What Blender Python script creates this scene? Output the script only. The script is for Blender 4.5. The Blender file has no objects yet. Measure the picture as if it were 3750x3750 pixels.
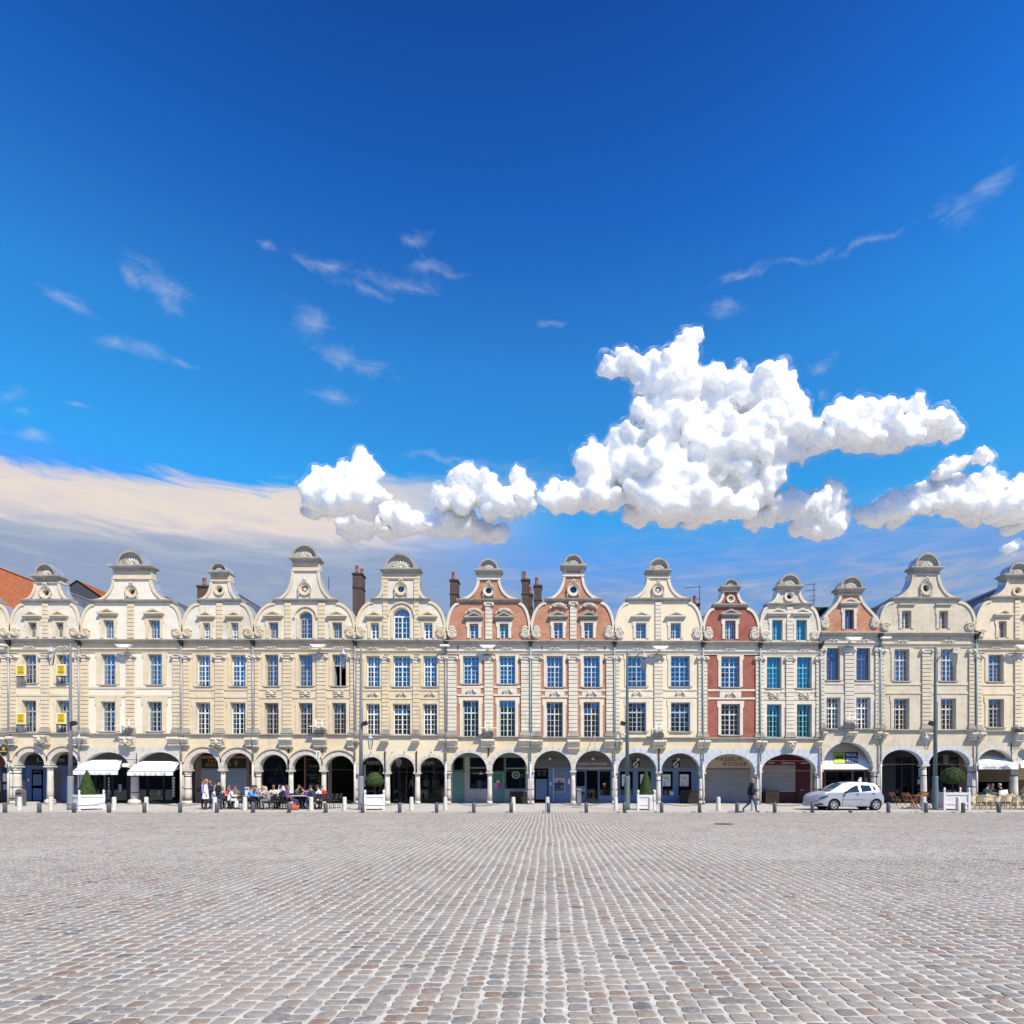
import bpy, bmesh, math, random
import numpy as np
from mathutils import Vector, Matrix, geometry, noise as mnoise

R = random.Random(7)
SC = bpy.context.scene
COL = SC.collection

# ------------------------------------------------------------------ camera
F_PX, CX, CY, EYE = 2250.0, 2008.0, 2858.0, 1.61      # measured on the 3750 px photograph
cam_d = bpy.data.cameras.new('camera')
cam_d.sensor_width = 36.0
cam_d.lens = F_PX / 3750 * 36.0
cam_d.shift_x = -(CX - 1875) / 3750
cam_d.shift_y = (CY - 1875) / 3750
cam_d.clip_start, cam_d.clip_end = 0.1, 6000
cam = bpy.data.objects.new('camera', cam_d)
cam.location = (0, 0, EYE)
cam.rotation_euler = (math.radians(90), 0, 0)
COL.objects.link(cam)
SC.camera = cam

# ------------------------------------------------------------------ sun + sky
SUN = Vector((0.47, -0.58, 0.88)).normalized()
SUN_EL = math.asin(SUN.z)
sun_d = bpy.data.lights.new('sun', 'SUN')
sun_d.energy = 5.0
sun_d.angle = math.radians(0.53)
sun_d.color = (1.0, 0.895, 0.665)
sun = bpy.data.objects.new('sun', sun_d)
sun.rotation_euler = SUN.to_track_quat('Z', 'Y').to_euler()
sun.location = (20, -20, 40)
COL.objects.link(sun)

SC.view_settings.view_transform = 'Standard'
SC.view_settings.look = 'None'
SC.view_settings.exposure = 0.33
SC.view_settings.gamma = 1.0
SC.cycles.max_bounces = 6
SC.cycles.diffuse_bounces = 3
SC.cycles.glossy_bounces = 3
SC.cycles.transparent_max_bounces = 40
SC.cycles.sample_clamp_indirect = 6.0


def azel(px, py):
    u, v = (px - CX) / F_PX, (CY - py) / F_PX
    return math.atan2(u, 1.0), math.atan2(v, math.sqrt(1 + u * u))


class NT:
    """small node-tree helper"""
    def __init__(s, tree):
        s.t, s.n, s.l = tree, tree.nodes, tree.links
        s.n.clear()

    def node(s, kind, **kw):
        n = s.n.new(kind)
        for k, v in kw.items():
            setattr(n, k, v)
        return n

    def put(s, sock, v):
        if isinstance(v, bpy.types.NodeSocket):
            s.l.new(v, sock)
        elif v is not None:
            sock.default_value = v

    def math(s, op, a, b=None, c=None, clamp=False):
        n = s.node('ShaderNodeMath', operation=op, use_clamp=clamp)
        s.put(n.inputs[0], a)
        if b is not None: s.put(n.inputs[1], b)
        if c is not None: s.put(n.inputs[2], c)
        return n.outputs[0]

    def vmath(s, op, a, b=None, c=None):
        n = s.node('ShaderNodeVectorMath', operation=op)
        s.put(n.inputs[0], a)
        if b is not None: s.put(n.inputs[1], b)
        if c is not None: s.put(n.inputs[2], c)
        return n.outputs['Value'] if op == 'LENGTH' else n.outputs[0]

    def noise(s, vec, scale, detail=4, rough=0.55, dist=0.0, lac=2.0, dim='3D'):
        n = s.node('ShaderNodeTexNoise', noise_dimensions=dim)
        if vec is not None: s.l.new(vec, n.inputs['Vector'])
        n.inputs['Scale'].default_value = scale
        n.inputs['Detail'].default_value = detail
        n.inputs['Roughness'].default_value = rough
        n.inputs['Distortion'].default_value = dist
        n.inputs['Lacunarity'].default_value = lac
        return n.outputs['Fac']

    def ramp(s, fac, stops, interp='LINEAR'):
        n = s.node('ShaderNodeValToRGB')
        n.color_ramp.interpolation = interp
        el = n.color_ramp.elements
        while len(el) < len(stops): el.new(0.5)
        for e, (p, c) in zip(el, stops):
            e.position = p
            e.color = (*c, 1) if len(c) == 3 else c
        s.put(n.inputs[0], fac)
        return n.outputs[0]

    def maprange(s, v, a, b, c=0.0, d=1.0, smooth=True):
        n = s.node('ShaderNodeMapRange')
        if smooth: n.interpolation_type = 'SMOOTHSTEP'
        s.put(n.inputs[0], v)
        for i, q in enumerate((a, b, c, d)): s.put(n.inputs[i + 1], q)
        return n.outputs[0]

    def mix(s, fac, a, b, mode='MIX'):
        n = s.node('ShaderNodeMix', data_type='RGBA', blend_type=mode)
        n.clamp_factor = True
        s.put(n.inputs[0], fac)
        for i, v in ((6, a), (7, b)):
            if isinstance(v, (tuple, list)): v = (*v, 1)[:4]
            s.put(n.inputs[i], v)
        return n.outputs[2]


world = bpy.data.worlds.new('World')
SC.world = world
world.cycles.sampling_method = 'MANUAL'
world.cycles.sample_map_resolution = 512
world.use_nodes = True
w = NT(world.node_tree)
geo = w.node('ShaderNodeTexCoord').outputs['Generated']
sep = w.node('ShaderNodeSeparateXYZ'); w.l.new(geo, sep.inputs[0])
az = w.math('ARCTAN2', sep.outputs[0], sep.outputs[1])
el = w.math('ARCSINE', sep.outputs[2])
comb = w.node('ShaderNodeCombineXYZ'); w.l.new(az, comb.inputs[0]); w.l.new(el, comb.inputs[1])
AE = comb.outputs[0]

sky = w.node('ShaderNodeTexSky', sky_type='NISHITA')
sky.sun_disc = False
sky.sun_elevation = SUN_EL
sky.sun_rotation = math.atan2(SUN.x, SUN.y)
sky.altitude = 60
sky.air_density, sky.dust_density, sky.ozone_density = 1.0, 0.4, 2.6
# deep polarised blue: contrast of the Nishita sky raised evenly over the whole dome
raw = w.vmath('MINIMUM', w.vmath('SCALE', sky.outputs[0]), (0.13, 0.34, 0.68))
raw.node.inputs[0].links[0].from_node.inputs['Scale'].default_value = 0.161
gm = w.node('ShaderNodeGamma'); gm.inputs[1].default_value = 1.9
w.l.new(raw, gm.inputs[0])
grad = w.ramp(w.math('DIVIDE', el, math.pi / 2), [(0.16, (0.95, 0.66, 0.46)), (0.25, (0.92, 0.77, 0.56)), (0.374, (0.615, 0.90, 0.74)), (0.474, (0.30, 0.645, 0.73)), (0.576, (0.215, 0.42, 0.555)), (0.85, (0.20, 0.38, 0.50))])
SKYCOL = w.vmath('MULTIPLY', w.vmath('MULTIPLY', gm.outputs[0], (2.0, 3.24, 3.44)), grad)


def blob_field(vec, blobs):
    """smallest normalised distance to any of the ellipses (pixel centres turned into sky directions)"""
    acc = None
    for (px, py, rx, ry) in blobs:
        a0, e0 = azel(px, py)
        a1, _ = azel(px + rx, py); _, e1 = azel(px, py - ry)
        ia, ie = 1 / max(1e-4, abs(a1 - a0)), 1 / max(1e-4, abs(e1 - e0))
        q = w.vmath('MULTIPLY_ADD', vec, (ia, ie, 0), (-a0 * ia, -e0 * ie, 0))
        d = w.vmath('LENGTH', q)
        if acc is None:
            acc = d
        else:
            n = w.node('ShaderNodeMath', operation='SMOOTH_MIN')
            w.l.new(acc, n.inputs[0]); w.l.new(d, n.inputs[1]); n.inputs[2].default_value = 0.12
            acc = n.outputs[0]
    return w.math('SUBTRACT', 1.0, acc)


K = 3750 / 1932


def line_through(p, q):
    (a0, e0), (a1, e1) = azel(p[0] * K, p[1] * K), azel(q[0] * K, q[1] * K)
    m_ = (e1 - e0) / (a1 - a0)
    return m_, e0 - m_ * a0


STA, STB = line_through((0, 858), (640, 905))
UNA, UNB = line_through((0, 958), (560, 1015))
WISP = [(x * K, y * K, a * K * 1.5, b * K * 1.7) for x, y, a, b in [
    (130, 568, 60, 14), (225, 648, 60, 14), (275, 662, 70, 16), (350, 684, 56, 9), (620, 503, 72, 16), (700, 550, 60, 12), (760, 535, 70, 22), (815, 510, 66, 14),
    (585, 612, 38, 38), (640, 675, 40, 24), (690, 692, 56, 18), (625, 740, 52, 20), (785, 466, 34, 16), (518, 470, 24, 12),
    (1815, 380, 60, 40), (1850, 350, 50, 30), (1500, 494, 90, 12), (1400, 515, 50, 10), (1365, 585, 44, 22), (1040, 607, 34, 10), (60, 815, 70, 9), (20, 745, 36, 16),
    (1558, 735, 12, 14), (1555, 675, 30, 12), (1487, 690, 22, 26), (850, 874, 120, 10), (302, 530, 62, 34), (315, 555, 44, 30), (250, 520, 24, 20), (1640, 455, 80, 9), (45, 778, 26, 8), (155, 762, 20, 6)]]

# domain-warped billow noise; everything is taken twice (the second time a little towards the sun) for relief
D2 = dict(dim='2D')
wn = w.node('ShaderNodeTexNoise', noise_dimensions='2D'); w.l.new(AE, wn.inputs['Vector'])
wn.inputs['Scale'].default_value = 11; wn.inputs['Detail'].default_value = 4
warp = w.vmath('MULTIPLY_ADD', wn.outputs['Color'], (0.040, 0.040, 0), (-0.020, -0.020, 0))
AEw = w.vmath('ADD', AE, warp)


n_f = w.noise(AEw, 34, 6, 0.66, **D2)
# thin cirrus wisps
st = w.vmath('MULTIPLY', AE, (9.0, 34.0, 1.0))
wfib = w.noise(st, 1.6, 5, 0.62, 0.7, **D2)
wis = blob_field(AEw, WISP)
wis_a = w.maprange(w.math('MULTIPLY_ADD', wis, 0.62, w.math('MULTIPLY_ADD', wfib, 0.9, w.math('MULTIPLY_ADD', n_f, 0.45, -0.72))), 0.10, 1.30, 0.0, 0.72)
# broad stratus sheet low on the left, lavender haze lower down
rippl = w.noise(w.vmath('MULTIPLY', AE, (5.0, 30.0, 1)), 2.0, 6, 0.6, 0.5, **D2)
topline = w.math('MULTIPLY_ADD', az, STA, STB)
hgt = w.math('SUBTRACT', w.math('MULTIPLY_ADD', rippl, 0.050, w.math('SUBTRACT', topline, 0.025)), el)
st_a = w.maprange(hgt, -0.003, 0.020, 0.0, 0.94)
st_fade = w.maprange(az, -0.36, 0.06, 1.0, 0.0)
st_a = w.math('MULTIPLY', w.math('MULTIPLY', st_a, st_fade), w.maprange(az, -1.9, -1.2, 0.0, 1.0))
under = w.math('SUBTRACT', w.math('MULTIPLY_ADD', az, UNA, UNB), el)
st_t = w.math('MULTIPLY_ADD', rippl, 0.85, w.maprange(under, -0.025, 0.05, -0.22, 0.52))
st_c = w.ramp(st_t, [(0.12, (0.96, 0.83, 0.70)), (0.36, (0.84, 0.75, 0.73)), (0.62, (0.50, 0.55, 0.66)), (0.95, (0.33, 0.42, 0.60))])
# haze and low cloud all round, just above the roofs
hz = w.maprange(el, 0.25, 0.42, 0.96, 0.0)
hz = w.math('MULTIPLY', hz, w.maprange(rippl, 0.25, 0.7, 0.72, 1.0))
hz = w.math('MULTIPLY', hz, w.maprange(w.math('ABSOLUTE', az), 1.0, 1.7, 1.0, 0.0))
hz_c = w.ramp(rippl, [(0.30, (0.27, 0.45, 0.77)), (0.50, (0.36, 0.49, 0.75)), (0.74, (0.55, 0.60, 0.76))])

bgs = []
base_bg = w.node('ShaderNodeBackground'); w.l.new(SKYCOL, base_bg.inputs[0]); base_bg.inputs[1].default_value = 0.92


def layer(under_sh, col, alpha, strength):
    b = w.node('ShaderNodeBackground'); w.put(b.inputs[0], col); b.inputs[1].default_value = strength
    m = w.node('ShaderNodeMixShader'); w.l.new(alpha, m.inputs[0]); w.l.new(under_sh, m.inputs[1]); w.l.new(b.outputs[0], m.inputs[2])
    return m.outputs[0]


sh = base_bg.outputs[0]
sh = layer(sh, (0.66, 0.72, 0.86, 1), wis_a, 0.72)
sh = layer(sh, hz_c, hz, 0.64)
sh = layer(sh, st_c, st_a, 0.72)
wo = w.node('ShaderNodeOutputWorld')
w.l.new(sh, wo.inputs[0])

# ------------------------------------------------------------------ placing helpers
FY = 40.0                 # plane of the house fronts
SHY = 42.6                # plane of the shop fronts under the arcade
PAV = 0.05                # pavement level
S = FY / F_PX


def fx(px): return (px - CX) * S
def fz(py): return EYE + (CY - py) * S
def atx(px, Y): return (px - CX) / F_PX * Y
def atz(py, Y): return EYE + (CY - py) / F_PX * Y


WL = {}


def wloc(o): return WL.get(o.name, Vector((0, 0, 0)))


def tag(o, label=None, cat=None, group=None, kind=None):
    if label: o['label'] = label
    if cat: o['category'] = cat
    if group: o['group'] = group
    if kind: o['kind'] = kind
    return o


def empty(name, loc=(0, 0, 0), rz=0.0, label=None, cat=None, group=None, parent=None):
    o = bpy.data.objects.new(name, None)
    o.empty_display_size = 0.1
    COL.objects.link(o)
    o.location = loc
    o.rotation_euler = (0, 0, rz)
    WL[o.name] = Vector(loc)
    if parent: o.parent = parent
    return tag(o, label, cat, group)


def link(name, me, parent=None, loc=(0, 0, 0), rot=None, scale=None, local=False):
    """one object from mesh data; loc is a world place unless local"""
    o = bpy.data.objects.new(name, me)
    COL.objects.link(o)
    L = Vector(loc)
    if parent is not None:
        o.parent = parent
        o.location = L if local else L - wloc(parent)
        WL[o.name] = (wloc(parent) + L) if local else L
    else:
        o.location = L
        WL[o.name] = L
    if rot: o.rotation_euler = rot
    if scale: o.scale = scale
    return o


class MB:
    """collects geometry and links it as ONE mesh object"""
    def __init__(s):
        s.v, s.f, s.m, s.sm = [], [], [], []
        s.cur, s.smooth = 0, False

    def add(s, verts, faces):
        b = len(s.v)
        s.v.extend(tuple(p) for p in verts)
        for f in faces:
            s.f.append(tuple(i + b for i in f)); s.m.append(s.cur); s.sm.append(s.smooth)
        return s

    def box(s, x0, x1, y0, y1, z0, z1):
        if x0 > x1: x0, x1 = x1, x0
        if y0 > y1: y0, y1 = y1, y0
        if z0 > z1: z0, z1 = z1, z0
        v = [(x0, y0, z0), (x1, y0, z0), (x1, y1, z0), (x0, y1, z0), (x0, y0, z1), (x1, y0, z1), (x1, y1, z1), (x0, y1, z1)]
        return s.add(v, [(3, 2, 1, 0), (4, 5, 6, 7), (0, 1, 5, 4), (1, 2, 6, 5), (2, 3, 7, 6), (3, 0, 4, 7)])

    def cbox(s, c, d, rot=None):
        """box by centre and size, turned by a matrix"""
        x, y, z = d[0] / 2, d[1] / 2, d[2] / 2
        v = [Vector(p) for p in ((-x, -y, -z), (x, -y, -z), (x, y, -z), (-x, y, -z), (-x, -y, z), (x, -y, z), (x, y, z), (-x, y, z))]
        if rot is not None: v = [rot @ p for p in v]
        c = Vector(c)
        return s.add([p + c for p in v], [(3, 2, 1, 0), (4, 5, 6, 7), (0, 1, 5, 4), (1, 2, 6, 5), (2, 3, 7, 6), (3, 0, 4, 7)])

    def chamfer(s, x0, x1, y0, y1, z0, z1, c=0.012):
        """block whose front (y0) edges are chamfered"""
        v = [(x0, y1, z0), (x1, y1, z0), (x1, y1, z1), (x0, y1, z1),
             (x0, y0 + c, z0), (x1, y0 + c, z0), (x1, y0 + c, z1), (x0, y0 + c, z1),
             (x0 + c, y0, z0 + c), (x1 - c, y0, z0 + c), (x1 - c, y0, z1 - c), (x0 + c, y0, z1 - c)]
        f = [(0, 3, 2, 1)]
        for k in range(4):
            j = (k + 1) % 4
            f += [(k, j, 4 + j, 4 + k), (4 + k, 4 + j, 8 + j, 8 + k)]
        f.append((8, 9, 10, 11))
        return s.add(v, f)

    def prism(s, poly, y0, y1, holes=()):
        """poly and holes are (x, z) loops; extruded from y0 (front) to y1"""
        loops = [list(poly)] + [list(h) for h in holes]
        pts, edges = [], []
        for lp in loops:
            b = len(pts)
            pts += [Vector((p[0], p[1])) for p in lp]
            edges += [(b + i, b + (i + 1) % len(lp)) for i in range(len(lp))]
        vo, eo, fo, *_ = geometry.delaunay_2d_cdt(pts, edges, [], 0, 1e-7)
        tri = []
        for f in fo:
            c = sum((vo[i] for i in f), Vector((0, 0))) / len(f)
            if inside(c, loops[0]) and not any(inside(c, h) for h in loops[1:]):
                a = vo[f[0]]; area = 0
                for i in range(1, len(f) - 1):
                    p, q = vo[f[i]] - a, vo[f[i + 1]] - a
                    area += p.x * q.y - p.y * q.x
                tri.append(f if area > 0 else f[::-1])
        n = len(vo)
        V = [(p.x, y0, p.y) for p in vo] + [(p.x, y1, p.y) for p in vo]
        Fc = [tuple(f) for f in tri] + [tuple(i + n for i in f[::-1]) for f in tri]
        sm = s.smooth; s.smooth = False
        s.add(V, Fc)
        s.smooth = sm
        for k, lp in enumerate(loops):
            ar = sum(lp[i][0] * lp[(i + 1) % len(lp)][1] - lp[(i + 1) % len(lp)][0] * lp[i][1] for i in range(len(lp)))
            ccw = (ar > 0) == (k == 0)
            m = len(lp)
            vv = [(p[0], y0, p[1]) for p in lp] + [(p[0], y1, p[1]) for p in lp]
            ff = []
            for i in range(m):
                j = (i + 1) % m
                ff.append((i, m + i, m + j, j) if ccw else (j, m + j, m + i, i))
            s.add(vv, [f[::-1] for f in ff] if False else ff)
        return s

    def extx(s, prof, x0, x1):
        """profile of (y, z) points (closed) extruded along x"""
        n = len(prof)
        v = [(x0, p[0], p[1]) for p in prof] + [(x1, p[0], p[1]) for p in prof]
        ar = sum(prof[i][0] * prof[(i + 1) % n][1] - prof[(i + 1) % n][0] * prof[i][1] for i in range(n))
        f = [(i, (i + 1) % n, n + (i + 1) % n, n + i) for i in range(n)]
        caps = [tuple(range(n))[::-1], tuple(range(n, 2 * n))]
        if ar > 0: return s.add(v, [q[::-1] for q in f] + [c for c in caps]) if False else s.add(v, f + caps)
        return s.add(v, [q[::-1] for q in f] + [c[::-1] for c in caps])

    def lathe(s, prof, c=(0, 0, 0), n=16, sx=1.0, sy=1.0, cap=True):
        """prof: (r, z) from bottom to top"""
        cx, cy, cz = c
        v, f = [], []
        for (r, z) in prof:
            for k in range(n):
                a = 2 * math.pi * k / n
                v.append((cx + r * math.cos(a) * sx, cy + r * math.sin(a) * sy, cz + z))
        for i in range(len(prof) - 1):
            for k in range(n):
                j = (k + 1) % n
                f.append((i * n + k, i * n + j, (i + 1) * n + j, (i + 1) * n + k))
        if cap:
            f.append(tuple(range(n))[::-1]); f.append(tuple(range((len(prof) - 1) * n, len(prof) * n)))
        return s.add(v, f)

    def tube(s, path, r, n=6, cap=True, flat=None):
        """round bar along a path; r number or list; flat squashes along y"""
        P = [Vector(p) for p in path]
        m = len(P)
        rr = [r] * m if not isinstance(r, (list, tuple)) else list(r)
        v, f = [], []
        up = None
        for i in range(m):
            t = (P[min(i + 1, m - 1)] - P[max(i - 1, 0)])
            if t.length < 1e-9: t = Vector((0, 0, 1))
            t.normalize()
            if up is None:
                ref = Vector((0, 0, 1)) if abs(t.z) < 0.9 else Vector((1, 0, 0))
                a = t.cross(ref).normalized()
            else:
                a = (up - t * up.dot(t))
                a = a.normalized() if a.length > 1e-6 else t.orthogonal().normalized()
            up = a
            b = t.cross(a)
            for k in range(n):
                q = 2 * math.pi * k / n
                d = (a * math.cos(q) + b * math.sin(q)) * rr[i]
                if flat is not None: d = Vector((d.x, d.y * flat, d.z))
                v.append(P[i] + d)
        for i in range(m - 1):
            for k in range(n):
                j = (k + 1) % n
                f.append((i * n + k, (i + 1) * n + k, (i + 1) * n + j, i * n + j)[::-1])
        if cap:
            f.append(tuple(range(n))[::-1]); f.append(tuple(range((m - 1) * n, m * n)))
        return s.add(v, f)

    def ball(s, c, r, n=8, m=6, sx=1, sy=1, sz=1):
        prof = []
        for i in range(m + 1):
            a = -math.pi / 2 + math.pi * i / m
            prof.append((max(1e-4, r * math.cos(a)), r * math.sin(a) * sz))
        return s.lathe(prof, c, n, sx, sy, cap=False)

    def mesh(s, name, mats, origin=(0, 0, 0)):
        me = bpy.data.meshes.new(name)
        o = Vector(origin)
        if o.length > 0:
            me.from_pydata([(a - o.x, b - o.y, c - o.z) for a, b, c in s.v], [], s.f)
        else:
            me.from_pydata(s.v, [], s.f)
        for m in (mats if isinstance(mats, (list, tuple)) else [mats]):
            me.materials.append(m)
        if any(s.m): me.polygons.foreach_set('material_index', s.m)
        if any(s.sm): me.polygons.foreach_set('use_smooth', s.sm)
        me.update()
        return me

    def build(s, name, mats, parent=None, local=False, at=None):
        """world-coordinate geometry -> one object (local: geometry already in the parent's frame)"""
        if local or parent is None and at is None:
            org = Vector((0, 0, 0)) if local else s.centre()
        else:
            org = Vector(at) if at is not None else s.centre()
        me = s.mesh(name, mats, org)
        return link(name, me, parent, org, local=local)

    def centre(s):
        a = np.array(s.v)
        lo, hi = a.min(0), a.max(0)
        return Vector(((lo[0] + hi[0]) / 2, (lo[1] + hi[1]) / 2, lo[2]))


def inside(p, loop):
    x, y = p[0], p[1]
    r = False
    j = len(loop) - 1
    for i in range(len(loop)):
        xi, yi = loop[i][0], loop[i][1]; xj, yj = loop[j][0], loop[j][1]
        if (yi > y) != (yj > y) and x < (xj - xi) * (y - yi) / (yj - yi) + xi: r = not r
        j = i
    return r


def rect(x0, x1, z0, z1): return [(x0, z0), (x1, z0), (x1, z1), (x0, z1)]


def arc(cx, cz, rx, rz, a0, a1, n):
    return [(cx + rx * math.cos(math.radians(a0 + (a1 - a0) * i / n)), cz + rz * math.sin(math.radians(a0 + (a1 - a0) * i / n))) for i in range(n + 1)]


def text_mesh(txt, size, mat, depth=0.006, shear=0.0, space=1.0, align='CENTER', bold=0.0):
    cu = bpy.data.curves.new('lettering', 'FONT')
    cu.body = txt; cu.size = size; cu.extrude = depth; cu.shear = shear; cu.space_character = space
    cu.offset = bold
    cu.align_x = align; cu.align_y = 'CENTER'; cu.resolution_u = 3
    o = bpy.data.objects.new('tmp', cu)
    COL.objects.link(o)
    dg = bpy.context.evaluated_depsgraph_get()
    me = bpy.data.meshes.new_from_object(o.evaluated_get(dg))
    bpy.data.objects.remove(o)
    me.materials.clear(); me.materials.append(mat)
    return me


def lettering(txt, parent, loc, width, height, mat, rot=(math.radians(90), 0, 0), shear=0.0, space=1.0, mirror=False, bold=0.0, name='lettering'):
    """real raised letters, fitted to a width and height in metres"""
    me = text_mesh(txt, 1.0, mat, shear=shear, space=space, bold=bold)
    xs = [v.co.x for v in me.vertices]; ys = [v.co.y for v in me.vertices]
    if not xs: return None
    mx, my = (min(xs) + max(xs)) / 2, (min(ys) + max(ys)) / 2
    sx, sy = width / (max(xs) - min(xs)), height / (max(ys) - min(ys))
    if mirror: sx = -sx
    for v in me.vertices: v.co = ((v.co.x - mx) * sx, (v.co.y - my) * sy, v.co.z)
    if mirror: me.flip_normals()
    return link(name, me, parent, loc, rot)


# ------------------------------------------------------------------ materials
MATS = {}


def mat(name, col, rough=0.8, var=0.10, scale=3.0, metal=0.0, bump=0.0, bscale=30, spec=0.4, streak=0.0, coat=0.0, alt=None):
    """plain procedural surface: base colour broken up by noise, optional relief and rain streaks"""
    if name in MATS: return MATS[name]
    m = bpy.data.materials.new(name)
    m.use_nodes = True
    t = NT(m.node_tree)
    b = t.node('ShaderNodeBsdfPrincipled'); o = t.node('ShaderNodeOutputMaterial'); t.l.new(b.outputs[0], o.inputs[0])
    pos = t.node('ShaderNodeNewGeometry').outputs['Position']
    n1 = t.noise(pos, scale, 6, 0.6)
    lo = tuple(max(0, c * (1 - var)) for c in col); hi = tuple(min(1, c * (1 + var)) for c in col)
    if alt: lo = alt
    c = t.ramp(n1, [(0.32, lo), (0.68, hi)])
    if streak > 0:
        sv = t.vmath('MULTIPLY', pos, (5.0, 5.0, 0.45))
        n2 = t.noise(sv, 1.6, 6, 0.6, 0.4)
        n3 = t.noise(pos, 0.55, 4, 0.6)
        k = t.maprange(t.math('MULTIPLY', n2, n3), 0.22, 0.46, 0.0, streak)
        c = t.mix(k, c, tuple(q * 0.42 for q in col))
    t.l.new(c, b.inputs['Base Color'])
    b.inputs['Roughness'].default_value = rough
    b.inputs['Metallic'].default_value = metal
    b.inputs['Specular IOR Level'].default_value = spec
    if coat: b.inputs['Coat Weight'].default_value = coat; b.inputs['Coat Roughness'].default_value = 0.05
    if bump > 0:
        bn = t.node('ShaderNodeBump'); bn.inputs['Strength'].default_value = bump; bn.inputs['Distance'].default_value = 0.02
        t.l.new(t.noise(pos, bscale, 8, 0.65), bn.inputs['Height']); t.l.new(bn.outputs[0], b.inputs['Normal'])
    MATS[name] = m
    return m


def stone_mat(name, col, joints=(0.9, 0.34), jstr=0.10, streak=0.5, var=0.09, patch=0.16):
    """soft limestone ashlar: faint courses, per-block tone, weather patches and streaks"""
    if name in MATS: return MATS[name]
    m = bpy.data.materials.new(name); m.use_nodes = True
    t = NT(m.node_tree)
    b = t.node('ShaderNodeBsdfPrincipled'); o = t.node('ShaderNodeOutputMaterial'); t.l.new(b.outputs[0], o.inputs[0])
    pos = t.node('ShaderNodeNewGeometry').outputs['Position']
    sp = t.node('ShaderNodeSeparateXYZ'); t.l.new(pos, sp.inputs[0])
    cb = t.node('ShaderNodeCombineXYZ'); t.l.new(sp.outputs[0], cb.inputs[0]); t.l.new(sp.outputs[2], cb.inputs[1])
    br = t.node('ShaderNodeTexBrick'); t.l.new(cb.outputs[0], br.inputs['Vector'])
    br.inputs['Scale'].default_value = 1.0; br.inputs['Brick Width'].default_value = joints[0]; br.inputs['Row Height'].default_value = joints[1]
    br.inputs['Mortar Size'].default_value = 0.007; br.inputs['Mortar Smooth'].default_value = 0.4
    v = 0.12
    br.inputs['Color1'].default_value = (1 - v, 1 - v, 1 - v, 1); br.inputs['Color2'].default_value = (1, 1, 1, 1)
    br.inputs['Mortar'].default_value = (1 - jstr * 3.2,) * 3 + (1,)
    n1 = t.noise(pos, 2.3, 7, 0.62)
    lo = tuple(c * (1 - var) for c in col); hi = tuple(min(1, c * (1 + var)) for c in col)
    c = t.ramp(n1, [(0.3, lo), (0.7, hi)])
    c = t.mix(min(1.0, jstr * 6), c, br.outputs['Color'], 'MULTIPLY')
    pn = t.noise(pos, 0.38, 5, 0.62)
    c = t.mix(t.maprange(pn, 0.48, 0.72, 0, patch), c, (col[0] * 0.55, col[1] * 0.52, col[2] * 0.50))
    sv = t.vmath('MULTIPLY', pos, (4.0, 4.0, 0.35))
    n2 = t.noise(sv, 1.7, 6, 0.62, 0.5)
    n3 = t.noise(pos, 0.9, 3, 0.6)
    k = t.maprange(t.math('MULTIPLY', n2, n3), 0.26, 0.46, 0.0, streak)
    c = t.mix(k, c, (col[0] * 0.40, col[1] * 0.38, col[2] * 0.36))
    t.l.new(c, b.inputs['Base Color'])
    b.inputs['Roughness'].default_value = 0.9
    b.inputs['Specular IOR Level'].default_value = 0.25
    bn = t.node('ShaderNodeBump'); bn.inputs['Strength'].default_value = 0.35; bn.inputs['Distance'].default_value = 0.015
    t.l.new(t.noise(pos, 22, 9, 0.7), bn.inputs['Height']); t.l.new(bn.outputs[0], b.inputs['Normal'])
    MATS[name] = m
    return m


def brick_mat(name, c1, c2, mortar):
    if name in MATS: return MATS[name]
    m = bpy.data.materials.new(name); m.use_nodes = True
    t = NT(m.node_tree)
    b = t.node('ShaderNodeBsdfPrincipled'); o = t.node('ShaderNodeOutputMaterial'); t.l.new(b.outputs[0], o.inputs[0])
    pos = t.node('ShaderNodeNewGeometry').outputs['Position']
    sp = t.node('ShaderNodeSeparateXYZ'); t.l.new(pos, sp.inputs[0])
    cb = t.node('ShaderNodeCombineXYZ')
    t.l.new(t.math('ADD', sp.outputs[0], sp.outputs[1]), cb.inputs[0]); t.l.new(sp.outputs[2], cb.inputs[1])
    br = t.node('ShaderNodeTexBrick'); t.l.new(cb.outputs[0], br.inputs['Vector'])
    br.inputs['Scale'].default_value = 1.0; br.inputs['Brick Width'].default_value = 0.23; br.inputs['Row Height'].default_value = 0.072
    br.inputs['Mortar Size'].default_value = 0.007; br.inputs['Mortar Smooth'].default_value = 0.2; br.inputs['Bias'].default_value = -0.1
    br.inputs['Color1'].default_value = (*c1, 1); br.inputs['Color2'].default_value = (*c2, 1); br.inputs['Mortar'].default_value = (*mortar, 1)
    n = t.noise(pos, 1.3, 6, 0.6)
    c = t.mix(t.maprange(n, 0.42, 0.70, 0, 0.38), br.outputs['Color'], tuple(q * 0.6 for q in c1))
    n2 = t.noise(pos, 9, 4, 0.6)
    c = t.mix(t.maprange(n2, 0.55, 0.75, 0, 0.4), c, tuple(min(1, q * 1.5 + 0.05) for q in c2))
    t.l.new(c, b.inputs['Base Color']); b.inputs['Roughness'].default_value = 0.9; b.inputs['Specular IOR Level'].default_value = 0.2
    bn = t.node('ShaderNodeBump'); bn.inputs['Strength'].default_value = 0.5; bn.inputs['Distance'].default_value = 0.01
    t.l.new(br.outputs['Fac'], bn.inputs['Height']); bn.invert = True; t.l.new(bn.outputs[0], b.inputs['Normal'])
    MATS[name] = m
    return m


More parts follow.
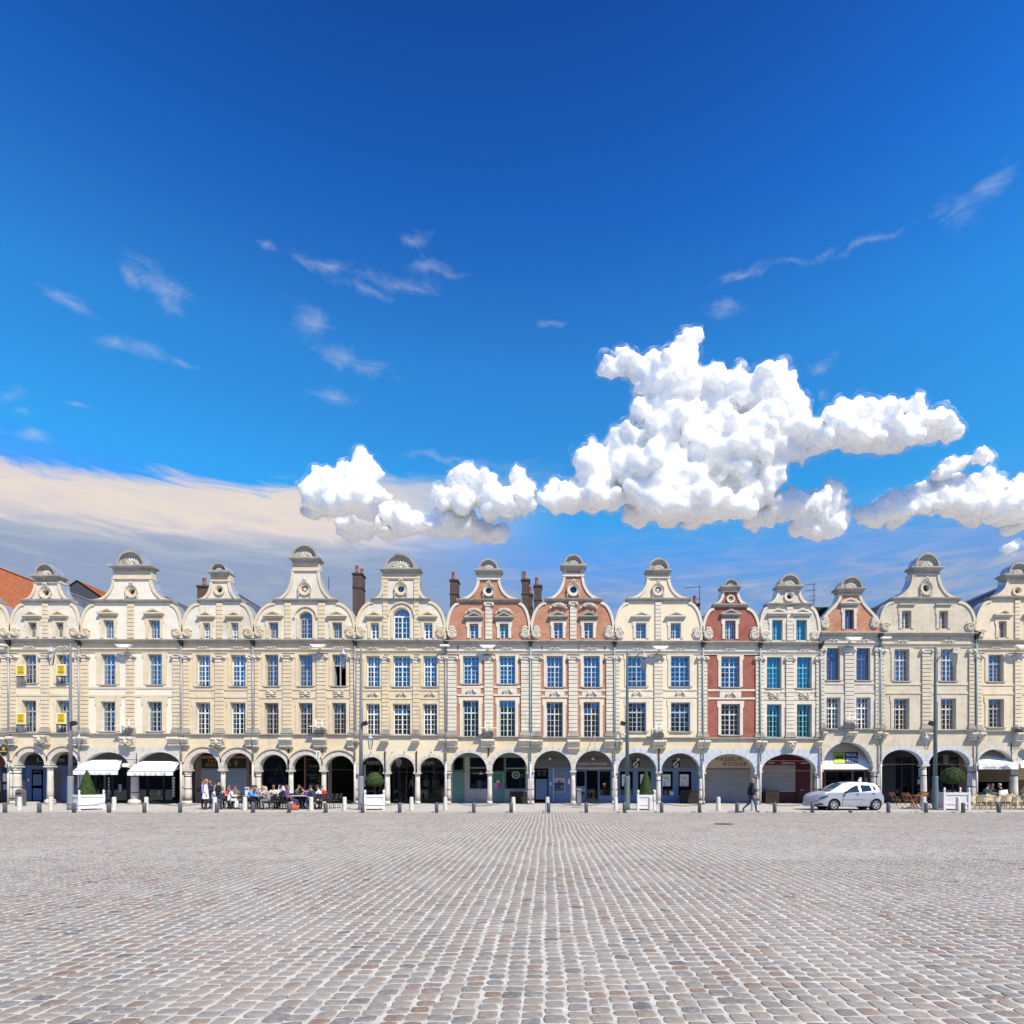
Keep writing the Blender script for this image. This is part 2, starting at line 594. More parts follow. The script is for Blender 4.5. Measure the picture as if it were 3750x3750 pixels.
def glass_mat(name, refl=0.30, tint=(0.55, 0.62, 0.66), wob=0.0):
    if name in MATS: return MATS[name]
    m = bpy.data.materials.new(name); m.use_nodes = True
    t = NT(m.node_tree)
    o = t.node('ShaderNodeOutputMaterial')
    tr = t.node('ShaderNodeBsdfTransparent'); tr.inputs[0].default_value = (*tint, 1)
    gl = t.node('ShaderNodeBsdfGlossy'); gl.inputs['Roughness'].default_value = 0.015; gl.inputs[0].default_value = (0.95, 0.97, 1, 1)
    lw = t.node('ShaderNodeFresnel'); lw.inputs[0].default_value = 1.5
    fac = t.math('ADD', lw.outputs[0], refl, clamp=True)
    if wob:
        pos = t.node('ShaderNodeNewGeometry').outputs['Position']
        bn = t.node('ShaderNodeBump'); bn.inputs['Strength'].default_value = wob; bn.inputs['Distance'].default_value = 0.004
        t.l.new(t.noise(pos, 4.0, 2, 0.5), bn.inputs['Height']); t.l.new(bn.outputs[0], gl.inputs['Normal'])
    mx = t.node('ShaderNodeMixShader'); t.l.new(fac, mx.inputs[0]); t.l.new(tr.outputs[0], mx.inputs[1]); t.l.new(gl.outputs[0], mx.inputs[2])
    t.l.new(mx.outputs[0], o.inputs[0])
    MATS[name] = m
    return m


GLASS = glass_mat('window glass', 0.22, (0.60, 0.66, 0.70), 0.25)
SHOPGLASS = glass_mat('shop glass', 0.0, (0.62, 0.66, 0.68))
DARK = mat('interior dark', (0.035, 0.033, 0.030), 0.9)  # gloom of the interiors put into the colour
ROOM = mat('room walls', (0.10, 0.095, 0.085), 0.95)  # darker than real walls, standing for the little light indoors
IRON = mat('black iron', (0.028, 0.028, 0.03), 0.5, metal=0.3)
WHITE = mat('white paint', (0.80, 0.80, 0.79), 0.45, 0.03)
LEAD = mat('lead sheet', (0.50, 0.52, 0.55), 0.38, 0.16, 4.0, metal=0.55)
SLATE = None

# ------------------------------------------------------------------ cumulus clouds, real bodies lit by the sun
def cloud_material(name, alpha=None):
    m = bpy.data.materials.new(name); m.use_nodes = True
    t = NT(m.node_tree)
    o = t.node('ShaderNodeOutputMaterial')
    d = t.node('ShaderNodeBsdfDiffuse'); d.inputs[0].default_value = (0.92, 0.915, 0.905, 1)
    tr = t.node('ShaderNodeBsdfTranslucent'); tr.inputs[0].default_value = (0.92, 0.91, 0.91, 1)
    pos = t.node('ShaderNodeNewGeometry').outputs['Position']
    bn = t.node('ShaderNodeBump'); bn.inputs['Strength'].default_value = 0.28; bn.inputs['Distance'].default_value = 12.0
    t.l.new(t.noise(pos, 0.018, 8, 0.66), bn.inputs['Height'])
    t.l.new(bn.outputs[0], d.inputs['Normal'])
    if alpha is None:
        b = t.node('ShaderNodeBsdfPrincipled'); b.inputs['Base Color'].default_value = (0.93, 0.92, 0.91, 1); b.inputs['Roughness'].default_value = 1.0
        b.inputs['Specular IOR Level'].default_value = 0.0
        b.inputs['Subsurface Weight'].default_value = 1.0; b.inputs['Subsurface Radius'].default_value = (1, 1, 1); b.inputs['Subsurface Scale'].default_value = 80.0
        t.l.new(bn.outputs[0], b.inputs['Normal']); t.l.new(b.outputs[0], o.inputs[0])
        return m
    mx = t.node('ShaderNodeMixShader'); mx.inputs[0].default_value = 0.62
    t.l.new(d.outputs[0], mx.inputs[1]); t.l.new(tr.outputs[0], mx.inputs[2])
    out = mx.outputs[0]
    if alpha:
        fr = t.maprange(t.noise(pos, alpha[0], 7, 0.68), alpha[1], alpha[2], 0.0, alpha[3])
        tp = t.node('ShaderNodeBsdfTransparent')
        m2 = t.node('ShaderNodeMixShader'); t.l.new(fr, m2.inputs[0]); t.l.new(tp.outputs[0], m2.inputs[1]); t.l.new(out, m2.inputs[2])
        out = m2.outputs[0]
    t.l.new(out, o.inputs[0])
    return m


CLOUDM = cloud_material('cloud body', None)
CLOUDV = [(cloud_material('cloud veil', (0.020, 0.42, 0.80, 0.50)), 7.0), (cloud_material('cloud wisp', (0.013, 0.47, 0.82, 0.36)), 16.0)]
_bm = bmesh.new(); bmesh.ops.create_icosphere(_bm, subdivisions=1, radius=1.0)
ICO_V = np.array([v.co[:] for v in _bm.verts]); ICO_F = np.array([[q.index for q in f.verts] for f in _bm.faces]); _bm.free()
cloud_jobs = []


def cloud(label, blobs, Y, seed, voxel=9.0, base=None):
    rg = random.Random(seed)
    sph = []
    for (px, py, rx, ry) in blobs:
        c = Vector((atx(px, Y), Y + rg.uniform(-40, 40), atz(py, Y)))
        a, b = rx * Y / F_PX * 0.90, ry * Y / F_PX * 0.90
        dpt = (a + b) * 0.42
        sph.append((c, a * 0.80, dpt * 0.8, b * 0.80))
        for k in range(20):
            u = Vector((rg.gauss(0, 1), rg.gauss(-0.7, 0.8), rg.gauss(0.25, 0.9))).normalized()
            r = (a + b) / 2 * rg.uniform(0.20, 0.58)
            cc = c + Vector((u.x * a, u.y * dpt, u.z * b)) * rg.uniform(0.62, 0.88)
            sph.append((cc, r, r, r * rg.uniform(0.75, 1.0)))
            for q in range(4):
                v = (u * 0.8 + Vector((rg.gauss(0, 0.8), rg.gauss(-0.3, 0.7), rg.gauss(0.15, 0.8)))).normalized()
                r2 = r * rg.uniform(0.20, 0.55)
                sph.append((cc + v * r * rg.uniform(0.75, 0.98), r2, r2, r2))
    N = len(sph)
    C = np.array([s_[0][:] for s_ in sph]); Rd = np.array([s_[1:] for s_ in sph])
    V = (ICO_V[None] * Rd[:, None, :] + C[:, None, :]).reshape(-1, 3)
    if base is not None:
        zb = atz(base, Y)
        V[:, 2] = np.where(V[:, 2] < zb, zb - (zb - V[:, 2]) * 0.30, V[:, 2])
    Fc = (ICO_F[None] + (np.arange(N) * len(ICO_V))[:, None, None]).reshape(-1, 3)
    org = V.mean(0)
    me = bpy.data.meshes.new('cloud_tmp')
    me.from_pydata((V - org).tolist(), [], Fc.tolist())
    o = bpy.data.objects.new('cloud', me); COL.objects.link(o)
    md = o.modifiers.new('r', 'REMESH'); md.mode = 'VOXEL'; md.voxel_size = voxel
    sm = o.modifiers.new('s', 'SMOOTH'); sm.iterations = 2; sm.factor = 0.5
    cloud_jobs.append((o, org, label, seed))


def KB(L): return [(x * K, y * K, a * K, b * K) for x, y, a, b in L]


cloud('towering white cumulus cloud with a long arm reaching right', KB([
    (1295, 658, 26, 30), (1270, 690, 42, 40), (1232, 700, 46, 34), (1180, 696, 52, 24), (1150, 690, 26, 14), (1262, 740, 66, 50), (1335, 745, 60, 46), (1390, 752, 50, 46), (1440, 765, 62, 50),
    (1485, 790, 36, 40), (1205, 825, 60, 52), (1285, 820, 90, 66), (1375, 825, 84, 66), (1455, 815, 56, 50), (1150, 895, 62, 54), (1175, 860, 40, 40),
    (1235, 905, 92, 66), (1325, 905, 90, 74), (1405, 890, 72, 56), (1440, 925, 40, 26), (1255, 960, 96, 38), (1108, 940, 74, 36), (1330, 968, 80, 32), (1060, 950, 44, 26),
    (1500, 845, 60, 42), (1560, 828, 66, 46), (1630, 815, 70, 44), (1700, 810, 68, 40), (1760, 812, 48, 30), (1795, 815, 26, 16)]), 2600, 3, 9.5, 985 * K)
cloud('round-topped white cumulus cloud above the tall three-bay house', KB([(690, 890, 36, 36), (650, 915, 46, 34), (625, 940, 50, 36), (690, 930, 44, 36), (595, 950, 36, 28), (655, 962, 60, 22)]), 2700, 5, 9.0, 975 * K)
cloud('low grey-white cumulus cloud over the sand-coloured house', KB([(875, 900, 40, 24), (912, 918, 42, 28), (860, 945, 50, 24), (935, 960, 44, 24), (985, 915, 20, 40), (975, 955, 34, 30)]), 2900, 6, 9.0, 985 * K)
cloud('flat cumulus bank just above the brick gables', KB([(690, 1000, 66, 16), (770, 996, 70, 20), (850, 1000, 70, 18), (740, 975, 50, 16), (920, 1010, 40, 14)]), 3000, 8, 9.0, 1015 * K)
cloud('small cumulus cloud under the arm of the towering cloud', KB([(1430, 975, 36, 26), (1470, 962, 44, 30), (1525, 965, 48, 30), (1570, 945, 30, 28), (1580, 975, 30, 24), (1540, 995, 60, 20)]), 2700, 9, 9.0, 1005 * K)
cloud('cumulus bank running out of the right edge of the picture', KB([(1640, 978, 34, 20), (1680, 968, 46, 26), (1722, 948, 40, 34), (1770, 945, 56, 34), (1840, 940, 70, 28), (1915, 925, 66, 22), (1990, 915, 60, 22), (1850, 970, 90, 22), (1940, 975, 60, 18)]), 2800, 10, 9.0, 990 * K)
cloud('little cloud puff right of the towering cloud', KB([(1775, 895, 18, 14), (1795, 878, 28, 18), (1840, 866, 30, 12)]), 2700, 12, 7.0)
cloud('tiny cloud puff low over the right-hand roofs', KB([(1900, 1038, 18, 9)]), 2700, 13, 6.0)
_dg = bpy.context.evaluated_depsgraph_get()
for (o, org, label, seed) in cloud_jobs:
    me = bpy.data.meshes.new_from_object(o.evaluated_get(_dg))
    n = len(me.vertices)
    co = np.empty(n * 3, np.float32); me.vertices.foreach_get('co', co); co = co.reshape(-1, 3)
    no = np.empty(n * 3, np.float32); me.vertices.foreach_get('normal', no); no = no.reshape(-1, 3)
    dsp = np.array([22.0 * mnoise.fractal(Vector((p[0] + seed * 91, p[1], p[2])) * 0.006, 0.9, 2.1, 3) + 5.5 * mnoise.fractal(Vector((p[0], p[1], p[2] + seed * 51)) * 0.021, 0.7, 2.1, 4) for p in co.tolist()], np.float32)
    co += no * dsp[:, None]
    me.vertices.foreach_set('co', co.ravel())
    me.polygons.foreach_set('use_smooth', np.ones(len(me.polygons), bool))
    me.materials.clear(); me.materials.append(CLOUDM)
    me.update()
    old = o.data
    bpy.data.objects.remove(o); bpy.data.meshes.remove(old)
    me.name = 'cloud'
    c = link('cloud', me, None, tuple(org))
    tag(c, label, 'cloud', 'cumulus clouds behind the roofs')
    for (vm_, off) in CLOUDV:
        mv = me.copy(); mv.name = 'vapour_fringe'
        no2 = np.empty(n * 3, np.float32); mv.vertices.foreach_get('normal', no2)
        rgn = np.array([mnoise.fractal(Vector(p) * 0.013 + Vector((off, 0, 0)), 0.7, 2.1, 3) for p in co.tolist()], np.float32)
        mv.vertices.foreach_set('co', (co + no2.reshape(-1, 3) * (off * (1 + 0.9 * rgn))[:, None]).ravel())
        mv.materials.clear(); mv.materials.append(vm_); mv.update()
        link('vapour_fringe', mv, c, tuple(org))

# ------------------------------------------------------------------ ground, paving, pavement
MORTAR = mat('pale joint mortar', (0.50, 0.485, 0.45), 0.95, 0.26, 5.0, bump=0.5, bscale=60, spec=0.15)


def cobble_mat():
    m = bpy.data.materials.new('cobblestone'); m.use_nodes = True
    t = NT(m.node_tree)
    b = t.node('ShaderNodeBsdfPrincipled'); o = t.node('ShaderNodeOutputMaterial'); t.l.new(b.outputs[0], o.inputs[0])
    at = t.node('ShaderNodeAttribute'); at.attribute_name = 'tone'
    pos = t.node('ShaderNodeNewGeometry').outputs['Position']
    c = t.ramp(at.outputs['Fac'], [(0.000, (0.084, 0.087, 0.095)), (0.040, (0.176, 0.170, 0.166)), (0.250, (0.235, 0.220, 0.203)), (0.450, (0.277, 0.253, 0.228)),
                                    (0.620, (0.244, 0.203, 0.170)), (0.780, (0.294, 0.257, 0.212)), (0.900, (0.218, 0.162, 0.129)), (1.000, (0.227, 0.137, 0.104))])
    n = t.noise(pos, 16, 7, 0.65)
    c = t.mix(t.maprange(n, 0.40, 0.72, 0, 0.42), c, (0.43, 0.40, 0.36))
    n2 = t.noise(pos, 45, 5, 0.7)
    c = t.mix(t.maprange(n2, 0.50, 0.68, 0, 0.60), c, (0.11, 0.095, 0.08))
    n3 = t.noise(pos, 0.55, 4, 0.55)
    c = t.mix(t.maprange(n3, 0.42, 0.66, 0, 0.28), c, (0.42, 0.39, 0.355))
    t.l.new(c, b.inputs['Base Color']); b.inputs['Roughness'].default_value = 0.62; b.inputs['Specular IOR Level'].default_value = 0.35
    bn = t.node('ShaderNodeBump'); bn.inputs['Strength'].default_value = 0.5; bn.inputs['Distance'].default_value = 0.006
    t.l.new(n2, bn.inputs['Height']); t.l.new(bn.outputs[0], b.inputs['Normal'])
    return m


COB = cobble_mat()


def paved_sheet():
    m = bpy.data.materials.new('far cobbles'); m.use_nodes = True
    t = NT(m.node_tree)
    b = t.node('ShaderNodeBsdfPrincipled'); o = t.node('ShaderNodeOutputMaterial'); t.l.new(b.outputs[0], o.inputs[0])
    pos = t.node('ShaderNodeNewGeometry').outputs['Position']
    rt = t.vmath('MULTIPLY', pos, (1, 1, 0))
    br = t.node('ShaderNodeTexBrick'); mp = t.node('ShaderNodeMapping'); mp.inputs['Rotation'].default_value = (0, 0, math.pi / 2)
    t.l.new(rt, mp.inputs[0]); t.l.new(mp.outputs[0], br.inputs['Vector'])
    br.inputs['Scale'].default_value = 1.0; br.inputs['Brick Width'].default_value = 0.14; br.inputs['Row Height'].default_value = 0.158
    br.inputs['Mortar Size'].default_value = 0.012
    br.inputs['Color1'].default_value = (0.28, 0.26, 0.24, 1); br.inputs['Color2'].default_value = (0.36, 0.31, 0.27, 1); br.inputs['Mortar'].default_value = (0.58, 0.56, 0.52, 1)
    n = t.noise(pos, 1.2, 6, 0.6)
    c = t.mix(t.maprange(n, 0.4, 0.7, 0, 0.3), br.outputs[0], (0.45, 0.42, 0.38))
    t.l.new(c, b.inputs['Base Color']); b.inputs['Roughness'].default_value = 0.85
    return m


g = MB(); g.add([(-5000, -1500, -0.03), (5000, -1500, -0.03), (5000, 5000, -0.03), (-5000, 5000, -0.03)], [(0, 1, 2, 3)])
tag(g.build('ground', paved_sheet(), at=(0, 0, 0)), kind='structure')

KERB_Y = 31.0
square = empty('square_paving', (0, 0, 0)); square['kind'] = 'structure'
g = MB(); g.add([(-36, 2.6, 0.0), (36, 2.6, 0.0), (36, KERB_Y, 0.0), (-36, KERB_Y, 0.0)], [(0, 1, 2, 3)])
g.build('mortar_bed', MORTAR, square)


def stone_ring(rng, wx, wy, n):
    """rounded outline of one sett, n points, slightly irregular"""
    pts = []
    ph = rng.uniform(0, 6.28)
    p = rng.uniform(4.0, 8.0)
    for k in range(n):
        a = 2 * math.pi * (k + 0.5) / n
        c, s_ = math.cos(a), math.sin(a)
        r = (abs(c) ** p + abs(s_) ** p) ** (-1 / p)
        r *= 1 + 0.055 * math.sin(2 * a + ph) + rng.uniform(-0.075, 0.06)
        pts.append((c * r * wx / 2, s_ * r * wy / 2))
    return pts


def sett_layout():
    """columns of setts running away from the camera, joints staggered and wobbling"""
    rng = random.Random(11)
    out = []
    ncol = int(72 / 0.157)
    for i in range(ncol):
        x0 = -36 + i * 0.157
        y = 2.65 + rng.uniform(0, 0.14)
        while y < KERB_Y - 0.16:
            ln = rng.uniform(0.108, 0.168)
            yc = y + ln / 2
            xc = x0 + 0.0785 + 0.034 * mnoise.noise(Vector((x0 * 0.45, yc * 0.33, 0))) + 0.012 * mnoise.noise(Vector((i * 3.7, yc * 1.3, 5)))
            lim = yc * 0.905 + 2.4
            if -lim < xc < lim * 0.92 + 0.4:
                out.append((xc + rng.gauss(0, 0.0045), yc, 0.157 - rng.uniform(0.002, 0.032), ln - rng.uniform(0.009, 0.026), rng.random()))
            y += ln
    return out


def tone_of(r):
    return r


lay = sett_layout()


def seen_size(q):
    xc, yc = q[0], q[1]
    px = CX + xc / yc * F_PX; py = CY + EYE / yc * F_PX
    return 1 / yc if (-20 < px < 3770 and py < 3765) else 0


order = sorted(range(len(lay)), key=lambda i: -seen_size(lay[i]))
near_ids = set(order[:300])

NV = 28
variants = []
rng = random.Random(5)


def near_sett_mesh(k):
    n = 12
    ring = stone_ring(rng, 1.0, 1.0, n)
    tilt = (rng.uniform(-0.012, 0.012), rng.uniform(-0.012, 0.012))
    v, f = [], []
    for (sc_, z) in ((1.0, -0.025), (1.0, -0.0004), (0.94, 0.0038), (0.76, 0.0062)):
        for (a, b) in ring: v.append((a * sc_, b * sc_, z + (tilt[0] * a + tilt[1] * b) * (0.3 if z > 0 else 0)))
    v.append((0, 0, 0.0066))
    for r_ in range(3):
        for q in range(n):
            j = (q + 1) % n
            f.append((r_ * n + q, r_ * n + j, (r_ + 1) * n + j, (r_ + 1) * n + q))
    for q in range(n): f.append((3 * n + q, 3 * n + (q + 1) % n, 4 * n))
    me = bpy.data.meshes.new('cobblestone')
    me.from_pydata(v, [], f)
    me.materials.append(COB)
    me.polygons.foreach_set('use_smooth', [True] * len(f))
    at = me.attributes.new('tone', 'FLOAT', 'POINT')
    at.data.foreach_set('value', [k] * len(v))
    return me


for k in range(NV): variants.append(near_sett_mesh((k + 0.5) / NV))
for i in sorted(near_ids):
    xc, yc, wx, wy, t_ = lay[i]
    o = link('cobblestone', variants[int(t_ * NV)], square, (xc, yc, 0), (0, 0, R.uniform(-0.05, 0.05)), (wx, wy, 1))


def mass_setts(items, n, rings, name, seed):
    rg = np.random.default_rng(seed)
    N = len(items)
    A = np.array(items)
    ang = 2 * np.pi * (np.arange(n) + 0.5) / n
    c, s_ = np.cos(ang)[None, :], np.sin(ang)[None, :]
    p = rg.uniform(4.0, 8.0, (N, 1))
    r = (np.abs(c) ** p + np.abs(s_) ** p) ** (-1 / p)
    r = r * (1 + 0.055 * np.sin(2 * ang[None, :] + rg.uniform(0, 6.28, (N, 1))) + rg.uniform(-0.08, 0.065, (N, n)))
    bx, by = c * r * A[:, 2:3] / 2, s_ * r * A[:, 3:4] / 2
    per = n * len(rings) + 1
    V = np.zeros((N, per, 3), np.float32)
    tl = rg.uniform(-0.02, 0.02, (N, 2, 1))
    dz = rg.uniform(-0.0012, 0.0022, (N, 1))
    for k, (sc_, z) in enumerate(rings):
        V[:, k * n:(k + 1) * n, 0] = A[:, 0:1] + bx * sc_
        V[:, k * n:(k + 1) * n, 1] = A[:, 1:2] + by * sc_
        V[:, k * n:(k + 1) * n, 2] = z + (dz + tl[:, 0] * bx + tl[:, 1] * by if z > 0.002 else 0)
    V[:, -1, 0], V[:, -1, 1], V[:, -1, 2] = A[:, 0], A[:, 1], rings[-1][1] + 0.0006 + dz[:, 0]
    quads, tris = [], []
    for k in range(len(rings) - 1):
        for q in range(n):
            j = (q + 1) % n
            quads.append((k * n + q, k * n + j, (k + 1) * n + j, (k + 1) * n + q))
    b0 = (len(rings) - 1) * n
    for q in range(n): tris.append((b0 + q, b0 + (q + 1) % n, per - 1))
    base = (np.arange(N) * per)[:, None]
    Q = (np.array(quads).reshape(1, -1) + base).reshape(N, -1)
    T = (np.array(tris).reshape(1, -1) + base).reshape(N, -1)
    loops = np.concatenate([Q.ravel(), T.ravel()]).astype(np.int32)
    tot = np.concatenate([np.full(N * len(quads), 4), np.full(N * len(tris), 3)]).astype(np.int32)
    start = np.concatenate([[0], np.cumsum(tot)[:-1]]).astype(np.int32)
    me = bpy.data.meshes.new(name)
    me.vertices.add(N * per); me.vertices.foreach_set('co', V.ravel())
    me.loops.add(len(loops)); me.loops.foreach_set('vertex_index', loops)
    me.polygons.add(len(tot)); me.polygons.foreach_set('loop_start', start); me.polygons.foreach_set('loop_total', tot)
    me.polygons.foreach_set('use_smooth', np.ones(len(tot), bool))
    me.update(calc_edges=True)
    at = me.attributes.new('tone', 'FLOAT', 'POINT')
    at.data.foreach_set('value', np.repeat(A[:, 4], per).astype(np.float32))
    me.materials.append(COB)
    o = link(name, me, square, (0, 0, 0))
    o['kind'] = 'stuff'
    return o


mid = [lay[i] for i in range(len(lay)) if i not in near_ids and lay[i][1] < 12.5]
far = [lay[i] for i in range(len(lay)) if i not in near_ids and lay[i][1] >= 12.5]
mass_setts(mid, 10, [(1.0, -0.012), (1.0, -0.0006), (0.93, 0.0030), (0.74, 0.0050)], 'cobblestones', 1)
mass_setts(far, 6, [(1.0, -0.006), (0.98, -0.0005), (0.82, 0.0026)], 'cobblestones', 2)

# pavement in front of and under the arcade, with its kerb stones
PAVM = stone_mat('pavement slabs', (0.46, 0.44, 0.41), (0.55, 0.30), 0.10, 0.15, 0.10)
pave = MB(); pave.box(-60, 60, KERB_Y + 0.16, 56, -0.02, PAV)
pav = tag(pave.build('pavement', PAVM, at=(0, KERB_Y, 0)), kind='structure')
KST = mat('kerb granite', (0.40, 0.39, 0.37), 0.8, 0.14, 5)
kb = MB(); kb.chamfer(-0.49, 0.49, KERB_Y, KERB_Y + 0.158, -0.02, PAV + 0.003, 0.012)
kme = kb.mesh('kerb_stone', KST, (0, KERB_Y, 0))
for k in range(-30, 31):
    link('kerb_stone', kme, pav, (k * 0.99, KERB_Y, 0))
mh = MB(); mh.lathe([(0.36, 0.008), (0.36, 0.016), (0.30, 0.016), (0.30, 0.013), (0.26, 0.013), (0.26, 0.016), (0.01, 0.016)], (atx(2651, 22.6), 22.6, 0), 24)
tag(mh.build('manhole_cover', mat('cast iron cover', (0.10, 0.085, 0.075), 0.6, 0.2, 20)), 'round dark iron manhole cover set flush among the cobbles', 'manhole cover')

# ------------------------------------------------------------------ house building blocks
STW = {}
PANE = MB().box(-0.5, 0.5, -0.002, 0.002, -0.5, 0.5).mesh('pane', GLASS)
OCULUS_GLASS = glass_mat('oculus glass', 0.10, (0.4, 0.45, 0.5))
SLATE = mat('roof slate', (0.115, 0.125, 0.15), 0.55, 0.25, 6.0, bump=0.4, bscale=14)
TILE = mat('orange roof tile', (0.42, 0.135, 0.055), 0.85, 0.22, 5.0, bump=0.3, bscale=20)
DTILE = mat('dark red roof tile', (0.16, 0.055, 0.04), 0.85, 0.22, 5.0)
PIPE_G = mat('grey zinc pipe', (0.30, 0.31, 0.35), 0.45, 0.1, 4, metal=0.3)
PIPE_T = mat('teal painted pipe', (0.26, 0.36, 0.36), 0.45, 0.1, 4)
PIPE_L = mat('pale cast iron pipe foot', (0.56, 0.53, 0.51), 0.55, 0.1, 4)
CHIM = brick_mat('sooty chimney brick', (0.085, 0.055, 0.045), (0.13, 0.085, 0.07), (0.16, 0.15, 0.14))
POT = mat('terracotta chimney pot', (0.40, 0.12, 0.07), 0.85, 0.2, 6)
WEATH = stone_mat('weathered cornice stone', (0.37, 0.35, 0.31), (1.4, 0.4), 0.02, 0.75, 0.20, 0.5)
CARVE = stone_mat('carved limestone', (0.60, 0.56, 0.48), (3, 3), 0.0, 0.35, 0.12, 0.2)
COLST = stone_mat('column limestone', (0.58, 0.55, 0.50), (3, 3), 0.0, 0.25, 0.10, 0.18)
VOUS = stone_mat('arch stone', (0.56, 0.54, 0.50), (3, 3), 0.0, 0.22, 0.12, 0.22)
VOUSB = stone_mat('bluish arch stone', (0.50, 0.54, 0.61), (3, 3), 0.0, 0.12, 0.08, 0.12)
CURT = mat('net curtain', (0.66, 0.68, 0.70), 0.9, 0.06, 8)
BRICK_O = brick_mat('orange brick', (0.42, 0.17, 0.095), (0.52, 0.25, 0.155), (0.52, 0.42, 0.34))
BRICK_R = brick_mat('red brick', (0.27, 0.065, 0.045), (0.37, 0.10, 0.065), (0.45, 0.33, 0.28))


def swag_mesh():
    """carved double scroll: two wings of curved fluted lobes meeting over a knot"""
    g = MB(); g.smooth = True
    for sd in (-1, 1):
        for k in range(5):
            u = k / 4
            pts, rr = [], []
            for i in range(7):
                t = i / 6
                ang = math.radians(160 - 190 * t)
                rad = 0.10 + 0.26 * (1 - u) * 0.9
                x = sd * (0.06 + 0.30 * (1 - u * 0.55) * t + 0.03 * k)
                z = 0.16 * math.sin(math.pi * (0.15 + 0.85 * t)) * (1 - 0.35 * u) - 0.16 * t * (1 - u) - 0.035 * k + 0.02
                pts.append((x, -0.03 - 0.045 * math.sin(math.pi * t) - 0.006 * k, z))
                rr.append(0.016 + 0.030 * math.sin(math.pi * min(1, t * 0.9 + 0.1)))
            g.tube(pts, rr, 5)
    g.ball((0, -0.06, -0.02), 0.06, 7, 5)
    return g.mesh('carving', CARVE)


def cartouche_mesh():
    g = MB(); g.smooth = True
    g.ball((0, -0.05, 0), 0.15, 10, 6, 1.1, 0.5, 0.9)
    for sd in (-1, 1):
        for k in range(2):
            pts = [(sd * (0.12 + 0.14 * math.cos(a) * 0.9 + 0.10 * k), -0.055, (0.08 if k == 0 else -0.08) + 0.09 * math.sin(a)) for a in [i * 0.75 for i in range(8)]]
            g.tube(pts, [0.045 - 0.004 * i for i in range(8)], 5)
        g.tube([(sd * 0.10, -0.05, 0.15), (sd * 0.30, -0.06, 0.17), (sd * 0.42, -0.05, 0.08)], [0.04, 0.05, 0.02], 5)
        g.tube([(sd * 0.06, -0.05, -0.14), (sd * 0.25, -0.06, -0.17), (sd * 0.40, -0.05, -0.12)], [0.03, 0.05, 0.02], 5)
    return g.mesh('carving', CARVE)


def rinceau_mesh():
    """small scrollwork on the frieze"""
    g = MB(); g.smooth = True
    g.ball((0, -0.04, -0.01), 0.05, 7, 4)
    for sd in (-1, 1):
        g.tube([(sd * (0.05 + 0.30 * t), -0.04, 0.07 * math.sin(t * 7.5)) for t in [i / 9 for i in range(10)]], [0.036 - 0.0026 * i for i in range(10)], 5)
        g.tube([(sd * 0.12, -0.035, -0.05), (sd * 0.20, -0.045, 0.05), (sd * 0.28, -0.035, 0.08)], [0.02, 0.03, 0.01], 5)
    return g.mesh('carving', CARVE)


def wreath_mesh():
    """laurel garland round an oculus, hanging at both sides"""
    g = MB(); g.smooth = True
    for i in range(15):
        a = math.radians(-40 + 260 * i / 14)
        g.ball((0.40 * math.cos(a), -0.06, 0.42 * math.sin(a)), 0.055, 6, 4)
    for k in (-1, 0, 1): g.ball((0.09 * k, -0.09, 0.52 + (0.07 if k == 0 else 0)), 0.075, 6, 4)
    for sd in (-1, 1):
        for i in range(4): g.ball((sd * (0.40 - 0.01 * i), -0.05, -0.30 - 0.075 * i), 0.05 - 0.007 * i, 6, 4)
    return g.mesh('garland', CARVE)


def crest_mesh():
    """leafy crest over a pediment"""
    g = MB(); g.smooth = True
    for i in range(9):
        a = math.radians(20 + 140 * i / 8)
        g.tube([(0.10 * math.cos(a), -0.03, 0.05 * math.sin(a)), (0.26 * math.cos(a), -0.09, 0.18 * math.sin(a)), (0.42 * math.cos(a), -0.04, 0.26 * math.sin(a) + 0.02)], [0.02, 0.05, 0.015], 5)
    for sd in (-1, 1):
        g.tube([(sd * 0.36, -0.04, 0.02), (sd * 0.44, -0.05, -0.06), (sd * 0.40, -0.04, -0.14)], [0.04, 0.05, 0.02], 5)
    return g.mesh('crest', CARVE)


def shell_mesh():
    g = MB(); g.smooth = True
    for i in range(9):
        a = math.radians(8 + 164 * i / 8)
        g.tube([(0.05 * math.cos(a), -0.02, 0.03 * math.sin(a)), (0.26 * math.cos(a), -0.05, 0.22 * math.sin(a)), (0.36 * math.cos(a), -0.03, 0.30 * math.sin(a))], [0.02, 0.045, 0.03], 5)
    g.ball((0, -0.05, 0.03), 0.08, 7, 5)
    return g.mesh('shell_ornament', CARVE)


def acanthus_mesh():
    g = MB(); g.smooth = True
    for k in range(5):
        a = math.radians(30 + 35 * k)
        g.tube([(0, -0.03, -0.02), (0.12 * math.cos(a), -0.07, 0.14 * math.sin(a)), (0.20 * math.cos(a) * 1.1, -0.03, 0.22 * math.sin(a) + 0.02)], [0.03, 0.05, 0.012], 5)
    return g.mesh('acanthus_leaf', CARVE)


SWAG, CART, RINC, WREATH, CREST, SHELL, ACAN = swag_mesh(), cartouche_mesh(), rinceau_mesh(), wreath_mesh(), crest_mesh(), shell_mesh(), acanthus_mesh()
FRAMES = {}


def frame_mat(name, col):
    return mat('window paint ' + name, col, 0.5, 0.06, 6)


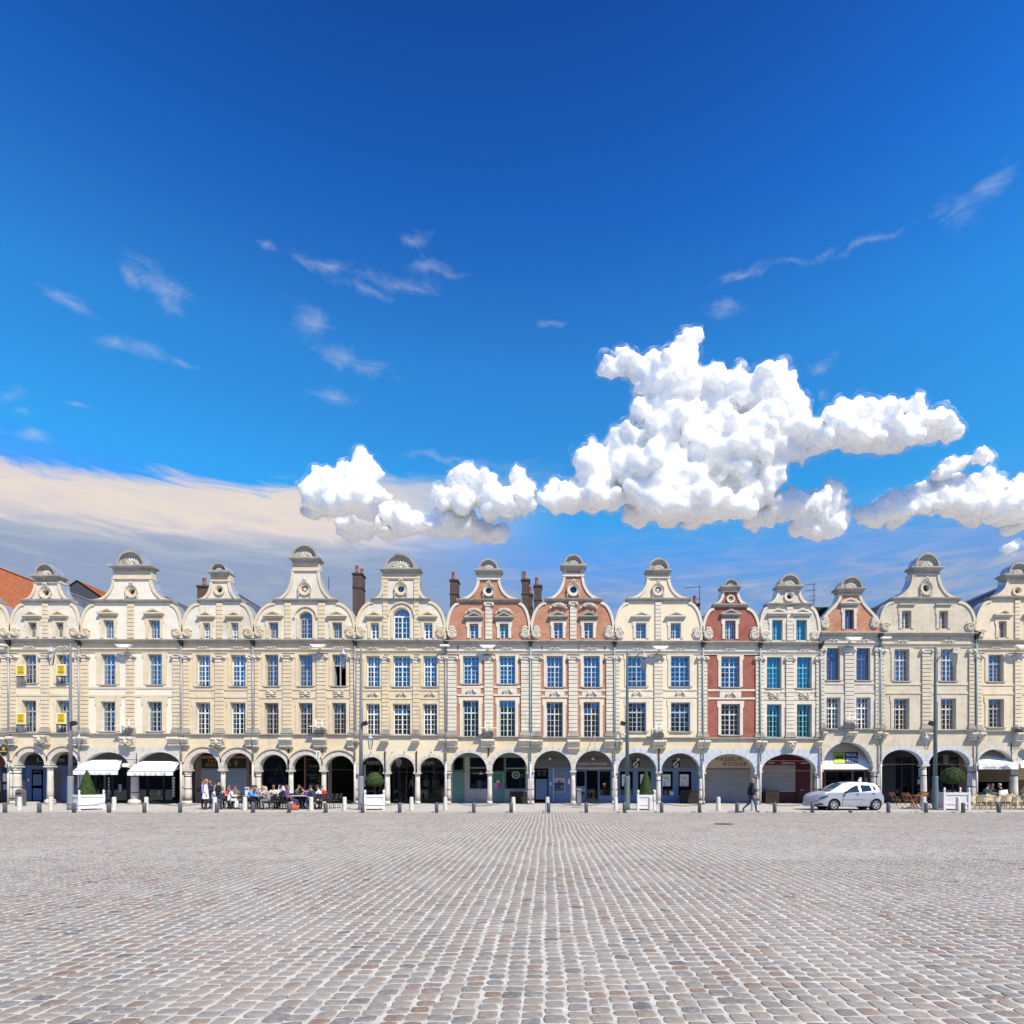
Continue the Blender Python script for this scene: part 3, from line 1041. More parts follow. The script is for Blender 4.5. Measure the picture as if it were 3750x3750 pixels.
def add_window(H, x0, x1, y0, y1, fm, cols=4, rows=(2, 4), arch=False, curtain=None, sill=True, surround=None, opened=False, sprout=4, depth=0.24, bar=False):
    """window in an opening given in photo pixels: frame, panes, surround, sill"""
    X0, X1, Z0, Z1 = fx(x0), fx(x1), fz(y1), fz(y0)
    yf = FY + depth
    e = 0.05
    g = MB()
    wdt, hgt = X1 - X0, Z1 - Z0
    zs = Z1 - wdt / 2 if arch else Z1                       # springing of an arched head
    panes = []
    o_t, mull, mt = 0.055, 0.075, 0.028

    def field(a0, a1, b0, b1, nc, nr):
        cw, rh = (a1 - a0) / nc, (b1 - b0) / nr
        for i in range(1, nc): g.box(a0 + cw * i - mt / 2, a0 + cw * i + mt / 2, yf + 0.004, yf + 0.030, b0, b1)
        for j in range(1, nr): g.box(a0, a1, yf + 0.006, yf + 0.028, b0 + rh * j - mt / 2, b0 + rh * j + mt / 2)
        for i in range(nc):
            for j in range(nr):
                panes.append((a0 + cw * (i + 0.5), b0 + rh * (j + 0.5), cw, rh))
    # outer frame
    g.box(X0, X0 + o_t, yf, yf + 0.06, Z0, zs)
    g.box(X1 - o_t, X1, yf, yf + 0.06, Z0, zs)
    g.box(X0 + o_t, X1 - o_t, yf, yf + 0.06, Z0, Z0 + o_t)
    xm = (X0 + X1) / 2
    if not arch: g.box(X0 + o_t, X1 - o_t, yf, yf + 0.06, Z1 - o_t, Z1)
    if cols == 1:
        field(X0 + o_t, X1 - o_t, Z0 + o_t, Z1 - o_t, 2, rows[0])
    else:
        hc = cols // 2
        g.box(xm - mull / 2, xm + mull / 2, yf - 0.012, yf + 0.05, Z0 + o_t, zs - (0 if arch else o_t))
        L, Rr = (X0 + o_t, xm - mull / 2), (xm + mull / 2, X1 - o_t)
        if arch:
            tz = zs
            g.box(X0 + o_t, X1 - o_t, yf - 0.02, yf + 0.055, tz - 0.05, tz + 0.05)
            for a, b in (L, Rr): field(a, b, Z0 + o_t, tz - 0.05, hc, rows[1])
            r1 = wdt / 2
            pl = arc(xm, zs, r1, r1, 0, 180, 16); pi = arc(xm, zs, r1 - o_t, r1 - o_t, 0, 180, 16)
            g.prism(pl + pi[::-1], yf, yf + 0.06)
            for a in (36, 72, 108, 144):
                c, s_ = math.cos(math.radians(a)), math.sin(math.radians(a))
                g.tube([(xm + 0.12 * c, yf + 0.02, zs + 0.12 * s_), (xm + (r1 - 0.04) * c, yf + 0.02, zs + (r1 - 0.04) * s_)], 0.016, 4)
            pr = arc(xm, zs, r1 * 0.5, r1 * 0.5, 0, 180, 10)
            g.tube([(p[0], yf + 0.02, p[1]) for p in pr], 0.016, 4)
        elif len(rows) == 2 and rows[0] > 0:
            tz = Z1 - hgt * rows[0] / (rows[0] + rows[1])
            g.box(X0 + o_t, X1 - o_t, yf - 0.02, yf + 0.055, tz - 0.045, tz + 0.045)
            for a, b in (L, Rr):
                field(a, b, tz + 0.045, Z1 - o_t, hc, rows[0])
                if not opened: field(a, b, Z0 + o_t, tz - 0.045, hc, rows[1])
            if opened:
                for q in (L[0], Rr[1]):
                    g.box(q - 0.02, q + 0.02, yf + 0.02, yf + 0.42, Z0 + o_t, tz - 0.05)
        else:
            for a, b in (L, Rr): field(a, b, Z0 + o_t, Z1 - o_t, hc, rows[1])
    if bar:
        zb = Z0 + hgt * 0.18
        g.box(X0, X1, FY + 0.02, FY + 0.05, zb, zb + 0.035)
        if bar == 2:
            for q in (0.30, 0.42): g.box(X0, X1, FY + 0.02, FY + 0.04, Z0 + hgt * q, Z0 + hgt * q + 0.03)
    wo_ = g.build('window', fm, H, at=(xm, yf, Z0))
    for (a, b, cw, rh) in panes:
        link('pane', PANE, wo_, (a, yf + 0.016, b), (R.gauss(0, 0.014), 0, R.gauss(0, 0.016)), (cw - 0.01, 1, rh - 0.01))
    if arch:
        gp = MB(); gp.prism(arc(xm, zs, r1 - o_t - 0.005, r1 - o_t - 0.005, 0, 180, 14), yf + 0.012, yf + 0.016)
        gp.build('fanlight', GLASS, wo_)
    if curtain is None and not opened and R.random() < 0.5: curtain = (0, 1, R.choice((6, 8, 10))) if R.random() < 0.6 else (0, R.uniform(0.35, 0.6))
    if curtain:
        z1 = Z0 + hgt * curtain[1]; z0c = Z0 + hgt * curtain[0]
        gc = MB(); gc.smooth = True
        n = 26
        V = []
        for k in range(n + 1):
            x = X0 + 0.06 + (wdt - 0.12) * k / n
            dy = 0.018 * math.sin(k * 1.9) + 0.01 * math.sin(k * 0.7)
            V += [(x, yf + 0.13 + dy, z0c), (x, yf + 0.13 + dy * 0.6, z1)]
        gc.add(V, [(2 * k, 2 * k + 2, 2 * k + 3, 2 * k + 1) for k in range(n) if len(curtain) < 3 or abs(k - n / 2) > curtain[2]])
        gc.build('curtain', CURT, wo_)
    if surround:
        sm, sw, pr_ = surround
        sw = sw * S
        if arch:
            out = [(X0 - sw, Z0), (X0, Z0), (X0, zs)] + arc(xm, zs, wdt / 2, wdt / 2, 180, 0, 18) + [(X1, Z0), (X1 + sw, Z0)] + arc(xm, zs, wdt / 2 + sw, wdt / 2 + sw, 0, 180, 18)
        else:
            ear = sw * 0.35
            out = [(X0 - sw, Z0), (X0, Z0), (X0, Z1), (X1, Z1), (X1, Z0), (X1 + sw, Z0), (X1 + sw, Z1 - 0.25), (X1 + sw + ear, Z1 - 0.20),
                   (X1 + sw + ear, Z1 + sw), (X0 - sw - ear, Z1 + sw), (X0 - sw - ear, Z1 - 0.20), (X0 - sw, Z1 - 0.25)]
        MB().prism(out, FY - pr_, FY - 0.001).build('surround', sm, wo_)
    if sill:
        e = sprout * S
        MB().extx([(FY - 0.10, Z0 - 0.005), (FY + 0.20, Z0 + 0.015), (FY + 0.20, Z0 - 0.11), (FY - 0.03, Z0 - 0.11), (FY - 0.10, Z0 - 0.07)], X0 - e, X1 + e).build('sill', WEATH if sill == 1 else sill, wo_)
    return wo_


def hole(x0, x1, y0, y1, arch=False):
    X0, X1, Z0, Z1 = fx(x0), fx(x1), fz(y1), fz(y0)
    if arch:
        r = (X1 - X0) / 2
        return [(X0, Z0), (X1, Z0)] + arc((X0 + X1) / 2, Z1 - r, r, r, 0, 180, 18)
    return rect(X0, X1, Z0, Z1)


def add_pilaster(H, x0, x1, ytop, ybot, m, pitch=14.3, base=True, cap='ionic', proud=0.10, core=0.045):
    X0, X1, Z0, Z1 = fx(x0), fx(x1), fz(ybot), fz(ytop)
    g = MB(); g.box(X0 + 0.02, X1 - 0.02, FY - core, FY - 0.001, Z0, Z1)
    p = g.build('pilaster', m, H, at=((X0 + X1) / 2, FY, Z0))
    ztop, zbot = Z1, Z0
    if cap:
        hc = 0.24
        c = MB()
        c.box(X0 - 0.07, X1 + 0.07, FY - proud - 0.10, FY - 0.002, Z1 - 0.075, Z1)
        c.box(X0 - 0.02, X1 + 0.02, FY - proud - 0.05, FY - 0.002, Z1 - hc, Z1 - 0.075)
        if cap == 'ionic':
            c.smooth = True
            for q in (X0 - 0.02, X1 + 0.02):
                for rr, yy in ((0.105, 0.10), (0.06, 0.125), (0.03, 0.14)):
                    pts = [(q + rr * math.cos(k * math.pi / 5), FY - proud - yy, Z1 - 0.165 + rr * math.sin(k * math.pi / 5)) for k in range(10)]
                    bk = [(a, FY - 0.002, b) for a, _, b in pts]
                    c.add(pts + bk, [tuple(range(10))] + [(k, k + 10, (k + 1) % 10 + 10, (k + 1) % 10) for k in range(10)])
        c.build('capital', CARVE, p)
        ztop = Z1 - hc
    if base:
        c = MB()
        hb = 0.30
        c.box(X0 - 0.035, X1 + 0.035, FY - proud - 0.045, FY - 0.002, Z0 + 0.17, Z0 + 0.24)
        c.box(X0 - 0.015, X1 + 0.015, FY - proud - 0.02, FY - 0.002, Z0 + 0.24, Z0 + hb)
        c.box(X0 - 0.06, X1 + 0.06, FY - proud - 0.075, FY - 0.002, Z0 + 0.09, Z0 + 0.17)
        c.box(X0 - 0.085, X1 + 0.085, FY - proud - 0.095, FY - 0.002, Z0, Z0 + 0.09)
        c.build('base', WEATH, p)
        zbot = Z0 + hb
    n = max(1, round((ztop - zbot) / (pitch * S)))
    h = (ztop - zbot) / n
    me = MB().chamfer(X0, X1, FY - proud, FY - core + 0.01, 0.020, h - 0.020, 0.014).mesh('block', m, ((X0 + X1) / 2, FY, 0))
    for k in range(n): link('block', me, p, ((X0 + X1) / 2, FY, zbot + h * k))
    return p


def add_corbel(H, x0, x1, y0, y1, m=None, kind='bracket'):
    X0, X1, Z0, Z1 = fx(x0), fx(x1), fz(y1), fz(y0)
    g = MB(); h = Z1 - Z0
    d = 0.42
    prof = [(FY, Z1), (FY - d, Z1), (FY - d - 0.02, Z1 - 0.12 * h), (FY - d + 0.04, Z1 - 0.3 * h), (FY - 0.24, Z0 + 0.30 * h), (FY - 0.20, Z0 + 0.2 * h), (FY - 0.24, Z0 + 0.18 * h), (FY - 0.22, Z0 + 0.02 * h), (FY - 0.05, Z0), (FY, Z0)]
    if kind == 'slab': prof = [(FY, Z1), (FY - d, Z1), (FY - d - 0.02, Z1 - 0.4 * h), (FY - d + 0.08, Z0 + 0.2 * h), (FY - 0.16, Z0), (FY, Z0)]
    g.extx(prof[::-1], X0, X1)
    g.smooth = True
    n = max(4, int((X1 - X0) / 0.09))
    if kind == 'bracket':
        for k in range(n):
            x = X0 + (X1 - X0) * (k + 0.5) / n
            g.tube([(x, FY - d - 0.01, Z1 - 0.08 * h), (x + R.uniform(-.02, .02), FY - d - 0.02, Z1 - 0.22 * h), (x, FY - d + 0.06, Z1 - R.uniform(0.34, 0.5) * h)], [0.05, 0.055, 0.02], 5)
        for k in range(n):
            x = X0 + (X1 - X0) * (k + 0.5) / n
            g.ball((x, FY - 0.23, Z0 + 0.14 * h), 0.055, 6, 4)
    c = g.build('corbel', m or CARVE, H)
    if kind == 'mask':
        link('carving', CART, c, ((X0 + X1) / 2, FY - d * 0.9, (Z0 + Z1) / 2 + 0.02), None, ((X1 - X0) / 0.95, 1.6, h / 0.55))
    return c


def add_pediment(H, xc, hw, ybase, ypeak, m):
    """triangular pediment on photo pixels"""
    X, W, Z0, Z1 = fx(xc), hw * S, fz(ybase), fz(ypeak)
    g = MB()
    t = 0.10
    g.box(X - W, X + W, FY - 0.24, FY - 0.001, Z0, Z0 + 0.09)
    g.box(X - W + 0.05, X + W - 0.05, FY - 0.17, FY - 0.001, Z0 - 0.10, Z0 - 0.002)
    for sd in (-1, 1):
        g.prism([(X + sd * W, Z0 + 0.092), (X, Z1), (X, Z1 - t * 1.15), (X + sd * (W - 0.24), Z0 + 0.092)], FY - 0.24, FY - 0.001)
    g.prism([(X - W + 0.2, Z0 + 0.091), (X + W - 0.2, Z0 + 0.091), (X, Z1 - t)], FY - 0.10, FY - 0.002)
    return g.build('pediment', m, H)


def add_volute(H, xc, yc, r, sd, m, leaf=True, leafdir=1):
    X, Z, Rr = fx(xc), fz(yc), r * S
    g = MB(); g.smooth = True
    pts, rr = [], []
    n = 40
    for i in range(n + 1):
        t = i / n
        a = math.radians(90 - sd * (-60) + sd * (-1) * 0) if False else math.pi / 2 + sd * (-1.2 + 4.7 * math.pi * t)
        q = Rr * (1 - 0.86 * t ** 0.8)
        pts.append((X + q * math.cos(a), FY - 0.085, Z + q * math.sin(a)))
        rr.append(0.062 * (1 - 0.5 * t))
    g.tube(pts, rr, 6)
    g.smooth = False
    disc = arc(X, Z, Rr * 1.02, Rr * 1.02, 0, 342, 19)
    g.prism(disc, FY - 0.07, FY - 0.001)
    v = g.build('volute', m, H)
    if leaf:
        link('acanthus_leaf', ACAN, v, (X + sd * 0.0, FY - 0.04, Z + Rr * 1.02), (0, sd * 0.35, 0), (sd * 1.15, 1, 1.1))
    return v


def gable_outline(G):
    """left half of the outline, bottom to top, in photo pixels"""
    cx, x0, x1, yb = G['cx'], G['x0'], G['x1'], G['yb']
    yl0, yl1, lw, nw, yn = G['ledge'][1], G['ledge'][0], G['ledge'][2], G['neck'][0], G['neck'][1]

    def half(edge, sg):
        pts = [(edge, yb), (edge, yb - 34)]
        hw = abs(cx - edge)
        if G.get('single'):
            # one long S-curve from the scroll to the neck
            for i in range(1, 15):
                t = i / 14
                yy = (yb - 34) + (yn - (yb - 34)) * t
                s_ = t * t * (3 - 2 * t)
                k = hw + (nw - hw) * (0.70 * s_ + 0.30 * math.sin(t * math.pi / 2))
                pts.append((cx - sg * k, yy))
            return pts
        # convex quarter from the scroll to the ledge
        a, b = hw - lw * 0.93, (yb - 34) - (yl0 + 4)
        for i in range(1, 13):
            q = math.radians(90 * i / 12)
            pts.append((cx - sg * (hw - a * (1 - math.cos(q))), (yb - 34) - b * math.sin(q)))
        pts.append((cx - sg * lw * 0.93, yl0))
        pts.append((cx - sg * lw * 0.93, yl1))
        # concave sweep to the neck
        a, b = lw * 0.93 - nw, yl1 - yn
        yst = G.get('neck_straight', 0)
        for i in range(1, 13):
            q = math.radians(90 * i / 12)
            pts.append((cx - sg * (nw + a * (1 - math.sin(q))), yl1 - (b - yst) * (1 - math.cos(q))))
        if yst: pts.append((cx - sg * nw, yn))
        return pts
    return half(x0, 1), half(x1, -1)


def add_gable(H, G, wallm, stone, holes, roofm):
    L, Rt = gable_outline(G)
    poly = [(fx(a), fz(b)) for a, b in L] + [(fx(a), fz(b)) for a, b in Rt[::-1]]
    poly = poly[::-1]
    cx = G['cx']
    oc = G.get('oculus')
    hl = [hole(*h) for h in holes]
    if oc:
        ro = oc[2] * S
        hl.append(arc(fx(oc[0]), fz(oc[1]), ro * 0.52, ro * (0.52 * G.get('ocs', 1)), 0, 345, 23))
    MB().prism(poly, FY, FY + 0.5, hl).build('gable_wall', wallm, H)
    # coping along both sweeps
    for side in (L, Rt):
        pts = [Vector((fx(a), fz(b))) for a, b in side]
        cen = Vector((fx(cx), 0))
        segs = [pts[1:]] if G.get('single') else [pts[1:14], pts[15:]]
        for sg in segs:
            inner = []
            for i, p in enumerate(sg):
                t = (sg[min(i + 1, len(sg) - 1)] - sg[max(i - 1, 0)]).normalized()
                nrm = Vector((-t.y, t.x))
                if (cen - p).x * nrm.x < 0: nrm = -nrm
                inner.append(p + nrm * 0.13)
            outer = []
            for i, p in enumerate(sg):
                outer.append(p + (p - inner[i]) * 0.30)
            V, Fc = [], []
            for i in range(len(sg)):
                for q, y in ((inner[i], FY - 0.001), (inner[i], FY - 0.07), (outer[i], FY - 0.07), (outer[i], FY + 0.56), (sg[i], FY + 0.56)):
                    V.append((q.x, y, q.y))
            for i in range(len(sg) - 1):
                for k in range(4): Fc.append((i * 5 + k, i * 5 + k + 1, (i + 1) * 5 + k + 1, (i + 1) * 5 + k))
            Fc += [(0, 1, 2, 3, 4), tuple(range((len(sg) - 1) * 5, len(sg) * 5))]
            g = MB(); g.add(V, Fc); g.build('coping', stone, H)
            # lead sheet over the coping
            gl = MB(); V, Fc = [], []
            for i in range(len(sg)):
                d = (outer[i] - inner[i]).normalized() * 0.012
                for y in (FY + 0.02, FY + 0.75): V.append((outer[i].x + d.x, y, outer[i].y + d.y))
            for i in range(len(sg) - 1): Fc.append((2 * i, 2 * i + 1, 2 * i + 3, 2 * i + 2))
            gl.add(V, Fc); gl.build('lead_flashing', LEAD, H)
    if not G.get('single'):
        y1, y0, lw = G['ledge']
        a, b, Wd = fz(y0), fz(y1), lw * S
        X = fx(cx)
        h = b - a
        g = MB()
        g.extx([(FY + 0.5, a), (FY - 0.06, a), (FY - 0.10, a + 0.35 * h), (FY - 0.20, a + 0.5 * h), (FY - 0.22, b - 0.02), (FY - 0.16, b), (FY + 0.5, b)], X - Wd, X + Wd)
        g.build('ledge', WEATH, H)
    if oc:
        X, Z, ro = fx(oc[0]), fz(oc[1]), oc[2] * S
        oz = G.get('ocs', 1)
        g = MB()
        for (k0, k1, pr_) in ((0.52, 0.74, 0.06), (0.735, 1.0, 0.10)):
            g.prism(arc(X, Z, ro * k1, ro * k1 * oz, 0, 345, 23), FY - pr_, FY - 0.001, [arc(X, Z, ro * k0, ro * k0 * oz, 0, 345, 23)])
        ow = g.build('oculus', stone if not G.get('oc_mat') else G['oc_mat'], H)
        kind = G.get('star')
        if kind:
            st = [(X + ro * (0.50 if k % 2 == 0 else 0.20) * math.sin(k * math.pi / 5), Z + ro * (0.50 if k % 2 == 0 else 0.20) * math.cos(k * math.pi / 5)) for k in range(10)]
            MB().prism(st, FY + 0.02, FY + 0.10).build('star', CARVE, ow)
        gp = MB(); gp.prism(arc(X, Z, ro * 0.53, ro * 0.53 * oz, 0, 330, 12), FY + 0.22, FY + 0.225); gp.build('pane', OCULUS_GLASS, ow)
        if G.get('wreath', True): link('garland', WREATH, ow, (X, FY - 0.06, Z), None, (ro / 0.42, 1, ro / 0.42 * oz))
    # neck block, entablature and hood
    nw, yn = G['neck']
    eh, slab, dome = G['ent'], G['slab'], G['dome']
    X = fx(cx)
    g = MB()
    zt = fz(slab[1])
    g.box(X - nw * S, X + nw * S, FY - 0.02, FY + 0.5, fz(yn), zt)
    g.box(X - eh[2] * S, X + eh[2] * S, FY - 0.10, FY + 0.52, fz(eh[1]), fz(eh[1]) + 0.07)
    g.box(X - eh[2] * S * 0.97, X + eh[2] * S * 0.97, FY - 0.06, FY + 0.515, fz(eh[1]) + 0.07, fz(eh[1]) + 0.12)
    nb = g.build('neck', stone, H)
    if G.get('neck_brick'):
        MB().box(X - nw * S * 0.72, X + nw * S * 0.72, FY - 0.030, FY - 0.021, fz(yn) + 0.16, zt - 0.1).build('panel', G['neck_brick'], nb)
    a, b, Wd = fz(slab[1]), fz(slab[0]), slab[2] * S
    h = b - a
    g = MB()
    V = []
    for (k, z) in ((0.82, a - 0.14), (0.86, a), (0.96, a + 0.25 * h), (1.0, a + 0.45 * h), (1.0, b)):
        yy = 0.10 + (k - 0.82) * 1.1
        V += [(X - Wd * k, FY - yy - 0.04, z), (X + Wd * k, FY - yy - 0.04, z), (X + Wd * k, FY + 0.5 + yy * 0.3, z), (X - Wd * k, FY + 0.5 + yy * 0.3, z)]
    Fc = [(3, 2, 1, 0), (16, 17, 18, 19)]
    for i in range(4):
        for k in range(4): Fc.append((i * 4 + k, i * 4 + (k + 1) % 4, i * 4 + 4 + (k + 1) % 4, i * 4 + 4 + k))
    g.add(V, Fc)
    g.build('top_cornice', WEATH, H)
    # hood: half drum with a scooped shell niche
    rw, rh = dome[0] * S, fz(dome[1]) - b
    g = MB()
    fr = FY - 0.24
    outer = arc(X, b, rw, rh, 0, 180, 20); k = 0.86
    inner = arc(X, b, rw * k, rh * k, 0, 180, 20)
    g.prism(outer + inner[::-1], fr, FY - 0.02)
    g.smooth = True
    # scooped back: quarter ellipsoid sunk into the drum
    V, Fc = [], []
    nr = 6
    for i in range(nr + 1):
        q = math.radians(90 * i / nr)
        for p in arc(X, b, rw * k * math.cos(q) + 0.001, rh * k * math.cos(q) + 0.001, 0, 180, 20): V.append((p[0], FY - 0.14 + 0.15 * math.sin(q), p[1]))
    for i in range(nr):
        for j in range(20): Fc.append((i * 21 + j, i * 21 + j + 1, (i + 1) * 21 + j + 1, (i + 1) * 21 + j))
    g.add(V, Fc)
    g.smooth = False
    V = [(p[0], FY - 0.11, p[1]) for p in inner] + [(p[0], FY - 0.02, p[1]) for p in inner]
    g.add([(X - rw * 0.98, fr + 0.02, b + 0.012), (X + rw * 0.98, fr + 0.02, b + 0.012), (X + rw * 0.98, FY + 0.4, b + 0.012), (X - rw * 0.98, FY + 0.4, b + 0.012)], [(0, 1, 2, 3)])
    hood = g.build('hood', G.get('hood_mat', WEATH), H)
    sc_ = rw / 0.62
    link('shell_ornament', SHELL, hood, (X, FY - 0.02, b + 0.02), None, (sc_, 1.2, sc_))
    g = MB(); g.smooth = True
    V = []
    for p in arc(X, b, rw * 1.012, rh * 1.012, 0, 180, 20): V += [(p[0], fr + 0.04, p[1]), (p[0], FY + 0.62, p[1])]
    g.add(V, [(2 * j, 2 * j + 2, 2 * j + 3, 2 * j + 1) for j in range(20)])
    g.smooth = False
    g.prism(arc(X, b, rw, rh, 0, 180, 20), FY + 0.60, FY + 0.615)
    g.build('lead_cap', LEAD if not G.get('cap_dark') else WEATH, hood)
    # roof behind, ridge running back
    yr = G.get('ridge', yn + 10)
    zr, ze = fz(yr), fz(G['yb'] - 6)
    xa, xb = fx(G['x0']), fx(G['x1'])
    g = MB()
    dpt = G.get('roof_depth', 13)
    off = 0.12
    rows = 34 if G.get('rows', True) else 1
    for sd, xe in ((-1, xa), (1, xb)):
        for i in range(rows):
            t0, t1 = i / rows, (i + 1) / rows
            x_0, x_1 = xe + (X - xe) * t0, xe + (X - xe) * t1
            z_0, z_1 = ze + (zr - ze) * t0, ze + (zr - ze) * t1
            lift = 0.03
            g.add([(x_0, FY + 0.5, z_0 + lift), (x_0, FY + 0.5 + dpt, z_0 + lift), (x_1, FY + 0.5 + dpt, z_1 + 0.006), (x_1, FY + 0.5, z_1 + 0.006),
                   (x_0, FY + 0.5, z_0), (x_0, FY + 0.5 + dpt, z_0)], [(0, 1, 2, 3) if sd > 0 else (3, 2, 1, 0), (4, 5, 1, 0)])
    g.add([(xa, FY + 0.5 + dpt, ze), (xb, FY + 0.5 + dpt, ze), (X, FY + 0.5 + dpt, zr)], [(0, 1, 2)])
    rf = g.build('roof', roofm, H)
    rg = MB(); rg.tube([(X, FY + 0.55, zr + 0.03), (X, FY + 0.5 + dpt, zr + 0.03)], 0.07, 6); rg.build('ridge_capping', LEAD if roofm is SLATE else roofm, rf)


def arch_curve(a, grow, n):
    """(x, z) points along an arch, left to right; a = (x0, x1, ycrown, ycap) in pixels"""
    X0, X1, Zc, Zs = fx(a[0]), fx(a[1]), fz(a[2]), fz(a[3])
    r = (X1 - X0) / 2
    rise = min(r, Zc - Zs)
    zc = Zc - rise
    xm = (X0 + X1) / 2
    gpx = grow * S
    return [(xm - (r + gpx) * math.cos(math.pi * i / n), zc + (rise + gpx) * math.sin(math.pi * i / n)) for i in range(n + 1)], xm, zc


def add_arcade(H, D):
    x0, x1, ys, arches = D['x0'], D['x1'], D['string'], D['arches']
    ring = D.get('ring', 14)
    flat = D.get('flat')
    vm = D.get('vous', VOUS)
    mids = [x0] + [(arches[i][1] + arches[i + 1][0]) / 2 for i in range(len(arches) - 1)] + [x1]
    zt = fz(ys)
    bottom = []
    stones = []
    zcap = fz(arches[0][3])
    for k, a in enumerate(arches):
        mL, mR = fx(mids[k]), fx(mids[k + 1])
        n = 28
        inn, xm, zc = arch_curve(a, 0, n)
        if flat:
            zf = fz(flat)
        nst = D.get('nst', 9)

        def outer_at(t):
            X0, X1, Zc, Zs = fx(a[0]), fx(a[1]), fz(a[2]), fz(a[3])
            r = (X1 - X0) / 2; rise = min(r, Zc - Zs)
            ang = math.pi * t
            if flat:
                p = Vector((xm - r * math.cos(ang), zc + rise * math.sin(ang)))
                dr = Vector((-math.cos(ang) * 0.85, max(0.12, math.sin(ang)))).normalized()
                tt = (zf - p.y) / dr.y
                if dr.x < -1e-6: tt = min(tt, (mL - p.x) / dr.x)
                if dr.x > 1e-6: tt = min(tt, (mR - p.x) / dr.x)
                q = p + dr * tt
                return (q.x, q.y)
            gp = ring * S
            x = xm - (r + gp) * math.cos(ang); z = zc + (rise + gp) * math.sin(ang)
            return (min(max(x, mL), mR), z)

        def inner_at(t):
            X0, X1, Zc, Zs = fx(a[0]), fx(a[1]), fz(a[2]), fz(a[3])
            r = (X1 - X0) / 2; rise = min(r, Zc - Zs)
            return (xm - r * math.cos(math.pi * t), zc + rise * math.sin(math.pi * t))
        for j in range(nst):
            t0, t1 = j / nst, (j + 1) / nst
            e = 0.006 / nst * 9 / 3
            ts = [t0 + e + (t1 - t0 - 2 * e) * q / 3 for q in range(4)]
            ip = [inner_at(t) for t in ts]; op = [outer_at(t) for t in ts]
            if flat:
                cor = []
                for (c0, c1) in zip(op[:-1], op[1:]):
                    cor.append(c0)
                    for xs_ in (mL, mR):
                        if (abs(c0[0] - xs_) < 1e-4) != (abs(c1[0] - xs_) < 1e-4) and (abs(c0[1] - zf) > 1e-4 or abs(c1[1] - zf) > 1e-4): cor.append((xs_ + (0.004 if xs_ == mL else -0.004), zf - 0.002))
                cor.append(op[-1]); op = cor
            pl = ip + op[::-1]
            if len(set((round(p[0], 4), round(p[1], 4)) for p in pl)) < 4: continue
            stones.append(pl)
        # straight jambs between capital and springing
        if zc - zcap > 0.06:
            for (p, q) in ((max(mL, fx(a[0]) - ring * S), fx(a[0])), (fx(a[1]), min(mR, fx(a[1]) + ring * S))):
                stones.append(rect(p + 0.002, q - 0.002, zcap + 0.003, zc - 0.008))
        if flat:
            bottom += [(mL, zf), (mR, zf)]
        else:
            ocv = []
            for i in range(n + 1):
                o_ = outer_at(i / n)
                ocv.append(o_)
            # keep only the free part of the curve
            free = [p for p in ocv if mL + 1e-4 < p[0] < mR - 1e-4]
            if ocv[0][0] > mL + 1e-4: free = [(mL, zcap), (ocv[0][0], zcap)] + free
            else: free = [(mL, free[0][1] - 0.03)] + free
            if ocv[-1][0] < mR - 1e-4: free = free + [(ocv[-1][0], zcap), (mR, zcap)]
            else: free = free + [(mR, free[-1][1] - 0.03)]
            bottom += free
    out = []
    for p in bottom:
        if not out or (abs(out[-1][0] - p[0]) + abs(out[-1][1] - p[1])) > 1e-4: out.append(p)
    XL, XR = fx(x0) + 0.003, fx(x1) - 0.003
    out = [(min(max(p[0], XL), XR), p[1]) for p in out]
    poly = out + [(XR, zt), (XL, zt)]
    MB().prism(poly, FY, FY + 0.5).build('arcade_wall', D['am'], H)
    if flat and fz(flat) > zcap:
        pass
    for pl in stones:
        ar = sum(pl[i][0] * pl[(i + 1) % len(pl)][1] - pl[(i + 1) % len(pl)][0] * pl[i][1] for i in range(len(pl)))
        if abs(ar) < 1e-3: continue
        pl = pl if ar > 0 else pl[::-1]
        pr_ = 0.025 + R.uniform(-0.006, 0.008)
        g = MB(); g.prism(pl, FY - pr_, FY + 0.47); g.build('voussoir', vm, H)
    if D.get('hood'):
        for k, a in enumerate(arches):
            mL, mR = fx(mids[k]), fx(mids[k + 1])
            o1, _, zc = arch_curve(a, ring + 14, 26); o0, _, _ = arch_curve(a, ring + 5, 26)
            o1 = [(min(max(p[0], mL + .004), mR - .004), p[1]) for p in o1 if p[1] > zc + 0.18]; o0 = [(min(max(p[0], mL + .004), mR - .004), p[1]) for p in o0 if p[1] > zc + 0.18]
            MB().prism(o0 + o1[::-1], FY - 0.11, FY - 0.001).build('hood_mould', D['am'], H)
    # columns
    zb = PAV
    cols = []
    for k in range(1, len(arches)):
        gap = arches[k][0] - arches[k - 1][1]
        cols.append((mids[k], max(8.0, gap * 0.46), True))
    cols.append(((x0 + arches[0][0]) / 2, max(5.5, (arches[0][0] - x0) * 0.48), False))
    cols.append(((x1 + arches[-1][1]) / 2, max(5.5, (x1 - arches[-1][1]) * 0.48), False))
    for (pxc, rp, mid_) in cols:
        X, r = fx(pxc), min(rp * S, 0.24)
        yc = FY + 0.24
        h = zcap - zb
        g = MB(); g.smooth = True
        g.lathe([(r * 1.10, 0.22), (r * 1.12, h * 0.35), (r * 1.02, h * 0.7), (r * 0.94, h - 0.24)], (X, yc, zb), 18)
        c = g.build('column', COLST, H, at=(X, yc, zb))
        g = MB(); g.smooth = True
        g.lathe([(r * 0.95, h - 0.30), (r * 1.12, h - 0.285), (r * 1.12, h - 0.255), (r * 0.96, h - 0.24), (r * 1.0, h - 0.18), (r * 1.32, h - 0.09)], (X, yc, zb), 18, cap=False)
        g.smooth = False
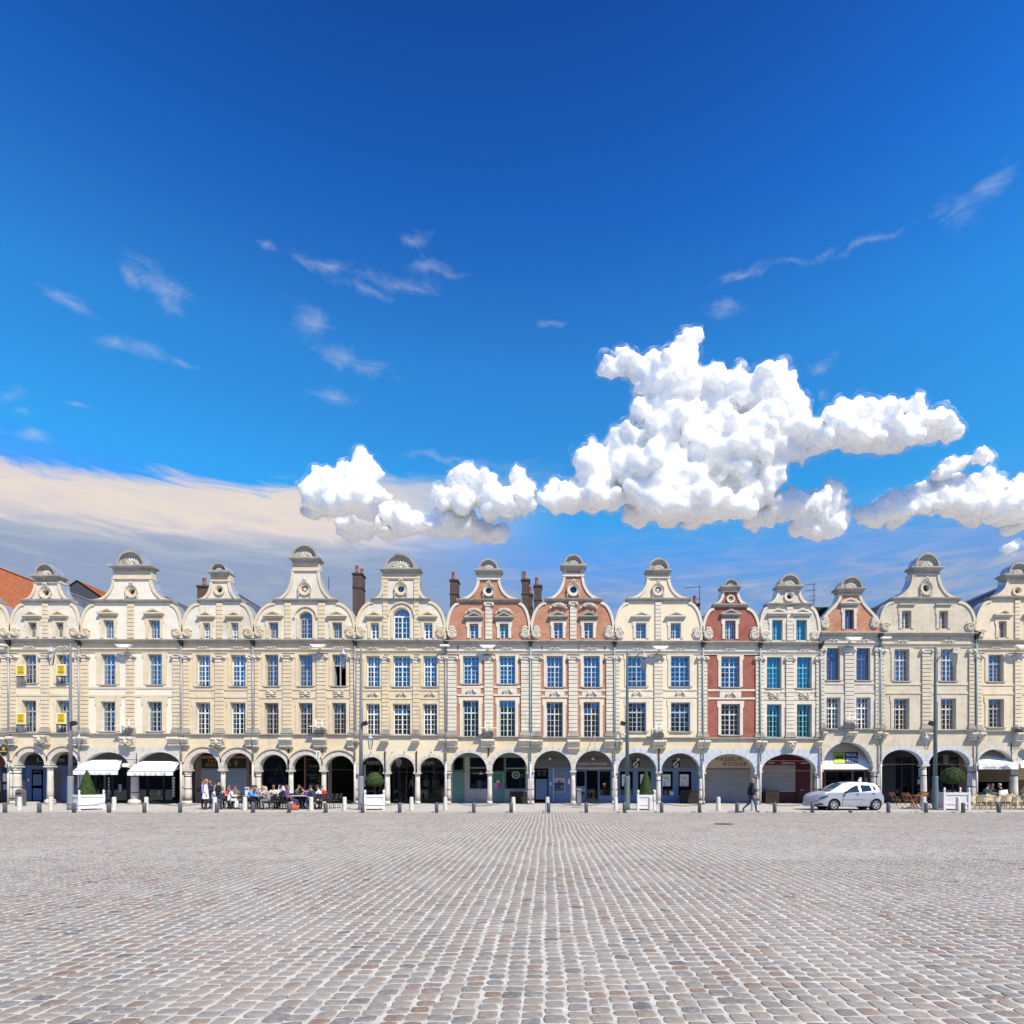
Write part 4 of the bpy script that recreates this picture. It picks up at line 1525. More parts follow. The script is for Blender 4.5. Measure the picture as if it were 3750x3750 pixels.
        q = min(r * 1.45, 0.30) if mid_ else min(r * 1.4, (arches[0][0] - x0) * S * 0.5 + 0.05 if pxc < arches[0][0] else (x1 - arches[-1][1]) * S * 0.5 + 0.05)
        g.box(X - q, X + q, FY - 0.03, FY + 0.5, zcap - 0.10, zcap - 0.002)
        g.build('capital', COLST, c)
        g = MB(); g.smooth = True
        if D.get('bigbase') and mid_:
            g.lathe([(r * 1.9, 0.0), (r * 1.9, 0.20), (r * 1.6, 0.30), (r * 1.15, 0.34)], (X, yc, zb), 8)
        else:
            g.lathe([(r * 1.22, 0.0), (r * 1.22, 0.12), (r * 1.12, 0.22)], (X, yc, zb), 18)
        g.build('base', COLST, c)
        nb = (0.30, 0.72) if mid_ else (0.14, 0.44, 0.80)
        for t in nb:
            if mid_ and R.random() < 0.6: continue
            g = MB(); rr = r * (1.125 if t < 0.5 else 1.05); g.lathe([(rr, h * t), (rr + 0.012, h * t), (rr + 0.012, h * t + 0.045), (rr, h * t + 0.045)], (X, yc, zb), 16)
            g.build('iron_band', IRON, c)
    # tie rods, ceiling over the walkway
    for k, a in enumerate(arches):
        zz = zcap + 0.02
        g = MB(); g.tube([(fx(a[0]) - 0.02, FY + 0.22, zz), (fx(a[1]) + 0.02, FY + 0.22, zz)], 0.011, 6)
        g.build('tie_rod', IRON, H)
    MB().box(XL, XR, FY + 0.5, SHY + 0.3, fz(ys) - 0.55, fz(ys) - 0.45).build('walkway_ceiling', D.get('ceil', mat('ceiling plaster', (0.42, 0.38, 0.31), 0.9)), H)


def cornice_profile(zb, zt, d):
    h = zt - zb
    return [(FY - 0.001, zb), (FY - 0.08, zb), (FY - 0.10, zb + 0.22 * h), (FY - 0.55 * d, zb + 0.42 * h), (FY - 0.62 * d, zb + 0.55 * h), (FY - d + 0.02, zb + 0.62 * h), (FY - d, zb + 0.72 * h), (FY - d, zt - 0.03), (FY - d + 0.05, zt), (FY - 0.001, zt + 0.03)]

# ------------------------------------------------------------------ the fourteen houses (photo pixels at the house fronts)
ST_BEIGE = stone_mat('beige limestone', (0.678, 0.588, 0.440), (0.95, 0.36), 0.07, 0.35)
ST_WARM = stone_mat('warm limestone', (0.667, 0.566, 0.408), (0.95, 0.36), 0.05, 0.28)
ST_YELL = stone_mat('yellowish limestone', (0.678, 0.583, 0.408), (1.1, 0.36), 0.08, 0.30)
ST_WHITE = stone_mat('pale limestone', (0.678, 0.627, 0.525), (0.8, 0.30), 0.07, 0.30)
ST_GREY = stone_mat('grey limestone', (0.610, 0.566, 0.482), (0.8, 0.30), 0.09, 0.42)
ST_GREYB = stone_mat('grey beige limestone', (0.599, 0.538, 0.424), (0.80, 0.30), 0.12, 0.42)
PL_WHITE = stone_mat('off white plaster', (0.746, 0.694, 0.583), (5, 5), 0.0, 0.32, 0.06, 0.22)
PL_CREAM = stone_mat('cream plaster', (0.746, 0.649, 0.482), (5, 5), 0.0, 0.22, 0.05, 0.16)
PL_SAND = stone_mat('sand plaster', (0.712, 0.622, 0.461), (5, 5), 0.0, 0.25, 0.05, 0.16)
PL_GABLE = stone_mat('pale weathered gable stone', (0.68, 0.635, 0.545), (1.6, 0.45), 0.04, 0.5, 0.08, 0.34)

GREY_F = frame_mat('grey', (0.36, 0.36, 0.37)); BLUEGREY_F = frame_mat('blue grey', (0.36, 0.44, 0.54)); LBLUE_F = frame_mat('light blue', (0.62, 0.72, 0.78))
WHITE_F = frame_mat('white', (0.74, 0.78, 0.80)); CYAN_F = frame_mat('pale cyan', (0.48, 0.64, 0.68)); TURQ_F = frame_mat('turquoise', (0.10, 0.42, 0.56))
BEIGE_F = frame_mat('beige grey', (0.56, 0.53, 0.48)); LGREY_F = frame_mat('light grey', (0.55, 0.58, 0.62)); PURP_F = frame_mat('dark violet', (0.13, 0.11, 0.20))


def gab(cx, ledge, neck, ent, slab, dome, oculus=None, **k):
    d = dict(cx=cx, ledge=ledge, neck=neck, ent=ent, slab=slab, dome=dome, oculus=oculus)
    d.update(k)
    return d


HOUSES = [
 dict(label='cream gabled house cut off by the left edge, red shop front and orange tiled roof', x0=-228, x1=38, yb=2340, string=2694, am=ST_BEIGE, wall=PL_SAND, st=ST_BEIGE, roof=TILE,
      g=gab(-95, (2195, 2207, 92), (45, 2132), (2116, 2136, 50), (2110, 2118, 54), (38, 2066), (-95, 2170, 20), ridge=2046, roof_depth=22),
      gw=[(-160, -129, 2279, 2333), (-62, -32, 2279, 2333)], w2=[(-185, -134), (-60, -9)], y2=(2397, 2502), w1=[(-185, -134), (-60, -9)], y1=(2565, 2681),
      fm=GREY_F, pil=[(-226, -206), (-113, -82), (8, 34)], gp=[(-109, -85)], arches=[(-200, -105, 2753, 2804), (-84, 22, 2753, 2804)], corb=[(-226, -200, 2701, 2735), (-115, -75, 2700, 2728), (2, 36, 2701, 2735)], hood=True),
 dict(gwall=PL_GABLE, label='beige gabled house with four yellow notices, left of the white awnings', x0=38, x1=295, yb=2340, string=2690, am=ST_BEIGE, wall=PL_SAND, st=ST_BEIGE, roof=SLATE,
      g=gab(174, (2195, 2207, 92), (45, 2132), (2116, 2136, 50), (2110, 2118, 54), (38, 2066), (170, 2171, 23)),
      gw=[(105, 136, 2279, 2333), (205, 234, 2279, 2333)], w2=[(83, 134), (208, 259)], y2=(2397, 2502), w1=[(82, 134), (208, 259)], y1=(2565, 2681),
      fm=GREY_F, pil=[(42, 60), (152, 183), (275, 292)], gp=[(156, 179)], arches=[(65, 163, 2753, 2804), (184, 286, 2752, 2804)], corb=[(40, 66, 2698, 2732), (140, 187, 2694, 2727), (264, 293, 2700, 2733)], ck=[0, 2, 0], hood=True, bigbase=True),
 dict(label='wide off-white gabled house with two white awnings lettered HUBERT', x0=295, x1=668, yb=2342, string=2692, am=ST_BEIGE, wall=PL_WHITE, st=ST_WARM, roof=SLATE,
      g=gab(485, (2197, 2208, 150), (70, 2118), (2104, 2122, 74), (2072, 2084, 80), (51, 2019), (484, 2167, 23)),
      gw=[(379, 418, 2270, 2337), (545, 587, 2270, 2337)], w2=[(371, 424), (542, 594)], y2=(2395, 2507), w1=[(370, 424), (540, 594)], y1=(2569, 2678),
      fm=BLUEGREY_F, pil=[(300, 326), (464, 495), (634, 665)], gp=[(468, 493)], arches=[(309, 472, 2754, 2806), (498, 661, 2754, 2806)], flat=2738, nst=13,
      corb=[(297, 330, 2699, 2733), (451, 500, 2699, 2737), (622, 666, 2700, 2733)], ck=[0, 2, 0], curt1=[(0, 0.62), None], curt2=[None, (0, 0.5)], sw=16, bigbase=True),
 dict(gwall=PL_GABLE, label='narrow beige gabled house with pale blue windows above the bakery shutters', x0=668, x1=930, yb=2342, string=2694, am=ST_WARM, wall=ST_WARM, st=ST_WARM, roof=SLATE,
      g=gab(807, (2194, 2205, 82), (35, 2128), (2110, 2130, 36), (2094, 2105, 38), (29, 2066), (805, 2161, 20), wreath=False),
      gw=[(744, 771, 2281, 2337), (847, 874, 2281, 2337)], w2=[(719, 771), (846, 900)], y2=(2398, 2513), w1=[(717, 771), (844, 900)], y1=(2572, 2688),
      fm=LBLUE_F, pil=[(673, 695), (789, 821), (908, 927)], gp=[(794, 816)], arches=[(693, 801, 2755, 2818), (819, 924, 2757, 2818)], corb=[(671, 697, 2702, 2732), (781, 829, 2703, 2737), (905, 928, 2703, 2735)], ck=[0, 2, 0], hood=True,
      curt2=[(0, 1.0, 3), (0, 1.0, 2)], curt1=[(0, 1, 9), (0, 1, 9)], bar=1, gbar=2),
 dict(gwall=PL_GABLE, label='tall three-bay beige gabled house with a star oculus and an open window', x0=930, x1=1302, yb=2342, string=2694, am=ST_WARM, wall=ST_WARM, st=ST_WARM, roof=SLATE,
      g=gab(1120, (2194, 2204, 120), (49, 2088), (2074, 2092, 51), (2045, 2055, 57), (47, 1996), (1117, 2157, 24), star=True, ridge=2108),
      gw=[(985, 1020, 2279, 2337), (1096, 1145, 2239, 2337, True), (1217, 1253, 2279, 2337)], w2=[(971, 1020), (1094, 1145), (1217, 1268)], y2=(2397, 2512), w1=[(969, 1021), (1094, 1145), (1217, 1268)], y1=(2574, 2688),
      fm=GREY_F, pil=[(934, 949), (1036, 1070), (1160, 1195), (1283, 1299)], gp=[(1043, 1067), (1166, 1192)], arches=[(950, 1051, 2763, 2820), (1069, 1172, 2764, 2820), (1190, 1297, 2767, 2820)],
      corb=[(932, 952, 2702, 2738), (1027, 1076, 2703, 2738), (1152, 1201, 2703, 2738), (1276, 1299, 2704, 2740)], hood=True, carv=CART, open2=2, curt1=[None, None, None], ml=1),
 dict(gwall=PL_GABLE, label='three-bay sand-coloured gabled house with tall arched gable window above the FASHION shop', x0=1302, x1=1634, yb=2344, string=2699, am=PL_SAND, wall=ST_YELL, st=ST_YELL, roof=SLATE,
      g=gab(1468, (2193, 2199, 108), (67, 2112), (2108, 2120, 70), (2085, 2093, 76), (57, 2029), (1469, 2157, 24), neck_straight=30, ridge=2150),
      gw=[(1357, 1388, 2281, 2337), (1440, 1501, 2225, 2337, True), (1553, 1584, 2281, 2337)], w2=[(1342, 1391), (1440, 1502), (1551, 1600)], y2=(2402, 2514), w1=[(1341, 1391), (1439, 1503), (1550, 1601)], y1=(2577, 2690),
      fm=WHITE_F, pil=[(1306, 1322), (1399, 1424), (1512, 1537), (1609, 1630)], gp=[(1402, 1422), (1516, 1536)], arches=[(1315, 1405, 2772, 2828), (1425, 1517, 2772, 2828), (1536, 1628, 2773, 2828)], ring=12,
      corb=[(1304, 1318, 2708, 2720), (1397, 1425, 2708, 2721), (1511, 1538, 2708, 2721), (1609, 1632, 2708, 2720)], ck=[1, 1, 1, 1], carv=SWAG, curt2=[None, None, None], curt1=[(0, 1, 4), (0, 1, 5), (0, 1, 4)], gtop=2122, ml=1),
 dict(label='orange brick gabled house with white stone pilasters above the green shop front', x0=1635, x1=1943, yb=2346, string=2703, am=ST_YELL, wall=BRICK_O, st=ST_WHITE, roof=SLATE, brick=True,
      g=gab(1790, (2194, 2204, 118), (40, 2120), (2108, 2124, 44), (2088, 2098, 51), (36, 2050), (1790, 2163, 22)),
      gw=[(1720, 1752, 2284, 2337), (1830, 1862, 2284, 2337)], w2=[(1696, 1754), (1829, 1887)], y2=(2402, 2504), w1=[(1695, 1753), (1829, 1887)], y1=(2565, 2699),
      fm=CYAN_F, pil=[(1639, 1672), (1774, 1806), (1908, 1940)], gp=[(1777, 1803)], arches=[(1649, 1783, 2756, 2826), (1801, 1931, 2756, 2826)],
      corb=[(1638, 1678, 2708, 2738), (1764, 1813, 2708, 2738), (1900, 1942, 2708, 2738)], carv=SWAG, crest=True, ring=14, nst=10, ml=0),
 dict(label='orange brick gabled house with white pilasters above the bank cash machine', x0=1943, x1=2250, yb=2346, string=2705, am=ST_YELL, wall=BRICK_O, st=ST_WHITE, roof=SLATE, brick=True,
      g=gab(2100, (2192, 2202, 107), (36, 2108), (2092, 2112, 40), (2071, 2082, 48), (35, 2034), (2100, 2160, 24), neck_brick=True),
      gw=[(2028, 2061, 2281, 2337), (2139, 2172, 2281, 2337)], w2=[(2002, 2061), (2137, 2196)], y2=(2402, 2516), w1=[(2001, 2061), (2137, 2196)], y1=(2571, 2700),
      fm=LGREY_F, pil=[(1948, 1980), (2082, 2115), (2219, 2248)], gp=[(2087, 2111)], arches=[(1955, 2092, 2749, 2822), (2107, 2246, 2749, 2822)],
      corb=[(1945, 1988, 2710, 2738), (2077, 2123, 2710, 2746), (2213, 2249, 2710, 2740)], carv=SWAG, crest=2, ring=15, nst=10, curt1=[(0, 1, 5), (0, 1, 5)], ml=0),
 dict(label='cream plaster gabled house with a star oculus and bluish arches', x0=2250, x1=2573, yb=2348, string=2706, am=ST_YELL, wall=PL_CREAM, st=ST_WHITE, roof=SLATE,
      g=gab(2411, (2191, 2202, 119), (40, 2114), (2100, 2118, 44), (2089, 2097, 48), (38, 2047), (2410, 2160, 22), star=True),
      gw=[(2329, 2366, 2281, 2338), (2456, 2493, 2281, 2338)], w2=[(2299, 2366), (2457, 2526)], y2=(2402, 2514), w1=[(2301, 2366), (2457, 2527)], y1=(2572, 2679),
      fm=BLUEGREY_F, pil=[(2254, 2270), (2395, 2427), (2556, 2570)], gp=[(2399, 2422)], arches=[(2262, 2405, 2756, 2825), (2422, 2564, 2758, 2825)], vous=VOUSB, ring=18, nst=11,
      corb=[(2252, 2278, 2711, 2740), (2390, 2437, 2711, 2741), (2552, 2572, 2712, 2742)], carv=SWAG, bar=1, ml=1),
 dict(label='narrow red brick gabled house above the VASSEUR ROGIER shutter', x0=2573, x1=2782, yb=2350, string=2708, am=ST_YELL, wall=BRICK_R, st=ST_WHITE, roof=SLATE, brick=2,
      g=gab(2675, (2212, 2224, 65), (29, 2165), (2158, 2168, 31), (2149, 2157, 38), (25, 2124), (2675, 2194, 15), star=True, wreath=False),
      gw=[(2655, 2693, 2273, 2340)], w2=[(2641, 2708)], y2=(2404, 2516), w1=[(2641, 2709)], y1=(2578, 2692),
      fm=LGREY_F, pil=[(2575, 2589), (2766, 2780)], gp=[], arches=[(2583, 2765, 2761, 2828)], flat=2743, vous=VOUSB, nst=13,
      corb=[(2575, 2597, 2712, 2740), (2763, 2781, 2713, 2740)], carv=SWAG, ml=1),
 dict(label='pale gabled house with turquoise windows above the burgundy café', x0=2782, x1=3003, yb=2352, string=2709, am=ST_YELL, wall=ST_GREY, st=ST_WHITE, roof=DTILE,
      g=gab(2889, (2210, 2218, 85), (40, 2160), (2156, 2164, 42), (2147, 2155, 49), (39, 2105), (2890, 2185, 19), wreath=False),
      gw=[(2827, 2865, 2270, 2344), (2915, 2954, 2270, 2344)], w2=[(2808, 2861), (2918, 2972)], y2=(2406, 2520), w1=[(2808, 2861), (2918, 2972)], y1=(2579, 2699),
      fm=TURQ_F, pil=[(2785, 2796), (2877, 2907), (2987, 3000)], gp=[(2880, 2903)], arches=[(2790, 2988, 2762, 2824)], flat=2743, vous=VOUSB, nst=15,
      corb=[(2784, 2802, 2714, 2742), (2876, 2908, 2716, 2744), (2984, 3002, 2714, 2742)], ck=[0, 2, 0], carv=CART, ml=1),
 dict(label='low whitish gabled house with a brick gable above the BACK STORE awning', x0=3003, x1=3221, yb=2316, string=2675, am=ST_GREYB, wall=ST_GREY, st=ST_GREY, roof=SLATE, gwall=BRICK_O,
      g=gab(3113, (2200, 2208, 60), (38, 2178), (2166, 2180, 42), (2156, 2164, 55), (41, 2114), None, single=True),
      gw=[(3093, 3126, 2232, 2304)], w2=[(3026, 3075), (3135, 3186)], y2=(2373, 2491), w1=[(3026, 3077), (3135, 3187)], y1=(2554, 2670),
      fm=PURP_F, fm1=WHITE_F, pil=[(3006, 3018), (3092, 3126), (3203, 3217)], gp=[], arches=[(3013, 3196, 2718, 2820)], ring=13, nst=15,
      corb=[(3005, 3020, 2681, 2702), (3096, 3130, 2681, 2704), (3202, 3218, 2681, 2704)], curt2=[(0, 1, 7), (0, 1, 7)], curt1=[(0, 1, 6), (0, 1)], dy=-30, ml=1),
 dict(label='broad grey-beige ashlar gabled house behind the right-hand street lamp', x0=3222, x1=3571, yb=2318, string=2678, am=ST_GREYB, wall=ST_GREYB, st=ST_GREYB, roof=SLATE,
      g=gab(3390, (2189, 2199, 127), (48, 2100), (2090, 2104, 50), (2079, 2088, 60), (45, 2028), (3390, 2154, 22), ocs=1.2, ridge=2128),
      gw=[(3302, 3336, 2237, 2302), (3438, 3470, 2237, 2302)], w2=[(3274, 3329), (3444, 3501)], y2=(2377, 2494), w1=[(3273, 3329), (3444, 3500)], y1=(2558, 2672),
      fm=BEIGE_F, pil=[(3226, 3237), (3374, 3410), (3546, 3564)], gp=[], arches=[(3229, 3380, 2745, 2800), (3401, 3552, 2746, 2800)], ring=14, nst=13, vous=VOUSB,
      corb=[(3225, 3240, 2685, 2706), (3374, 3412, 2685, 2712), (3545, 3568, 2684, 2712)], dy=-28, curt2=[None, (0, 1, 7)], curt1=[(0, 0.6, 7), (0, 1, 8)], noped=True, ml=1),
 dict(label='beige gabled house cut off by the right edge, above the café with rattan chairs', x0=3571, x1=3877, yb=2344, string=2682, am=ST_GREYB, wall=ST_BEIGE, st=ST_BEIGE, roof=SLATE,
      g=gab(3724, (2185, 2195, 103), (36, 2117), (2112, 2120, 42), (2106, 2114, 58), (38, 2062), (3724, 2165, 18), wreath=False),
      gw=[(3656, 3685, 2275, 2335), (3764, 3793, 2275, 2335)], w2=[(3618, 3674), (3776, 3832)], y2=(2397, 2496), w1=[(3618, 3675), (3776, 3832)], y1=(2560, 2663),
      fm=GREY_F, pil=[(3573, 3593), (3713, 3740), (3856, 3875)], gp=[(3714, 3734)], arches=[(3578, 3712, 2744, 2802), (3736, 3870, 2744, 2802)], ring=14, nst=10,
      corb=[(3574, 3596, 2684, 2712), (3710, 3744, 2684, 2718), (3850, 3876, 2684, 2712)], ml=1),
]


def build_house(D):
    x0, x1 = D['x0'], D['x1']
    H = empty('gabled_house', (fx((x0 + x1) / 2), FY, 0), label=D['label'], cat='house', group='gabled houses along the square')
    D['H'] = H
    XL, XR = fx(x0) + 0.003, fx(x1) - 0.003
    yb, ys = D['yb'], D['string']
    dy = D.get('dy', 0)
    st, wl = D['st'], D['wall']
    add_arcade(H, D)
    w2 = [(a, b, *D['y2']) for a, b in D['w2']]
    w1 = [(a, b, *D['y1']) for a, b in D['w1']]
    MB().prism(rect(XL, XR, fz(ys) + 0.002, fz(yb) - 0.002), FY, FY + 0.45, [hole(*q) for q in w1 + w2]).build('wall', wl, H)
    # rooms behind the windows, their dimness put into the wall colour
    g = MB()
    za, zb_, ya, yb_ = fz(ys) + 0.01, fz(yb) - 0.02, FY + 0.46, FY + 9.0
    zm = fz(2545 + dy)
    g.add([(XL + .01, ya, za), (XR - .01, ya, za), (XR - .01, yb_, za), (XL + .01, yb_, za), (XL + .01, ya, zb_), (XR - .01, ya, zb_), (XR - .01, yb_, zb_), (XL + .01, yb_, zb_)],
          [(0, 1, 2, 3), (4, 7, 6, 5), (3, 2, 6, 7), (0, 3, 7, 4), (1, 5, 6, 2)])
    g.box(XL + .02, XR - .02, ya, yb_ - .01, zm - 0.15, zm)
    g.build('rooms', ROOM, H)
    gs = D['g']; gs.update(x0=x0, x1=x1, yb=yb)
    gwall = D.get('gwall', wl)
    if gs.get('neck_brick'): gs['neck_brick'] = BRICK_O
    add_gable(H, gs, gwall, st if st is not PL_WHITE else ST_BEIGE, D['gw'], D['roof'])
    # dark sheet standing for the unlit attic behind the small windows
    g = MB(); g.box(XL + 0.3, XR - 0.3, FY + 1.6, FY + 1.65, fz(yb), fz(yb - 118)); g.build('attic_dark_sheet', DARK, H)
    # main cornice, frieze, architrave, string course
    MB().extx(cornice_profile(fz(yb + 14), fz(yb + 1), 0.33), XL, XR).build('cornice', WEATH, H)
    ya2 = D['y2'][0] - 6
    MB().box(XL, XR, FY - 0.020, FY - 0.001, fz(ya2 - 12), fz(yb + 14) - 0.002).build('frieze', st, H)
    g = MB(); zz = fz(ya2)
    g.extx([(FY - 0.001, zz), (FY - 0.06, zz), (FY - 0.065, zz + 0.09), (FY - 0.10, zz + 0.11), (FY - 0.12, zz + 0.17), (FY - 0.16, zz + 0.19), (FY - 0.16, zz + 0.215), (FY - 0.001, zz + 0.225)], XL, XR)
    g.build('architrave', st, H)
    g = MB(); zz = fz(ys)
    g.extx([(FY - 0.001, zz - 0.02), (FY - 0.05, zz - 0.02), (FY - 0.10, zz + 0.03), (FY - 0.17, zz + 0.055), (FY - 0.17, zz + 0.10), (FY - 0.001, zz + 0.13)], XL, XR)
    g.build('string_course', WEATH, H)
    sw = D.get('sw', 11)
    for k, q in enumerate(w2):
        cu = D.get('curt2'); cu = cu[k] if cu else None
        add_window(H, *q, D['fm'], 4, (2, 4), curtain=cu, surround=(st, sw, 0.045), opened=D.get('open2') == k, bar=D.get('bar', 0))
    for k, q in enumerate(w1):
        cu = D.get('curt1'); cu = cu[k] if cu else None
        add_window(H, *q, D.get('fm1', D['fm']), 4, (2, 4), curtain=cu, surround=(st, sw, 0.045), sill=1 if D['y1'][1] < ys - 6 else None)
    for q in D['gw']:
        ar = len(q) > 4 and q[4]
        if ar:
            add_window(H, *q[:4], D['fm'], 4, (2, 4), arch=True, surround=(st, 8, 0.05), sill=None)
            # hood mould over the arched window
            X0, X1 = fx(q[0]), fx(q[1]); r = (X1 - X0) / 2
            MB().prism(arc((X0 + X1) / 2, fz(q[2]) - r, r + 0.36, r + 0.36, 0, 180, 20) + arc((X0 + X1) / 2, fz(q[2]) - r, r + 0.26, r + 0.26, 180, 0, 20), FY - 0.12, FY - 0.001).build('hood_mould', st, H)
        else:
            big = (q[1] - q[0]) > 34
            add_window(H, *q[:4], D['fm'], 2 if not big else 4, (0, 4), surround=(st, 10, 0.05), sill=None, bar=D.get('gbar', 0))
            xc = (q[0] + q[1]) / 2
            if D.get('noped'):
                MB().box(fx(q[0] - 14), fx(q[1] + 14), FY - 0.14, FY - 0.001, fz(q[2] - 20), fz(q[2] - 26)).build('label_mould', WEATH, H)
            else:
                hw = (q[1] - q[0]) / 2 + 19
                yb2 = q[2] - 20
                add_pediment(H, xc, min(hw, 37), yb2, yb2 - 21, st if not D.get('brick') else WEATH)
                if D.get('crest'):
                    link('crest', CREST, H, (fx(xc), FY - 0.06, fz(yb2 - (20 if D['crest'] != 2 else 36))), None, (1.25, 1.2, 1.15))
    pbot = min(ys - 4, ys)
    for k, (a, b) in enumerate(D['pil']):
        add_pilaster(H, a, b, ya2 - 1 + 8, pbot - 4, st)
    for (a, b) in D['gp']:
        top = D.get('gtop', gs['ledge'][1] + 3)
        add_pilaster(H, a, b, top, yb - 4, st, cap='ionic' if D.get('brick') else None, base=False, proud=0.08)
    for k, c in enumerate(D['corb']):
        ck = D.get('ck'); kd = ('bracket', 'slab', 'mask')[ck[k]] if ck else 'bracket'
        add_corbel(H, *c, kind=kd)
    # volutes
    if gs.get('single'):
        add_volute(H, x0 + 17, 2286, 16, 1, st); add_volute(H, x1 - 19, 2286, 16, -1, st)
    else:
        vy = yb - 24 if D is not HOUSES[12] else yb - 22
        lf = D['label'].count('three-bay') or D.get('brick') or D['wall'] is PL_CREAM
        add_volute(H, x0 + 20, vy, 17, 1, st, leaf=bool(lf)); add_volute(H, x1 - 20, vy, 17, -1, st, leaf=bool(lf))
    # carvings between the floors and on the frieze
    for (a, b) in D['w2']:
        xc = (a + b) / 2
        if D.get('carv'):
            wpx = 62
            link('carving', D['carv'], H, (fx(xc), FY - 0.03, fz((D['y2'][1] + D['y1'][0]) / 2 - 3)), None, (0.98 if D['carv'] is SWAG else 0.9, 1.0, 0.95))
        if D['wall'] is not PL_WHITE and not (x0 < 0): link('carving', RINC, H, (fx(xc), FY - 0.02, fz((yb + ya2) / 2 + 5)), None, (1.3, 1.1, 1.2))
    # bands between the floors
    ybnd = (D['y1'][0] - 20, D['y2'][1] + 12)
    segs = []
    ps = sorted(D['pil'])
    for i in range(len(ps) - 1): segs.append((ps[i][1] + 1.5, ps[i + 1][0] - 1.5))
    for (a, b) in segs:
        for yy in ybnd:
            MB().box(fx(a), fx(b), FY - 0.045, FY - 0.0015, fz(yy + 3.5), fz(yy - 3.5)).build('band', st, H)
        if D.get('brick'):
            # stone field round the carving, brick left at both ends
            wq = [q for q in D['w2'] if a < q[0] < b][0]
            MB().box(fx(wq[0] - 6), fx(wq[1] + 6), FY - 0.03, FY - 0.001, fz(ybnd[0] - 4), fz(ybnd[1] + 4)).build('panel', st, H)
            for q in ((a + 1, wq[0] - 16), (wq[1] + 16, b - 1)):
                if D['brick'] is True and q[1] - q[0] > 3: MB().box(fx(q[0]), fx(q[1]), FY - 0.026, FY - 0.021, fz(yb + 35), fz(yb + 19)).build('panel', BRICK_R, H)
    return H


def downpipe(H, px, ytop, m):
    X = fx(px)
    yq = FY - 0.16
    g = MB(); g.smooth = True
    g.tube([(X, yq, fz(ytop + 22)), (X, yq, 2.75)], 0.052, 8)
    for z in (9.4, 7.2, 5.1, 3.4): g.tube([(X, yq, z), (X, yq, z + 0.06)], 0.064, 8)
    d = g.build('downpipe', m, H)
    g = MB(); g.smooth = True; g.tube([(X, yq, 2.75), (X, yq, PAV)], 0.062, 8); g.tube([(X, yq, 2.70), (X, yq, 2.80)], 0.075, 8); g.build('pipe_foot', PIPE_L, d)
    g = MB()
    z = fz(ytop + 2)
    V = []
    for (k, zz) in ((0.07, z - 0.42), (0.075, z - 0.30), (0.16, z - 0.12), (0.16, z), (0.20, z), (0.20, z + 0.05)):
        V += [(X - k, yq - k * 0.8, zz), (X + k, yq - k * 0.8, zz), (X + k, yq + 0.12, zz), (X - k, yq + 0.12, zz)]
    Fc = [(20, 21, 22, 23)]
    for i in range(5):
        for k in range(4): Fc.append((i * 4 + k, i * 4 + (k + 1) % 4, i * 4 + 4 + (k + 1) % 4, i * 4 + 4 + k))
    g.add(V, Fc); g.build('hopper_head', IRON, d)


for D in HOUSES: build_house(D)
for k, D in enumerate(HOUSES[:-1]):
    downpipe(D['H'], D['x1'], D['yb'] - (0 if k not in (11,) else -2), PIPE_G if k < 6 else PIPE_T)


def chimney(H, x0, x1, ytop, ybot, Y=44.5, pots=1, pc=0.3, cap=True):
    X0, X1, Z1, Z0 = atx(x0, Y), atx(x1, Y), atz(ytop, Y), atz(ybot, Y)
    g = MB(); g.box(X0, X1, Y, Y + 0.9, Z0, Z1)
    c = g.build('chimney', CHIM, H)
    g = MB(); g.box(X0 - 0.06, X1 + 0.06, Y - 0.06, Y + 0.96, Z1 - 0.02, Z1 + 0.09); g.box(X0 - 0.04, X1 + 0.04, Y - 0.04, Y + 0.94, Z1 - 1.0, Z1 - 0.92)
    g.build('chimney_cap', CHIM, c)
    for k in range(pots):
        g = MB(); g.smooth = True
        xx = X0 + (X1 - X0) * (0.35 + 0.4 * k)
        g.lathe([(0.13, 0.09), (0.12, 0.3), (0.11, 0.55 + 0.1 * (k == 0)), (0.14, 0.58 + 0.1 * (k == 0)), (0.09, 0.6 + 0.1 * (k == 0))], (xx, Y + 0.3 + 0.35 * k, Z1), 10)
        g.build('chimney_pot', POT, c)


hh = [D['H'] for D in HOUSES]
chimney(hh[3], 722, 772, 2148, 2330, 43, 2)
chimney(hh[4], 1291, 1324, 2102, 2330, 44.5, 2)
chimney(hh[5], 1648, 1676, 2126, 2330, 44.5, 1)
chimney(hh[6], 1911, 1938, 2124, 2330, 44.0, 1)
chimney(hh[6], 1936, 1950, 2178, 2330, 46.5, 1)
chimney(hh[7], 1956, 1983, 2146, 2330, 44.0, 1)
chimney(hh[8], 2540, 2562, 2214, 2330, 43.0, 1)


def aerial(H, px, ytop, ybot, Y, arms, sd=-1):
    X = atx(px, Y)
    g = MB()
    zt = atz(ytop, Y)
    g.tube([(X, Y, atz(ybot, Y)), (X, Y, zt)], 0.025, 5)
    for (dy, ln) in arms:
        z = zt - dy
        g.tube([(X + 0.15 * -sd, Y, z), (X + sd * ln, Y, z - 0.08)], 0.014, 4)
        for k in range(int(ln / 0.14)):
            xx = X + sd * (0.10 + 0.14 * k)
            g.tube([(xx, Y - 0.2, z - 0.01 * k), (xx, Y + 0.2, z - 0.01 * k)], 0.007, 4)
    g.build('television_aerial', IRON, H)


